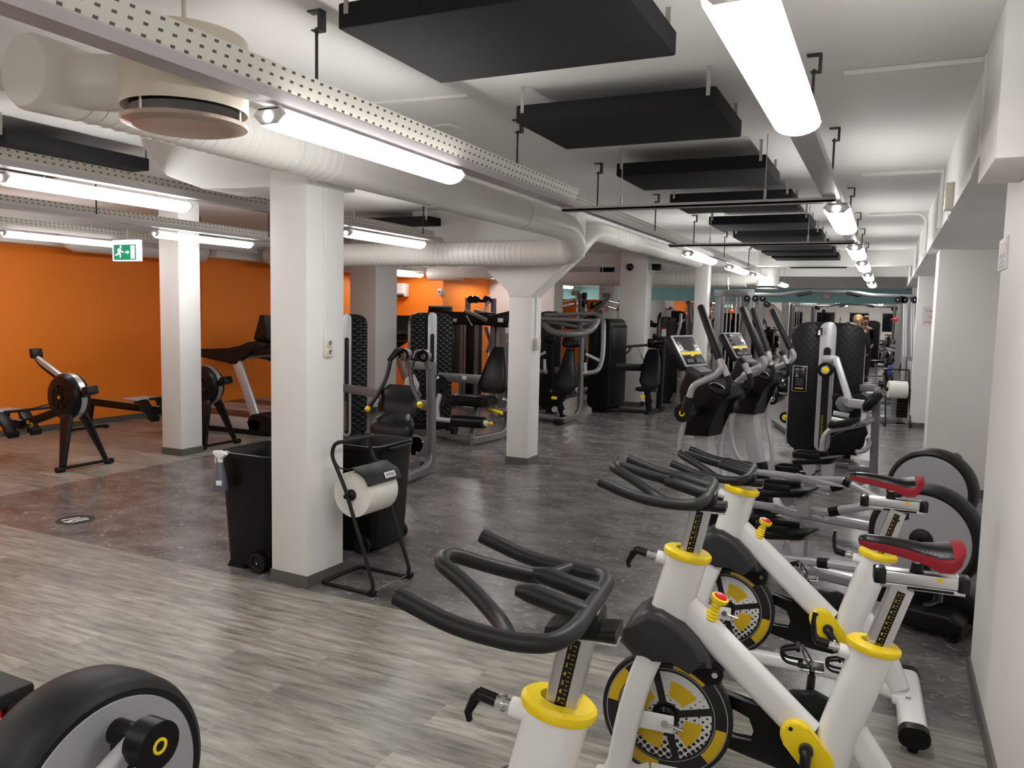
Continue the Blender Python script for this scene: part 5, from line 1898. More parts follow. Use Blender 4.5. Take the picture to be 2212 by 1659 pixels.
# black speaker disc on the wide pillar, camera beside it
a = P(1361, 577, 13.64)
sp = thing('wall_speaker', 'black round disc high on the wide white pillar', 'speaker', (a.x, 13.65, a.z))
b = bmn()
lathe(b, [(0.002, -0.06), (0.03, -0.062), (0.06, -0.04), (0.066, -0.012), (0.06, 0.0), (0.002, 0.0)], axis='y', seg=28)
obj('dome', b, BLKG, sp)
a = P(1411, 578, 13.9)
sp = thing('wall_speaker', 'black box speaker on the right side of the wide white pillar', 'speaker', (-3.87, 13.8, a.z))
b = bmn()
box(b, (0.13, 0, 0), (0.15, 0.12, 0.11), 0.01)
obj('cabinet', b, BLK, sp)
b = bmn()
box(b, (0.05, 0, -0.08), (0.11, 0.05, 0.03), 0.006)
bar(b, (0.06, 0, -0.07), (0.09, 0, -0.05), 0.03, 0.03)
obj('bracket', b, LAMPOFF, sp)
# wall clock on the teal band
a = P(1786, 638, 19.98)
ck = thing('wall_clock', 'round white wall clock on the teal band above the mirrors', 'clock', (a.x, 19.995, a.z))
b = bmn()
lathe(b, [(0.001, -0.012), (0.095, -0.012), (0.095, 0.0), (0.001, 0.0)], axis='y', seg=36)
obj('dial', b, CARD, ck)
b = bmn()
lathe(b, [(0.093, -0.018), (0.112, -0.016), (0.115, 0.0), (0.093, 0.0)], axis='y', seg=36, ring=True)
obj('rim', b, SILD, ck)
b = bmn()
for k in range(12):
    a = R(30 * k)
    box(b, (0.08 * math.sin(a), -0.013, 0.08 * math.cos(a)), (0.008, 0.002, 0.02), 0, Matrix.Rotation(a, 3, 'Y'))
obj('hour_marks', b, BLK, ck)
b = bmn()
for a, l in ((R(215), 0.05), (R(0), 0.075)):
    bar(b, (0, -0.015, 0), (l * math.sin(a), -0.015, l * math.cos(a)), 0.003, 0.008, 0.001, up=(0, 1, 0))
obj('hands', b, BLK, ck)
# notes
for (px, py, y, w, h, lines, lab) in ((2006, 683, 13.585, 0.21, 0.31, ('Vask', 'og', 'papir'), 'white paper note with orange handwriting on the far wall pier'),
                                     (1307, 672, 17.58, 0.22, 0.34, (), 'white paper note with red print on the pillar behind the plate loaded machine')):
    a = P(px, py, y)
    nt_ = thing('paper_note', lab, 'note', (a.x, y + 0.014 if y < 15 else y + 0.018, a.z))
    b = bmn()
    box(b, (0.02, 0, 0), (w, 0.003, h), 0)
    sh = obj('sheet', b, CARD, nt_)
    b = bmn()
    if lines:
        for k, ln in enumerate(lines):
            text_mesh(ln, 0.075, Matrix.Translation((0.02, -0.002, 0.085 - 0.085 * k)) @ Matrix.Rotation(R(90), 4, 'X'), b)
        obj('handwriting', b, ORG, sh)
    else:
        for k in range(3):
            box(b, (0.02, -0.002, 0.09 - 0.04 * k), (0.15 - 0.03 * k, 0.001, 0.018), 0)
        obj('red_print', b, RED, sh)
# ------------------------------------------------------------------ strength machines
MG = 'strength machines in mid room'


def tower(t, c, w, d, h, rz, z0=0.10, stripe=True, quilt=True, side=GUN, placard=False, slot=True, ridges=False, skin=None, corner=0.09):
    """weight stack tower: padded front halves, silver centre strip with a slot, side panels, foot"""
    M = Matrix.Translation(Vector(c)) @ Matrix.Rotation(rz, 4, 'Z')

    def fin(name, b, m, par=t, label=None):
        bmesh.ops.transform(b, matrix=M, verts=b.verts)
        return obj(name, b, m, par, label)
    b = bmn()
    o = rrect(w - 0.02, h - z0, min(corner + 0.02, w * 0.3), 7)
    prism(b, [(x, z + (h + z0) / 2) for x, z in o], -d / 2 + 0.0, d / 2, axis='y', bevel=0.05, seg=4)
    box(b, (0, 0, z0 / 2), (w * 0.8, d * 0.8, z0), 0.01)
    body = fin('tower_body', b, BLK)
    for s in (-1, 1):
        b = bmn()
        gap = 0.16 if stripe else 0.02
        pw = (w - gap * w - 0.0) / 2
        cx = s * (gap * w / 2 + pw / 2)
        o = rrect(pw, h - z0 - 0.02, min(corner, pw * 0.45), 6)
        prism(b, [(x + cx, z + (h + z0) / 2) for x, z in o], -d / 2 - 0.035, -d / 2 + 0.03, axis='y', bevel=0.022, seg=3)
        if ridges:
            for k in range(4):
                tube(b, [(cx - pw * 0.35 + k * pw * 0.23, -d / 2 - 0.035, z0 + 0.08), (cx - pw * 0.35 + k * pw * 0.23, -d / 2 - 0.035, h - 0.1)], r=0.006, fillet=0, seg=6)
        fin('padded_panel', b, skin or (QUILT if quilt else BLK), body)
        b = bmn()
        box(b, (s * (w / 2 - 0.008), 0.01, (h + z0) / 2 - 0.03), (0.018, d - 0.08, h - z0 - 0.16 - corner), 0.006)
        fin('side_panel', b, side, body)
    if stripe:
        b = bmn()
        sw = 0.22 * w
        o = rrect(sw, h - z0 - 0.01, sw * 0.48, 6)
        prism(b, [(x, z + (h + z0) / 2 + 0.012) for x, z in o], -d / 2 - 0.062, -d / 2 + 0.02, axis='y', bevel=0.012, seg=3)
        st = fin('centre_strip', b, SIL, body)
        if slot:
            b = bmn()
            hh = (h - z0) * 0.78
            o = rrect(sw * 0.46, hh, sw * 0.22, 5)
            prism(b, [(x, z + z0 + 0.05 + hh / 2) for x, z in o], -d / 2 - 0.0635, -d / 2 - 0.0615, axis='y')
            fin('weight_slot', b, BLKM, st)
            b = bmn()
            for k in range(16):
                box(b, (-sw * 0.08, -d / 2 - 0.0642, z0 + 0.10 + 0.022 * k), (sw * 0.14, 0.0008, 0.007), 0)
            fin('weight_marks', b, YELM, st)
    return body


def tb(L, pts, r):
    b = bmn()
    tube(b, [L(*p) for p in pts], r=r[0] if isinstance(r, tuple) else r, fillet=r[1] if isinstance(r, tuple) else 0.05, seg=12)
    return b


# ---- M1: seated arm machine with two curved black handles
t = thing('arm_machine', 'seated arm machine with two hanging curved black handles and yellow ends', 'exercise machine', (-4.2, 6.4, 0), 0, MG)
L = Loc(t)
tower(t, L.w(-5.92, 7.75, 0), 0.50, 0.36, 1.57, R(48))
b = bmn()
tube(b, [L.w(-4.02, 5.88, 0.05), L.w(-4.08, 6.70, 0.05), L.w(-4.09, 6.80, 0.16), L.w(-4.11, 6.80, 1.12)], section=rrect(0.10, 0.075, 0.02, 3), fillet=0.13, up=(1, 0, 0), n=6)
tube(b, [L.w(-4.11, 6.80, 1.08), L.w(-4.40, 6.80, 1.08)], section=rrect(0.06, 0.08, 0.015, 2), fillet=0)
obj('main_frame', b, GUN, t)
b = bmn()
tube(b, [L.w(-4.12, 6.86, 0.66), L.w(-5.0, 7.15, 0.72), L.w(-5.75, 7.55, 0.70)], section=rrect(0.05, 0.10, 0.015, 2), fillet=0.15)
obj('linking_beam', b, GUN, t)
b = bmn()
tube(b, [L.w(-4.16, 6.72, 0.10), L.w(-4.9, 7.1, 0.05), L.w(-5.8, 7.6, 0.05)], section=rrect(0.07, 0.05, 0.012, 2), fillet=0.15)
obj('floor_beam', b, GUN, t)
b = bmn()
prism(b, [(-0.10, 0.72), (-0.03, 0.95), (0.06, 1.0), (0.12, 0.9), (0.12, 0.72)], 0.30, 0.34, axis='y', bevel=0.008, M=Matrix.Translation((-0.12, 0, 0)))
obj('back_shell', b, SIL, t)
pads = [('upper_pad', 6.37, 0.905, 0.655, -0.03), ('lower_pad', 6.25, 0.645, 0.43, 0.03)]
for nm, y, zt, zb, off in pads:
    b = bmn()
    pad(b, [L.w(-4.175, y + 0.05, zt), L.w(-4.175, y + 0.0, zt - 0.06), L.w(-4.175, y - 0.04, zb + 0.06), L.w(-4.175, y - 0.07, zb)], [0.19, 0.22, 0.235, 0.225], fat=0.055 if off > 0 else 0.04)
    obj(nm, b, LEA, t)
b = bmn()
pad(b, [L.w(-4.16, 5.90, 0.41), L.w(-4.16, 5.96, 0.425), L.w(-4.16, 6.12, 0.425), L.w(-4.16, 6.24, 0.41)], [0.13, 0.175, 0.185, 0.15], fat=0.035)
obj('seat', b, LEA, t)
b = bmn()
prism(b, [(-0.10, 0.06), (0.12, 0.06), (0.06, 0.30), (0.10, 0.38), (-0.06, 0.38), (-0.04, 0.28)], -0.42, -0.40, axis='y', bevel=0.003, M=Matrix.Translation((0.05, 0, 0)))
prism(b, [(-0.10, 0.06), (0.12, 0.06), (0.06, 0.30), (0.10, 0.38), (-0.06, 0.38), (-0.04, 0.28)], -0.30, -0.28, axis='y', bevel=0.003, M=Matrix.Translation((0.05, 0, 0)))
box(b, (0.06, -0.30, 0.07), (0.24, 0.30, 0.05), 0.01)
sp = obj('seat_support', b, GUN, t)
b = bmn()
tube(b, [(0.06, -0.36, 0.08), (0.02, -0.36, 0.24), (0.03, -0.36, 0.40)], section=rrect(0.07, 0.05, 0.01, 2), fillet=0.05)
obj('seat_post', b, BLK, sp)
for (x, z) in ((-0.03, 0.30), (0.10, 0.28), (-0.05, 0.14), (0.08, 0.12)):
    b = bmn()
    cyl(b, (x + 0.03, -0.435, z), (x + 0.03, -0.42, z), 0.022, 16)
    obj('knob', b, BLKG, sp)
b = bmn()
for (cx_, cz_, r_) in ((-0.02, 0.30, 0.10), (-0.04, 0.12, 0.09)):
    prism(b, [(cx_ + r_ * 1.1 * math.cos(R(a)), cz_ + r_ * math.sin(R(a))) for a in range(0, 360, 20)], 0.27, 0.285, axis='y', bevel=0.002)
box(b, (0.04, 0.277, 0.28), (0.19, 0.014, 0.20), 0.01)
sd = obj('side_plate', b, GUN, t)
for (x, z) in ((-0.05, 0.33), (0.09, 0.33), (-0.04, 0.12), (0.02, 0.22)):
    b = bmn()
    ball(b, (x, 0.268, z), 0.010, 10)
    obj('bolt', b, CHR, sd)
for nm, s, pv, el, tu in (('left', -1, (874, 766), (840, 780), [(843, 781, 6.5), (835, 818, 6.42), (817, 851, 6.3), (796, 881, 6.18)]), ('right', 1, (916, 769), (893, 778), [(893, 780, 6.5), (886, 806, 6.42), (891, 840, 6.3), (906, 872, 6.18)])):
    b = bmn()
    p = L(*pv, 6.62)
    cyl(b, p + Vector((0.0, -0.02, 0)), p + Vector((0.0, 0.04, 0)), 0.062, 24)
    cyl(b, p + Vector((0, 0.02, 0)), p + Vector((0.02, 0.06, -0.13)), 0.03, 12)
    pvo = obj('pivot', b, GUN, t)
    b = bmn()
    lathe(b, [(0.035, -0.026), (0.056, -0.03), (0.06, -0.022), (0.035, -0.02)], p, axis='y', seg=24, ring=True)
    tube(b, [p + Vector((0.0, -0.03, 0.045)), p + Vector((-0.06, -0.05, 0.03)), L(*el, 6.5)], r=[0.028, 0.034, 0.024], fillet=0, seg=12)
    obj('swing_arm', b, BLKG, pvo)
    b = bmn()
    tube(b, [L(*q) for q in tu], r=0.021, fillet=0.12, seg=12)
    hd = obj('handle', b, RUB, t)
    b = bmn()
    a, c = L(*tu[-2]), L(*tu[-1])
    dd = (c - a).normalized()
    tube(b, [c - dd * 0.005, c + dd * 0.035], r=0.026, fillet=0, seg=14)
    obj('handle_end', b, YEL, hd, 'yellow handle end')

# ---- M2: leg extension machine
t = thing('leg_extension_machine', 'leg extension machine with black seat and shin roller left of the flared pillar', 'exercise machine', (-4.6, 8.8, 0), 0, MG)
L = Loc(t)
tower(t, L.w(-5.72, 9.42, 0), 0.56, 0.38, 1.60, R(40))
b = bmn()
tc = L.w(-5.72, 9.42, 0)
M = Matrix.Translation(tc) @ Matrix.Rotation(R(40), 4, 'Z')
box(b, M @ Vector((-0.285, -0.02, 1.33)), (0.004, 0.17, 0.28), 0, Matrix.Rotation(R(40), 3, 'Z'))
pc = obj('instruction_card', b, CARD, t)
b = bmn()
box(b, M @ Vector((-0.2875, -0.02, 1.45)), (0.003, 0.17, 0.03), 0, Matrix.Rotation(R(40), 3, 'Z'))
obj('card_header', b, ORG, pc, 'orange header of the card')
b = bmn()
tube(b, [L.w(-5.22, 8.78, 0.05), L.w(-4.55, 8.50, 0.05)], section=rrect(0.08, 0.06, 0.015, 2), fillet=0)
tube(b, [L.w(-4.52, 8.46, 0.055), L.w(-4.42, 9.12, 0.055), L.w(-4.40, 9.24, 0.16), L.w(-4.40, 9.26, 0.95)], section=rrect(0.10, 0.07, 0.02, 3), fillet=0.14, up=(1, 0, 0), n=6)
tube(b, [L.w(-4.56, 8.56, 0.08), L.w(-4.60, 8.75, 0.44)], section=rrect(0.09, 0.07, 0.015, 2), fillet=0, up=(1, 0, 0))
for (x, y) in ((-4.52, 8.5), (-4.42, 9.1), (-5.2, 8.77)):
    cyl(b, L.w(x, y, 0.0), L.w(x, y, 0.03), 0.025, 12)
obj('main_frame', b, GUN, t)
b = bmn()
tube(b, [L.w(-5.45, 9.25, 0.74), L.w(-4.40, 9.25, 0.735)], section=rrect(0.06, 0.12, 0.02, 2), fillet=0)
bm_ = obj('linking_beam', b, GUN, t)
b = bmn()
box(b, L.w(-5.05, 9.215, 0.75), (0.06, 0.006, 0.05), 0.002)
obj('beam_badge', b, CARD, bm_)
b = bmn()
pad(b, [L.w(-4.61, 8.48, 0.50), L.w(-4.61, 8.54, 0.53), L.w(-4.60, 8.80, 0.525), L.w(-4.58, 8.98, 0.50)], [0.24, 0.275, 0.27, 0.21], fat=0.065)
obj('seat', b, LEA, t)
b = bmn()
pad(b, [L.w(-4.50, 8.96, 0.60), L.w(-4.50, 8.98, 0.68), L.w(-4.495, 9.03, 0.86), L.w(-4.49, 9.08, 1.04), L.w(-4.485, 9.12, 1.18)], [0.16, 0.215, 0.175, 0.125, 0.10], fat=0.05)
obj('backrest', b, LEA, t)
b = bmn()
tube(b, [L.w(-4.78, 8.45, 0.285), L.w(-4.34, 8.45, 0.29)], r=0.072, fillet=0, seg=24)
ro = obj('shin_roller', b, LEA, t)
b = bmn()
cyl(b, L.w(-4.34, 8.45, 0.29), L.w(-4.31, 8.45, 0.29), 0.035, 16)
obj('roller_cap', b, CARD, ro)
b = bmn()
tube(b, [L.w(-4.31, 8.45, 0.29), L.w(-4.26, 8.45, 0.295), L.w(-4.24, 8.45, 0.30)], r=[0.014, 0.018, 0.022], fillet=0, seg=12)
obj('roller_knob', b, YEL, ro, 'yellow knob')
b = bmn()
tube(b, [L.w(-5.12, 8.70, 0.56), L.w(-5.10, 8.60, 0.43), L.w(-5.02, 8.50, 0.285)], section=rrect(0.05, 0.07, 0.012, 2), fillet=0.05)
tube(b, [L.w(-5.03, 8.45, 0.285), L.w(-4.78, 8.45, 0.285)], r=0.032, fillet=0, seg=14)
obj('roller_arm', b, SIL, t)
b = bmn()
lathe(b, [(0.03, -0.05), (0.19, -0.05), (0.21, -0.03), (0.21, 0.03), (0.19, 0.05), (0.03, 0.05)], L.w(-5.2, 8.80, 0.60), axis='x', seg=32)
obj('cam_disc', b, BLKG, t)
b = bmn()
tube(b, [L.w(-4.42, 8.70, 0.44), L.w(-4.30, 8.66, 0.415), L.w(-4.20, 8.64, 0.405)], r=[0.014, 0.022, 0.024], fillet=0, seg=12)
obj('adjust_lever', b, YEL, t, 'yellow adjusting lever')
b = bmn()
for s in (-1, 1):
    tube(b, [L.w(-4.60 + s * 0.30, 8.95, 0.40), L.w(-4.60 + s * 0.34, 8.93, 0.52), L.w(-4.60 + s * 0.34, 8.80, 0.56)], r=0.016, fillet=0.04, seg=10)
tube(b, [L.w(-4.90, 8.95, 0.40), L.w(-4.30, 8.95, 0.40)], r=0.018, fillet=0, seg=10)
obj('side_handles', b, SIL, t)
b = bmn()
box(b, L.w(-5.02, 8.78, 0.18), (0.06, 0.10, 0.16), 0.01)
cyl(b, L.w(-4.93, 8.72, 0.14), L.w(-4.89, 8.72, 0.14), 0.075, 20)
obj('lever_stop', b, BLK, t)

# ---- M4: chest press
t = thing('chest_press_machine', 'chest press machine with broad grey arms right of the flared pillar', 'exercise machine', (-4.35, 11.2, 0), 0, MG)
L = Loc(t)
tower(t, L.w(-5.0, 12.05, 0), 0.36, 0.5, 1.66, R(20), stripe=False, quilt=False)
b = bmn()
tube(b, [L.w(-4.28, 10.70, 0.05), L.w(-4.27, 11.40, 0.05), L.w(-4.25, 11.52, 0.16), L.w(-4.27, 11.54, 1.50)], section=rrect(0.09, 0.07, 0.018, 3), fillet=0.14, up=(1, 0, 0), n=6)
for dy in (0.0, 0.13):
    tube(b, [L.w(-5.0, 11.0 + dy, 0.06), L.w(-4.30, 10.86 + dy, 0.06)], r=0.035, fillet=0, seg=12)
tube(b, [L.w(-4.30, 11.55, 0.70), L.w(-5.0, 11.9, 0.72)], section=rrect(0.06, 0.11, 0.015, 2), fillet=0)
tube(b, [L.w(-5.0, 11.85, 0.03), L.w(-5.0, 10.95, 0.05)], r=0.035, fillet=0, seg=12)
obj('main_frame', b, GUN, t)
b = bmn()
box(b, L.w(-4.28, 10.72, 0.045), (0.13, 0.12, 0.09), 0.02)
obj('front_foot', b, BLK, t)
b = bmn()
pad(b, [L.w(-4.355, 11.14, 0.475), L.w(-4.355, 11.17, 0.56), L.w(-4.355, 11.22, 0.72), L.w(-4.36, 11.27, 0.88), L.w(-4.365, 11.33, 1.09)], [0.15, 0.19, 0.155, 0.115, 0.095], fat=0.05)
obj('backrest', b, LEA, t)
b = bmn()
pad(b, [L.w(-4.365, 11.34, 1.12), L.w(-4.368, 11.36, 1.15), L.w(-4.372, 11.39, 1.25), L.w(-4.375, 11.41, 1.28)], [0.12, 0.145, 0.125, 0.10], fat=0.045)
obj('head_rest', b, LEA, t)
b = bmn()
pad(b, [L.w(-4.33, 10.84, 0.44), L.w(-4.33, 10.90, 0.455), L.w(-4.33, 11.05, 0.455), L.w(-4.33, 11.14, 0.44)], [0.13, 0.185, 0.185, 0.15], fat=0.035)
obj('seat', b, LEA, t)
b = bmn()
tube(b, [L.w(-4.32, 10.98, 0.42), L.w(-4.36, 10.96, 0.26), L.w(-4.32, 11.0, 0.08)], section=rrect(0.09, 0.08, 0.02, 2), fillet=0.05)
spp = obj('seat_post', b, BLK, t)
for (x, z) in ((-4.24, 0.30), (-4.24, 0.17), (-4.42, 0.20)):
    b = bmn()
    cyl(b, L.w(x, 10.90, z), L.w(x, 10.88, z), 0.045, 18)
    obj('post_disc', b, SIL, spp)
b = bmn()
box(b, L.w(-4.42, 10.86, 0.375), (0.09, 0.05, 0.045), 0.015)
obj('seat_lever', b, YEL, t, 'yellow seat lever')
for nm, pts, r in (('press_beam', [(1176, 702, 11.25), (1192, 717, 11.1), (1222, 722, 11.0), (1260, 722, 11.0), (1282, 710, 11.1), (1290, 692, 11.25)], (0.05, 0.12)),
                   ('upper_bar', [(1167, 688, 11.3), (1290, 694, 11.3)], (0.032, 0)),
                   ('press_arm', [(1178, 681, 11.45), (1290, 677, 11.45), (1304, 690, 11.3), (1303, 765, 11.1), (1294, 803, 10.9), (1259, 807, 10.85)], (0.035, 0.14)),
                   ('lower_arm', [(1166, 690, 11.4), (1163, 760, 11.1), (1160, 802, 10.95), (1180, 803, 10.9)], (0.032, 0.1))):
    obj(nm, tb(L, pts, r), GUN, t)
for nm, pts in (('grip', [(1266, 765, 10.85), (1293, 778, 10.8)]), ('grip', [(1264, 783, 10.85), (1265, 805, 10.85)]), ('grip', [(1176, 776, 10.9), (1177, 800, 10.9)]), ('grip', [(1163, 769, 10.85), (1178, 761, 10.85)])):
    g = obj('hand_grip', tb(L, pts, (0.022, 0)), SILD, t)
b = bmn()
for x in (-4.80, -3.95):
    tube(b, [L.w(x, 11.4, 1.5), L.w(-4.27, 11.54, 1.42)], r=0.03, fillet=0, seg=10)
obj('pivot_bar', b, GUN, t)
b = bmn()
box(b, L(1189, 733, 11.5), (0.16, 0.12, 0.10), 0.02)
bar(b, L(1189, 738, 11.5), L(1192, 838, 11.5), 0.10, 0.06, 0.01, up=(0, 1, 0))
obj('counterweight', b, BLK, t)

# ---- M6: shoulder press, all black
t = thing('shoulder_press_machine', 'all black shoulder press machine before the wide pillar', 'exercise machine', (-3.5, 12.7, 0), 0, MG)
L = Loc(t)
tower(t, L.w(-4.22, 12.72, 0), 0.40, 0.55, 1.56, R(-12), stripe=False, quilt=False, side=BLK, ridges=True, z0=0.06)
b = bmn()
tube(b, [L.w(-4.05, 12.45, 0.06), L.w(-3.50, 12.55, 0.06)], section=rrect(0.08, 0.06, 0.012, 2), fillet=0)
tube(b, [L.w(-3.46, 12.46, 0.05), L.w(-3.40, 13.30, 0.05)], section=rrect(0.08, 0.06, 0.012, 2), fillet=0)
tube(b, [L.w(-3.40, 13.05, 0.05), L.w(-3.38, 13.05, 1.25)], section=rrect(0.10, 0.09, 0.012, 2), fillet=0, up=(1, 0, 0))
tube(b, [L.w(-4.05, 12.62, 0.76), L.w(-3.40, 13.0, 0.76)], section=rrect(0.07, 0.12, 0.012, 2), fillet=0)
obj('main_frame', b, BLK, t)
b = bmn()
pad(b, [L.w(-3.48, 12.66, 0.45), L.w(-3.48, 12.69, 0.54), L.w(-3.485, 12.76, 0.75), L.w(-3.49, 12.84, 0.95), L.w(-3.495, 12.90, 1.06)], [0.14, 0.175, 0.16, 0.125, 0.11], fat=0.05)
obj('backrest', b, LEA, t)
b = bmn()
pad(b, [L.w(-3.47, 12.36, 0.42), L.w(-3.47, 12.42, 0.435), L.w(-3.47, 12.58, 0.435), L.w(-3.47, 12.66, 0.42)], [0.13, 0.17, 0.17, 0.14], fat=0.035)
obj('seat', b, LEA, t)
b = bmn()
tube(b, [L.w(-3.46, 12.50, 0.41), L.w(-3.42, 12.52, 0.07)], section=rrect(0.10, 0.08, 0.02, 2), fillet=0)
cyl(b, L.w(-3.40, 12.44, 0.25), L.w(-3.40, 12.40, 0.25), 0.05, 16)
cyl(b, L.w(-3.52, 12.44, 0.20), L.w(-3.52, 12.40, 0.20), 0.04, 16)
obj('seat_post', b, BLK, t)
b = bmn()
box(b, L(1388, 857, 12.4), (0.08, 0.05, 0.05), 0.012)
obj('seat_lever', b, YEL, t, 'yellow seat lever')
for s in (0, 1):
    sh = 0 if s == 0 else 1
    if s == 0:
        pts = [(1400, 745, 13.0), (1362, 748, 12.7), (1344, 750, 12.55), (1335, 762, 12.5), (1334, 766, 12.5)]
        pts2 = [(1364, 749, 12.65), (1356, 762, 12.5), (1336, 766, 12.48)]
    else:
        pts = [(1415, 742, 13.0), (1448, 736, 12.75), (1449, 745, 12.6), (1446, 764, 12.5)]
        pts2 = [(1446, 764, 12.5), (1462, 771, 12.5)]
    am = obj('press_arm', tb(L, pts, (0.022, 0.06)), BLK, t)
    obj('hand_grip', tb(L, pts2, (0.02, 0.05)), RUB, am)
b = bmn()
box(b, L(1416, 742, 13.05), (0.26, 0.14, 0.16), 0.03)
box(b, L(1418, 727, 13.05), (0.12, 0.10, 0.10), 0.02)
obj('pivot_housing', b, BLKG, t)
obj('link_rod', tb(L, [(1378, 750, 12.7), (1395, 790, 12.9)], (0.008, 0)), CHR, t)

# ---- black machine with rounded back behind the shoulder press
t = thing('leg_press_machine', 'black machine with a broad rounded back behind the shoulder press', 'exercise machine', (-3.2, 16.6, 0), 0, MG)
L = Loc(t)
a, c = L(1418, 740, 16.5), L(1483, 672, 16.5)
b = bmn()
o = rrect(c.x - a.x, 1.2, 0.14, 5)
prism(b, [(x + (a.x + c.x) / 2, z + c.z - 0.6) for x, z in o], -0.1, 0.02, axis='y', bevel=0.04, seg=3)
box(b, ((a.x + c.x) / 2, -0.02, 0.3), (0.3, 0.12, 0.6), 0.02)
obj('back_shell', b, BLK, t)
b = bmn()
box(b, L(1439, 685, 16.3), (0.20, 0.06, 0.30), 0.02)
obj('stack_cover', b, SIL, t)
b = bmn()
tube(b, [L(1471, 678, 16.2), L(1470, 700, 16.1), L(1462, 730, 16.1)], r=0.03, fillet=0.1, seg=10)
tube(b, [L(1464, 700, 16.2), L(1480, 690, 16.2)], r=0.025, fillet=0, seg=10)
obj('swing_arm', b, SIL, t)
b = bmn()
tube(b, [L(1398, 690, 16.2), L(1408, 695, 16.1), L(1412, 705, 16.0)], r=0.03, fillet=0.1, seg=10)
tube(b, [L(1400, 700, 16.1), L(1418, 703, 16.1)], r=0.05, fillet=0, seg=10)
obj('arm_pad', b, BLKG, t)
t = thing('weight_tower_machine', 'black weight tower with a red topped white card behind the shoulder press', 'exercise machine', (-2.95, 14.6, 0), 0, MG)
L = Loc(t)
a, c = L(1427, 760, 14.6), L(1452, 684, 14.6)
tower(t, ((a.x + c.x) / 2, 0, 0), c.x - a.x + 0.08, 0.42, c.z, R(20), stripe=False, quilt=False, ridges=True)
b = bmn()
box(b, L(1434, 718, 14.28), (0.085, 0.004, 0.15), 0)
cd = obj('instruction_card', b, CARD, t)
b = bmn()
box(b, L(1434, 710.5, 14.277), (0.085, 0.004, 0.02), 0)
obj('card_header', b, RED, cd, 'red header of the card')

# ---- plate loaded row machine behind the chest press
t = thing('plate_loaded_machine', 'tall grey plate loaded machine with silver weight horns behind the chest press', 'exercise machine', (-5.1, 15.0, 0), 0, MG)
L = Loc(t)
for nm, pts, r in (('left_arm', [(1247, 634, 15.0), (1252, 650, 15.0), (1250, 680, 14.9), (1262, 720, 14.8)], (0.06, 0.2)), ('right_arm', [(1312, 640, 15.0), (1303, 655, 15.0), (1285, 676, 14.9), (1270, 715, 14.8)], (0.05, 0.1)),
                   ('upright', [(1258, 635, 15.2), (1263, 700, 15.2)], (0.07, 0)), ('cross_head', [(1236, 633, 15.0), (1251, 633, 15.0)], (0.05, 0)), ('cross_head', [(1303, 638, 15.0), (1319, 638, 15.0)], (0.05, 0))):
    obj(nm, tb(L, pts, r), GUN, t)
b = bmn()
px_ = L(1262, 700, 15.2)
bar(b, px_, (px_.x, px_.y, 0.03), 0.14, 0.12, 0.02, up=(0, 1, 0))
box(b, (px_.x, px_.y - 0.4, 0.04), (0.12, 1.3, 0.08), 0.02)
box(b, (px_.x, px_.y + 0.1, 0.04), (0.9, 0.12, 0.08), 0.02)
obj('base_frame', b, GUN, t)
for (p0, p1) in (((1241, 646, 14.9), (1219, 652, 14.7)), ((1239, 656, 14.9), (1213, 663, 14.7)), ((1315, 650, 14.9), (1338, 655, 14.7)), ((1312, 662, 14.9), (1334, 668, 14.7))):
    b = bmn()
    a, c = L(*p0), L(*p1)
    tube(b, [a, c], r=0.027, fillet=0, seg=14)
    for k in range(4):
        e = a + (c - a) * (0.2 + 0.22 * k)
        dd = (c - a).normalized() * 0.004
        tube(b, [e - dd, e + dd], r=0.031, fillet=0, seg=14)
    obj('weight_horn', b, CHR, t)
for p in ((1263, 639, 14.9), (1262, 656, 14.9), (1281, 659, 14.9)):
    b = bmn()
    c = L(*p)
    cyl(b, c + Vector((-0.03, 0, 0)), c + Vector((0.03, 0, 0)), 0.07, 18)
    obj('pulley', b, BLKG, t)
for nm, pts in (('brace', [(1275, 668, 14.8), (1300, 650, 14.9)]), ('brace', [(1258, 690, 14.8), (1300, 672, 14.8)]), ('brace', [(1240, 690, 14.8), (1262, 705, 14.8)])):
    obj(nm, tb(L, pts, (0.022, 0)), BLK, t)
b = bmn()
box(b, L(1285, 680, 14.7), (0.26, 0.20, 0.14), 0.03)
obj('chest_pad', b, LEA, t)
b = bmn()
box(b, L(1236, 702, 14.7), (0.26, 0.16, 0.16), 0.03)
obj('arm_pad', b, LEA, t)
obj('brace', tb(L, [(1262, 640, 15.0), (1275, 668, 14.9)], (0.012, 0)), STEEL, t)
b = bmn()
bar(b, L(1260, 755, 14.9), L(1266, 835, 14.9), 0.12, 0.1, 0.02, up=(0, 1, 0))
box(b, L(1262, 820, 14.6), (0.28, 0.25, 0.14), 0.03)
obj('seat', b, LEA, t)

# ---- twin pulley station before the far orange wall
t = thing('pulley_station', 'grey twin pulley station with smoked shields before the far orange wall', 'exercise machine', (-7.0, 12.3, 0), 0, MG)
L = Loc(t)
Y = 12.3
a, c = L(958, 700, Y), L(1064, 675, Y)
b = bmn()
box(b, ((a.x + c.x) / 2, 0, (a.z + c.z) / 2 + 0.0), (c.x - a.x, 0.34, c.z - a.z), 0.03)
e0, e1 = L(936, 671, Y), L(968, 671, Y)
prism(b, [(e0.x - 0.05, a.z + 0.02), (e0.x, e0.z + 0.09), (e1.x, e1.z + 0.07), (e1.x, a.z)], -0.17, 0.17, axis='y', bevel=0.02)
hd = obj('top_housing', b, BLK, t)
b = bmn()
for (q0, q1) in (((963, 687), (972, 695)), ((989, 688), (997, 695))):
    u, v = L(*q0, Y), L(*q1, Y)
    box(b, ((u.x + v.x) / 2, -0.172, (u.z + v.z) / 2), (abs(v.x - u.x), 0.004, abs(u.z - v.z)), 0)
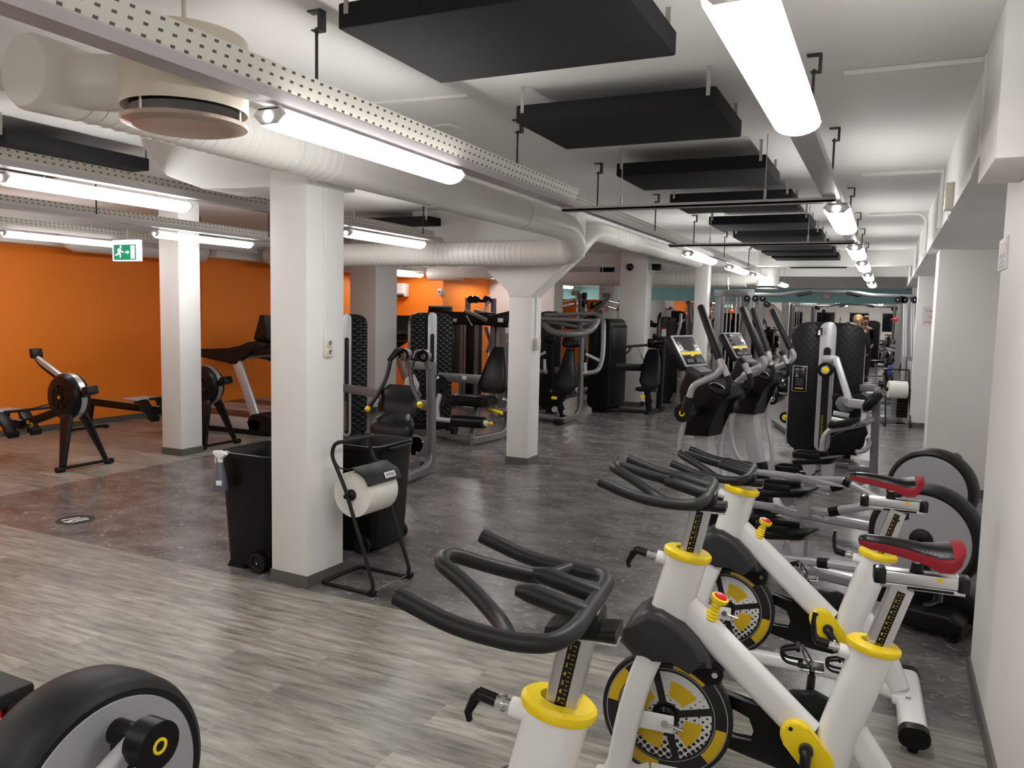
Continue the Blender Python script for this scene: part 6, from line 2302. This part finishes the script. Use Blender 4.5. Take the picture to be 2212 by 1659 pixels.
obj('white_labels', b, CARD, hd)
b = bmn()
u, v = L(940, 669, Y), L(971, 671, Y)
box(b, ((u.x + v.x) / 2, -0.05, v.z + 0.07), (v.x - u.x, 0.26, 0.03), 0.01)
obj('light_lid', b, SIL, hd)
for (q0, q1, m, nm) in (((962, 698), (988, 822), TINT, 'smoked_shield'), ((989, 698), (1003, 824), TINT, 'smoked_shield')):
    u, v = L(*q0, Y), L(*q1, Y)
    b = bmn()
    box(b, ((u.x + v.x) / 2, -0.12, (u.z + max(0.1, v.z)) / 2), (v.x - u.x, 0.02, u.z - max(0.1, v.z)), 0.008)
    obj(nm, b, m, t)
for pxx in (1006, 1037):
    u, v = L(pxx, 690, Y), L(pxx, 830, Y)
    b = bmn()
    tube(b, [(u.x, -0.12, u.z), (u.x, -0.12, 0.12), (u.x - 0.12, -0.12, 0.05)], section=rrect(0.07, 0.06, 0.015, 2), fillet=0.15, up=(0, 1, 0))
    obj('upright', b, GUN, t)
u = L(1021, 760, Y)
b = bmn()
box(b, (u.x, 0.05, 0.78), (0.20, 0.3, 1.50), 0.04)
obj('stack_housing', b, BLK, t)
b = bmn()
u = L(958, 800, Y)
box(b, (u.x + 0.5, -0.3, 0.05), (1.5, 0.16, 0.10), 0.02)
box(b, (u.x + 0.2, -0.55, 0.07), (0.55, 0.5, 0.08), 0.02)
obj('base', b, BLK, t)
b = bmn()
box(b, L(976, 790, Y) + Vector((0, -0.05, 0)), (0.16, 0.16, 0.22), 0.02)
obj('weight_stack', b, BLKM, t)
for nm, pts, r in (('lever_arm', [(1006, 672, 12.1), (1040, 686, 11.9), (1074, 706, 11.7)], (0.035, 0.1)), ('lever_arm', [(1026, 671, 12.3), (1060, 682, 12.2), (1076, 697, 12.1)], (0.03, 0.1)), ('pull_link', [(1049, 708, 11.9), (1060, 740, 11.8), (1052, 760, 11.7)], (0.03, 0.05))):
    obj(nm, tb(L, pts, r), GUN, t)
b = tb(L, [(1008, 682, 11.9), (1013, 692, 11.8), (1019, 702, 11.8)], (0.012, 0))
ball(b, L(1019, 702, 11.8), 0.02, 10)
obj('pull_handle', b, SIL, t)
for q, lab in (((1018, 645, 13.2), 0), ((1030, 647, 13.2), 1)):
    pass
t = thing('cable_machine', 'grey cable machine with black pulleys standing high before the bright orange wall', 'exercise machine', (-7.2, 13.2, 0), 0, MG)
L = Loc(t)
b = bmn()
p0, p1 = L(1011, 643, 13.2), L(1056, 645, 13.2)
tube(b, [(p0.x, 0, 0.02), (p0.x, 0, p0.z)], section=rrect(0.10, 0.08, 0.012, 2), fillet=0, up=(1, 0, 0))
tube(b, [(p1.x + 0.1, 0, 0.02), (p1.x + 0.1, 0, p1.z)], section=rrect(0.10, 0.08, 0.012, 2), fillet=0, up=(1, 0, 0))
box(b, (p0.x + 0.4, 0, 0.03), (1.2, 0.5, 0.06), 0.01)
obj('posts', b, GUN, t)
b = bmn()
tube(b, [(p0.x, 0, p0.z - 0.05), (p1.x + 0.1, 0, p1.z - 0.05)], section=rrect(0.06, 0.06, 0.01, 2), fillet=0)
obj('top_beam', b, BLK, t)
for pxx in (1018, 1028, 1052):
    c = L(pxx, 647, 13.1)
    b = bmn()
    cyl(b, c + Vector((0, -0.03, 0)), c + Vector((0, 0.03, 0)), 0.07, 18)
    obj('pulley', b, BLKG, t)
b = tb(L, [(1056, 652, 13.0), (1048, 662, 12.9), (1048, 690, 12.9)], (0.03, 0.06))
obj('pull_arm', b, SIL, t)
t = thing('weight_tower_machine', 'weight tower with a red topped card seen just left of the flared pillar', 'exercise machine', (-5.5, 11.2, 0), 0, MG)
L = Loc(t)
Y = 11.2
a, c = L(1066, 700, Y), L(1110, 683, Y)
b = bmn()
prism(b, [(a.x - 0.06, a.z - 0.02), (a.x + 0.02, c.z), (c.x, c.z + 0.08), (c.x, a.z - 0.05)], -0.2, 0.2, axis='y', bevel=0.02)
obj('top_housing', b, BLK, t)
u, v = L(1072, 703, Y), L(1090, 800, Y)
b = bmn()
for pxx in (1067, 1093):
    w_ = L(pxx, 700, Y)
    tube(b, [(w_.x, 0, w_.z), (w_.x, 0, 0.03)], section=rrect(0.07, 0.10, 0.015, 2), fillet=0, up=(0, 1, 0))
obj('uprights', b, GUN, t)
b = bmn()
box(b, ((u.x + v.x) / 2, 0.02, 0.76), (v.x - u.x, 0.03, 1.46), 0.01)
obj('shield', b, FOG, t)
b = bmn()
box(b, (v.x + 0.12, 0, 0.72), (0.3, 0.36, 1.44), 0.03)
obj('stack_housing', b, GUN, t)
b = bmn()
q0, q1 = L(1091, 695, Y - 0.2), L(1099, 720, Y - 0.2)
box(b, ((q0.x + q1.x) / 2, -0.185, (q0.z + q1.z) / 2), (q1.x - q0.x, 0.004, q0.z - q1.z), 0)
cd = obj('instruction_card', b, CARD, t)
b = bmn()
box(b, ((q0.x + q1.x) / 2, -0.188, q0.z), (q1.x - q0.x, 0.004, 0.03), 0)
obj('card_header', b, RED, cd, 'red header of the card')
b = bmn()
q0, q1 = L(1076, 687, Y - 0.2), L(1087, 696, Y - 0.2)
box(b, ((q0.x + q1.x) / 2, -0.205, (q0.z + q1.z) / 2), (q1.x - q0.x, 0.004, q0.z - q1.z), 0)
obj('white_label', b, CARD, t)

# ---- M8: big quilted tower with leg curl arms by the ellipticals
t = thing('leg_curl_machine', 'leg curl machine with a wide black quilted tower behind the elliptical trainers', 'exercise machine', (-0.6, 9.7, 0), 0, MG)
L = Loc(t)
tower(t, L.w(-0.61, 9.92, 0), 0.78, 0.40, 1.60, R(2), skin=QUILTF, corner=0.14)
for s in (-1, 1):
    b = bmn()
    tube(b, [L.w(-0.61 + s * 0.385, 9.74, 0.16), L.w(-0.61 + s * 0.39, 9.74, 1.38), L.w(-0.61 + s * 0.30, 9.74, 1.52)], section=rrect(0.03, 0.03, 0.01, 2), fillet=0.12)
    obj('edge_trim', b, SIL, t)
b = bmn()
box(b, L(1727, 818, 9.655), (0.16, 0.012, 0.30), 0.01)
pl = obj('info_plate', b, SIL, t)
b = bmn()
box(b, L(1727, 818, 9.647), (0.145, 0.006, 0.285), 0.006)
pi = obj('info_field', b, BLKG, pl)
b = bmn()
c = L(1727, 818, 9.643)
for k in range(2):
    box(b, c + Vector((-0.03 + 0.06 * k, 0, 0.11)), (0.045, 0.001, 0.02), 0.0)
for k in range(5):
    box(b, c + Vector((0.0, 0, 0.0 - 0.018 * k)), (0.09, 0.001, 0.004), 0.0)
prism(b, [(c.x - 0.05, c.z + 0.02), (c.x - 0.03, c.z + 0.08), (c.x - 0.01, c.z + 0.02)], c.y - 0.0005, c.y + 0.0005)
obj('info_print', b, GREYP, pi)
b = bmn()
box(b, c + Vector((0.0, 0, -0.11)), (0.09, 0.001, 0.012), 0.0)
obj('yellow_print', b, YELM, pi)
b = bmn()
cyl(b, c + Vector((0.045, 0.001, 0.075)), c + Vector((0.045, -0.001, 0.075)), 0.008, 12)
obj('red_dot', b, RED, pi)
b = bmn()
c = L(1771, 716, 9.642)
box(b, c, (0.055, 0.004, 0.085), 0)
stc = obj('photo_sticker', b, BLKM, t)
b = bmn()
prism(b, [(c.x - 0.02, c.z - 0.04), (c.x + 0.01, c.z - 0.04), (c.x + 0.006, c.z + 0.01), (c.x - 0.006, c.z + 0.02), (c.x - 0.016, c.z)], c.y - 0.0035, c.y - 0.0025)
obj('sticker_figure', b, CARD, stc)
b = bmn()
prism(b, [(-0.012, 0), (0.012, 0), (0.016, 0.05), (0.012, 0.085), (-0.012, 0.085), (-0.016, 0.05)], 0, 0.004, bevel=0.002, M=Matrix.Translation(L(1783, 722, 9.652)))
obj('strip_badge', b, SILD, t)
b = bmn()
p, q = L(1802, 772, 9.48), L(1833, 862, 9.30)
bar(b, L(1806, 775, 9.46), q, 0.05, 0.075, 0.012, up=(1, 0, 0))
box(b, L(1794, 776, 9.50), (0.17, 0.08, 0.085), 0.02)
arm = obj('curl_arm', b, SIL, t)
b = bmn()
c = L(1783, 799, 9.30)
cyl(b, c + Vector((0.0, 0.20, 0.0)), c + Vector((0, -0.02, 0)), 0.082, 28)
rl = obj('foot_roller', b, LEA, arm)
b = bmn()
lathe(b, [(0.002, -0.034), (0.045, -0.034), (0.052, -0.02), (0.002, -0.02)], c, axis='y', seg=24)
obj('roller_cap', b, CHR, rl)
b = bmn()
lathe(b, [(0.002, -0.042), (0.030, -0.040), (0.034, -0.033), (0.002, -0.033)], c, axis='y', seg=24)
obj('cap_badge', b, YEL, rl, 'yellow badge on the roller cap')
b = bmn()
c = L(1828, 872, 9.3)
prism(b, [(c.x + 0.115 * math.cos(R(a)) * (1 if a % 40 else 0.9), c.z + 0.09 * math.sin(R(a))) for a in range(0, 360, 20)], c.y - 0.012, c.y + 0.012, bevel=0.004)
for k in range(5):
    cyl(b, (c.x - 0.09 + 0.045 * k, c.y - 0.02, c.z - 0.02), (c.x - 0.09 + 0.045 * k, c.y + 0.02, c.z - 0.02), 0.006, 8)
cyl(b, L(1831, 870, 9.27), L(1831, 870, 9.33), 0.04, 18)
obj('cam_plate', b, GUN, t)
b = bmn()
bar(b, L(1832, 870, 9.28), L(1882, 876, 9.24), 0.05, 0.10, 0.012)
obj('pad_beam', b, SIL, t)
b = bmn()
pad(b, [L(1871, 882, 9.18), L(1876, 874, 9.16), L(1893, 858, 9.14), L(1909, 848, 9.12)], [0.10, 0.16, 0.16, 0.12], fat=0.055, side=Vector((0, 1, 0)))
obj('thigh_pad', b, LEA, t)
b = bmn()
pad(b, [L(1798, 858, 9.5), L(1810, 856, 9.5), L(1862, 860, 9.5), L(1874, 862, 9.5)], [0.08, 0.12, 0.12, 0.08], fat=0.05, side=Vector((0, 1, 0)))
obj('rear_pad', b, LEA, t)
b = bmn()
bar(b, L(1893, 868, 9.32), Vector((L(1887, 1016, 9.32).x, 9.32 - 9.7, 0.0)), 0.085, 0.085, 0.012, up=(0, 1, 0))
bar(b, L(1860, 838, 9.5), L(1895, 838, 9.4), 0.05, 0.08, 0.012)
bar(b, L(1895, 836, 9.4), L(1893, 872, 9.35), 0.07, 0.07, 0.012, up=(0, 1, 0))
bx(0.30, 0.60, -0.42, -0.32, 0.0, 0.06, 0.01, bm=b)
bx(-0.1, 0.58, -0.30, 0.0, 0.0, 0.06, 0.01, bm=b)
obj('right_post', b, GUN, t)
b = tb(L, [(1775, 985, 9.3), (1777, 950, 9.3), (1788, 930, 9.3), (1850, 920, 9.3), (1888, 905, 9.3)], (0.032, 0.10))
obj('front_tube', b, SIL, t)
b = tb(L, [(1848, 976, 9.25), (1866, 975, 9.25), (1879, 962, 9.25), (1876, 948, 9.3)], (0.026, 0.06))
obj('side_loop', b, SIL, t)
for p0, p1 in (((1796, 905, 9.15), (1848, 916, 9.15)), ((1800, 892, 9.35), (1834, 898, 9.35))):
    b = bmn()
    a, c = L(*p0), L(*p1)
    tube(b, [a, c], r=0.027, fillet=0, seg=14)
    for k in range(3):
        e = a + (c - a) * (0.25 + 0.25 * k)
        dd = (c - a).normalized() * 0.004
        tube(b, [e - dd, e + dd], r=0.0295, fillet=0, seg=14)
    obj('hand_grip', b, CARD, t)
b = bmn()
tube(b, [L(1846, 916, 9.16), L(1868, 916, 9.3), L(1886, 905, 9.32)], r=0.024, fillet=0.04, seg=10)
obj('grip_holder', b, GUN, t)
b = bmn()
c0, c1 = L(1793, 925, 9.42), L(1872, 985, 9.42)
prism(b, [(c0.x, c1.z), (c0.x + 0.02, c0.z - 0.08), (c0.x + 0.12, c0.z - 0.01), (c1.x - 0.03, c0.z + 0.07), (c1.x, c0.z - 0.02), (c1.x - 0.06, c0.z - 0.14), (c1.x - 0.10, c1.z)], -0.36, -0.20, bevel=0.03, seg=3)
obj('lower_cushion', b, BLK, t)
b = bmn()
pad(b, [L(1790, 922, 9.15), L(1796, 918, 9.15), L(1840, 910, 9.15), L(1858, 905, 9.15)], [0.08, 0.13, 0.13, 0.08], fat=0.035, side=Vector((0, 1, 0)))
obj('elbow_pad', b, LEA, t)
# second leg machine showing at the left of the tower
t = thing('leg_machine', 'machine with two black rollers showing left of the wide quilted tower', 'exercise machine', (-1.1, 10.9, 0), 0, MG)
L = Loc(t)
Y = 10.9
for (px, py, m, rr) in ((1667, 861, CHR, 0.085), (1696, 902, YEL, 0.075)):
    c = L(px, py, Y)
    b = bmn()
    cyl(b, c + Vector((0.0, 0.0, 0)), c + Vector((0.06, 0.24, 0.03)), rr, 26)
    r_ = obj('foot_roller', b, LEA, t)
    b = bmn()
    ball(b, c + Vector((0, -0.005, 0)), rr * 0.55, 16, (1, 0.5, 1))
    obj('roller_cap', b, m, r_)
b = bmn()
c = L(1680, 838, Y)
ball(b, c + Vector((0.10, 0.2, 0.0)), 0.14, 18, (1.2, 1, 0.9))
obj('cam_cover', b, BLKG, t)
b = bmn()
tube(b, [L(1670, 852, Y) + Vector((0, 0.1, 0)), L(1705, 850, Y) + Vector((0.2, 0.1, 0))], r=0.025, fillet=0, seg=10)
c = L(1705, 850, Y) + Vector((0.15, 0.1, 0))
tube(b, [c, Vector((c.x, c.y, 0.03))], section=rrect(0.10, 0.10, 0.015, 2), fillet=0, up=(0, 1, 0))
c2 = G(1690, 918)
tube(b, [Vector((c.x, c.y, 0.05)), L.w(c2.x - 0.12, c2.y, 0.05)], section=rrect(0.08, 0.06, 0.012, 2), fillet=0)
tube(b, [L(1697, 905, Y) + Vector((0.03, 0.12, 0)), Vector((c.x, c.y, 0.42))], r=0.022, fillet=0, seg=10)
obj('frame', b, GUN, t)
# ------------------------------------------------------------------ far end: cable station, pull up frame, dumbbells, person
t = thing('cable_station', 'grey cable crossover station with a long pull up bar at the far end', 'exercise machine', (-1.2, 14.0, 0))
L = Loc(t)


def post(px, ytop, y, w=0.09, name='upright', m=GUN, z0=0.0):
    a = L(px, ytop, y)
    b = bmn()
    tube(b, [(a.x, a.y, z0), (a.x, a.y, a.z)], section=rrect(w, w * 0.9, 0.012, 2), fillet=0, up=(0, 1, 0))
    return obj(name, b, m, t)


post(1552, 630, 13.9)
post(1561, 640, 14.4, 0.08)
post(1621, 630, 13.6, 0.10)
post(1645, 645, 14.6, 0.09)
post(1947, 640, 14.0, 0.08)
post(1962, 640, 14.5, 0.07, m=SIL)
b = bmn()
tube(b, [L(1545, 633, 13.9), L(1628, 633, 13.6)], section=rrect(0.06, 0.12, 0.012, 2), fillet=0)
tube(b, [L(1552, 634, 13.9), L(1561, 640, 14.4)], section=rrect(0.06, 0.10, 0.012, 2), fillet=0)
a, c = L(1552, 700, 13.9), L(1645, 700, 14.6)
bx(a.x - 0.1, c.x + 0.1, a.y - 0.45, a.y - 0.30, 0, 0.05, 0.01, bm=b)
bx(a.x - 0.06, a.x + 0.06, -0.4, 0.7, 0, 0.05, 0.01, bm=b)
bar(b, (a.x, 0.25, 0.0), (L(1552, 640, 13.9).x, 0.25, 2.0), 0.05, 0.05, 0.01, up=(0, 1, 0))
obj('head_frame', b, GUN, t)
a, c = L(1947, 700, 14.0), L(1962, 700, 14.5)
obj('right_base', bx(a.x - 0.25, a.x + 0.02, -0.2, 0.7, 0, 0.12, 0.02), GUN, t)
b = bmn()
tube(b, [L(1628, 637, 13.7), L(1690, 637, 14.0), L(1725, 630, 14.0), L(1790, 630, 14.0), L(1850, 632, 14.0), L(1880, 638, 14.0), L(1950, 640, 14.0), L(1978, 641, 14.0)], r=0.032, fillet=0.2, seg=12)
pb = obj('pull_up_bar', b, GUN, t)
for p0, p1 in (((1723, 638, 13.8), (1752, 632, 13.95)), ((1858, 639, 13.8), (1830, 633, 13.95))):
    b = tb(L, [p0, p1], (0.028, 0))
    obj('bar_grip', b, RUB, pb)
for px, py, y in ((1632, 645, 13.5), (1648, 645, 14.3), (1614, 645, 13.5), (1947, 647, 13.85), (1954, 648, 13.85), (1976, 648, 13.9), (1940, 648, 13.8), (1657, 657, 13.6)):
    c = L(px, py, y)
    b = bmn()
    cyl(b, c + Vector((0, -0.025, 0)), c + Vector((0, 0.025, 0)), 0.055, 18)
    pu = obj('pulley', b, BLKG, t)
    b = bmn()
    ball(b, c + Vector((0, -0.027, 0)), 0.012, 8)
    obj('pulley_bolt', b, CHR, pu)
for px, y in ((1572, 14.1), (1580, 14.1), (1592, 14.0), (1600, 14.0)):
    a = L(px, 640, y)
    b = bmn()
    cyl(b, (a.x, a.y, 0.05), (a.x, a.y, a.z), 0.012, 8)
    obj('guide_rod', b, CHR, t)
for px, y in ((1576, 14.1), (1596, 14.0), (1958, 14.2)):
    a = L(px, 700, y)
    b = bmn()
    for k in range(12):
        box(b, (a.x, a.y, 0.10 + 0.05 * k), (0.20, 0.11, 0.046), 0.004)
    obj('weight_stack', b, BLKM, t)
b = tb(L, [(1573, 595, 14.0), (1573, 612, 14.0), (1574, 640, 13.9)], (0.008, 0))
tube(b, [L(1573, 597, 14.0), L(1573, 616, 14.0)], r=0.02, fillet=0, seg=8)
tube(b, [L(1562, 658, 13.9), L(1574, 652, 13.9), L(1582, 666, 13.9)], r=0.014, fillet=0, seg=8)
tube(b, [L(1573, 596, 14.0), L(1573, 580, 14.0)], r=0.006, fillet=0, seg=6)
obj('pulldown_handle', b, CHR, t)
b = bmn()
ball(b, L(1580, 672, 13.7), 0.035, 10)
tube(b, [L(1580, 672, 13.7), L(1580, 690, 13.7)], r=0.008, fillet=0, seg=6)
obj('orange_grip', b, ORG, t, 'small orange grip')
for px in (1952, 1957, 1969, 1974):
    a, c = L(px, 650, 13.95), L(px, 770, 13.95)
    b = bmn()
    cyl(b, a, c, 0.010, 6)
    obj('cable', b, LAMPOFF, t)
a = L(1936, 668, 13.8)
b = bmn()
ball(b, a + Vector((0, 0, -0.16)), 0.035, 10)
obj('red_stop', b, RED, t, 'red stop knob')
a, c = L(1965, 655, 14.45), L(1968, 780, 14.45)
b = bmn()
box(b, ((a.x + c.x) / 2, a.y + 0.05, (a.z + c.z) / 2), (0.24, 0.04, a.z - c.z), 0.01)
obj('white_panel', b, SILD, t)
# overhead beam ends seen beside the drum diffuser
# ---- barbell bench rack in the far right aisle
t = thing('adjustable_bench', 'black adjustable weight bench far off right of the quilted tower', 'bench', (0.0, 15.6, 0))
L = Loc(t)
Y = 15.6
a = L(1895, 812, Y)
b = bmn()
pad(b, [(a.x - 0.45, 0, 0.46), (a.x - 0.38, 0, 0.47), (a.x + 0.1, 0, 0.47), (a.x + 0.15, 0, 0.46)], [0.10, 0.14, 0.14, 0.12], fat=0.04, side=Vector((0, 1, 0)))
pad(b, [(a.x + 0.18, 0, 0.50), (a.x + 0.24, 0, 0.56), (a.x + 0.42, 0, 0.95), (a.x + 0.46, 0, 1.0)], [0.10, 0.14, 0.14, 0.12], fat=0.04, side=Vector((0, 1, 0)))
obj('pads', b, LEA, t)
b = bmn()
bx(a.x - 0.5, a.x + 0.35, -0.04, 0.04, 0.03, 0.10, 0.01, bm=b)
bx(a.x - 0.52, a.x - 0.44, -0.3, 0.3, 0.0, 0.06, 0.01, bm=b)
bx(a.x + 0.28, a.x + 0.36, -0.3, 0.3, 0.0, 0.06, 0.01, bm=b)
bar(b, (a.x - 0.1, 0, 0.08), (a.x - 0.1, 0, 0.44), 0.07, 0.07, 0.01, up=(0, 1, 0))
bar(b, (a.x + 0.3, 0, 0.08), (a.x + 0.34, 0, 0.74), 0.05, 0.05, 0.01, up=(0, 1, 0))
tube(b, [(a.x - 0.15, -0.12, 0.33), (a.x + 0.35, -0.12, 0.34)], r=0.05, fillet=0, seg=12)
obj('bench_frame', b, SIL, t)
# ---- dumbbell rack along the right side, mirror side
t = thing('dumbbell_rack', 'grey dumbbell rack along the right side before the mirrors', 'rack', (0.12, 18.2, 0))
b = bmn()
for y in (-1.0, 1.0):
    bar(b, (0.12, y, 0.0), (0.12, y, 1.15), 0.06, 0.08, 0.01, up=(0, 1, 0))
    bx(-0.25, 0.25, y - 0.04, y + 0.04, 0, 0.06, 0.01, bm=b)
obj('rack_frame', b, GUN, t)
for z in (0.25, 0.65, 1.05):
    b = bmn()
    box(b, (0.0, 0, z), (0.26, 2.1, 0.025), 0.006, Matrix.Rotation(R(18), 3, 'Y'))
    obj('shelf', b, SIL, t)
db = thing('dumbbell', 'dumbbell on the rack along the right side', 'dumbbell', (0, 0, 0), 0, 'dumbbells on the rack')
b = bmn()
cyl(b, (-0.07, 0, 0), (0.07, 0, 0), 0.015, 10)
obj('grip', b, CHR, db)
for s in (-1, 1):
    b = bmn()
    lathe(b, [(0.01, s * 0.06), (0.055, s * 0.06), (0.06, s * 0.07), (0.06, s * 0.125), (0.05, s * 0.13), (0.01, s * 0.13)], axis='x', seg=14)
    hd = obj('weight_head', b, BLK, db)
    b = bmn()
    lathe(b, [(0.005, s * 0.1301), (0.03, s * 0.1301), (0.03, s * 0.134), (0.005, s * 0.134)], axis='x', seg=14)
    obj('head_cap', b, CHR, hd)
first = True
for z in (0.25, 0.65, 1.05):
    for k in range(10):
        o = db if first else copy_tree(db)
        first = False
        o.location = (0.12, 18.2 - 0.855 + 0.19 * k, z + 0.078)
        o.rotation_euler = (0, R(18), 0)
        o['label'] = 'chrome capped black dumbbell on the %s shelf of the rack along the right side' % ({0.25: 'lowest', 0.65: 'middle', 1.05: 'top'}[z])
        o['group'] = 'dumbbells on the %s shelf' % ({0.25: 'lowest', 0.65: 'middle', 1.05: 'top'}[z])
# ---- the person facing the mirrors
P0 = Vector((-0.53, 17.0, 0))
pr = thing('person', 'blond person in black top standing beyond the quilted tower, facing the mirrors', 'person', P0, 0)


def skin_mesh(name, verts, edges, radii, m, parent, root=0, sub=2):
    me = bpy.data.meshes.new(name)
    me.from_pydata(verts, edges, [])
    o = bpy.data.objects.new(name, me)
    COL.objects.link(o)
    o.parent = parent
    md = o.modifiers.new('skin', 'SKIN')
    md.use_smooth_shade = True
    sv = me.skin_vertices[0].data if me.skin_vertices else None
    if sv is None:
        bm_ = bmesh.new()
        bm_.from_mesh(me)
        bm_.verts.layers.skin.verify()
        bm_.to_mesh(me)
        bm_.free()
        sv = me.skin_vertices[0].data
    for i, r in enumerate(radii):
        rx, ry = r if isinstance(r, tuple) else (r, r)
        sv[i].radius = (rx, ry)
        sv[i].use_root = (i == root)
    s2 = o.modifiers.new('sub', 'SUBSURF')
    s2.levels = s2.render_levels = sub
    me.materials.append(m)
    return o


# body: pelvis root, torso, neck, head core, arms, legs (faces +y)
V = [(0, 0, 0.93), (0, 0.0, 1.08), (0, 0.01, 1.27), (0, 0.0, 1.40), (0, 0.01, 1.47), (0, 0.02, 1.55), (0, 0.02, 1.64)]
Ed = [(0, 1), (1, 2), (2, 3), (3, 4), (4, 5), (5, 6)]
Rd = [(0.15, 0.10), (0.12, 0.09), (0.15, 0.10), (0.10, 0.07), 0.05, (0.075, 0.09), (0.07, 0.085)]
for s in (-1, 1):
    i = len(V)
    V += [(s * 0.165, 0.0, 1.37), (s * 0.20, -0.01, 1.12), (s * 0.20, 0.12, 0.95), (s * 0.17, 0.20, 0.93)]
    Ed += [(3, i), (i, i + 1), (i + 1, i + 2), (i + 2, i + 3)]
    Rd += [0.06, 0.045, 0.033, 0.03]
for s in (-1, 1):
    i = len(V)
    V += [(s * 0.09, 0, 0.86), (s * 0.10, 0.02, 0.48), (s * 0.10, -0.01, 0.09), (s * 0.10, 0.12, 0.04)]
    Ed += [(0, i), (i, i + 1), (i + 1, i + 2), (i + 2, i + 3)]
    Rd += [0.09, 0.06, 0.045, 0.038]
skin_mesh('body', V, Ed, Rd, SKIN, pr)
# clothing over the body
Vt = [(0, 0, 0.90), (0, 0, 1.08), (0, 0.01, 1.27), (0, 0.0, 1.405)]
Et = [(0, 1), (1, 2), (2, 3)]
Rt = [(0.165, 0.115), (0.135, 0.105), (0.165, 0.115), (0.115, 0.085)]
for s in (-1, 1):
    i = len(Vt)
    Vt += [(s * 0.168, 0.0, 1.37), (s * 0.20, -0.01, 1.12), (s * 0.20, 0.11, 0.965)]
    Et += [(3, i), (i, i + 1), (i + 1, i + 2)]
    Rt += [0.072, 0.056, 0.044]
skin_mesh('top', Vt, Et, Rt, CLOTH, pr)
Vl = [(0, 0, 0.94)]
El, Rl = [], [(0.16, 0.112)]
for s in (-1, 1):
    i = len(Vl)
    Vl += [(s * 0.09, 0, 0.85), (s * 0.10, 0.02, 0.48), (s * 0.10, -0.01, 0.12)]
    El += [(0, i), (i, i + 1), (i + 1, i + 2)]
    Rl += [0.10, 0.07, 0.055]
skin_mesh('leggings', Vl, El, Rl, GREYC, pr)
for s in (-1, 1):
    b = bmn()
    prism(b, [(-0.06, 0.0), (0.19, 0.0), (0.20, 0.04), (0.12, 0.09), (-0.02, 0.11), (-0.07, 0.06)], s * 0.10 - 0.045, s * 0.10 + 0.045, axis='x', bevel=0.02)
    obj('shoe', b, CLOTH, pr)
    # hand with five fingers
    hx, hy, hz = s * 0.165, 0.22, 0.93
    Vh = [(hx, hy, hz), (hx - s * 0.005, hy + 0.06, hz - 0.005)]
    Eh = [(0, 1)]
    Rh = [(0.028, 0.018), (0.034, 0.015)]
    hnd = skin_mesh('hand', Vh, Eh, Rh, SKIN, pr, sub=1)
    for k in range(5):
        if k < 4:
            bx_ = hx - s * 0.005 + (k - 1.5) * 0.017
            ln = (0.065, 0.075, 0.07, 0.055)[k]
            Vf = [(bx_, hy + 0.06, hz - 0.005), (bx_, hy + 0.06 + ln * 0.5, hz - 0.012), (bx_, hy + 0.06 + ln * 0.85, hz - 0.035)]
        else:
            Vf = [(hx - s * 0.02, hy + 0.01, hz), (hx - s * 0.05, hy + 0.04, hz - 0.005), (hx - s * 0.058, hy + 0.07, hz - 0.015)]
        skin_mesh('finger', Vf, [(0, 1), (1, 2)], [0.009, 0.008, 0.0065], SKIN, hnd, sub=1)
b = bmn()
for s in (-1, 1):
    ball(b, (s * 0.032, 0.108, 1.615), 0.010, 10, (1.3, 0.6, 0.8))
tube(b, [(-0.022, 0.105, 1.552), (0, 0.11, 1.55), (0.022, 0.105, 1.552)], r=0.006, fillet=0, seg=8)
obj('eyes_and_mouth', b, mat('dark facial features', (0.12, 0.05, 0.045), 0.5), pr)
b = bmn()
tube(b, [(0, 0.10, 1.625), (0, 0.122, 1.59), (0, 0.108, 1.578)], r=[0.007, 0.012, 0.010], fillet=0, seg=10)
for s in (-1, 1):
    ball(b, (s * 0.079, 0.01, 1.605), 0.026, 10, (0.4, 0.7, 1))
obj('nose_and_ears', b, SKIN, pr)
b = bmn()
ball(b, (0, -0.005, 1.645), 0.10, 18, (0.92, 1.08, 0.95))
for v in b.verts:
    if v.co.y > 0.045 and v.co.z < 1.69:
        v.co.y = 0.045
tube(b, [(0.0, -0.10, 1.66), (0.0, -0.145, 1.62), (0.005, -0.14, 1.52), (0.01, -0.12, 1.44)], r=[0.035, 0.045, 0.035, 0.012], fillet=0, seg=12)
obj('hair', b, BLOND, pr)
# ---- strap trainer hanging by the broad pillar
t = thing('strap_trainer', 'black and yellow strap trainer hanging on the orange wall right of the nearest pillar', 'strap', (-8.95, 12.6, 1.9))
L = Loc(t)
o = P(743, 628, 12.6) - Vector(t.location)
b = bmn()
tube(b, [o + Vector((-0.05, 0.0, 0.05)), o, o + Vector((0.06, 0, -0.03))], section=rrect(0.05, 0.02, 0.006, 2), fillet=0.03)
tube(b, [o + Vector((-0.05, 0, 0.05)), o + Vector((-0.05, 0, 2.74 - 1.9 - o.z))], r=0.006, fillet=0, seg=6)
obj('black_strap', b, RUB, t)
b = bmn()
tube(b, [o + Vector((0.05, -0.01, 0.02)), o + Vector((0.085, -0.01, -0.12)), o + Vector((0.12, -0.01, -0.17))], section=rrect(0.035, 0.008, 0.003, 1), fillet=0.05)
obj('yellow_strap', b, YEL, t, 'yellow strap end')
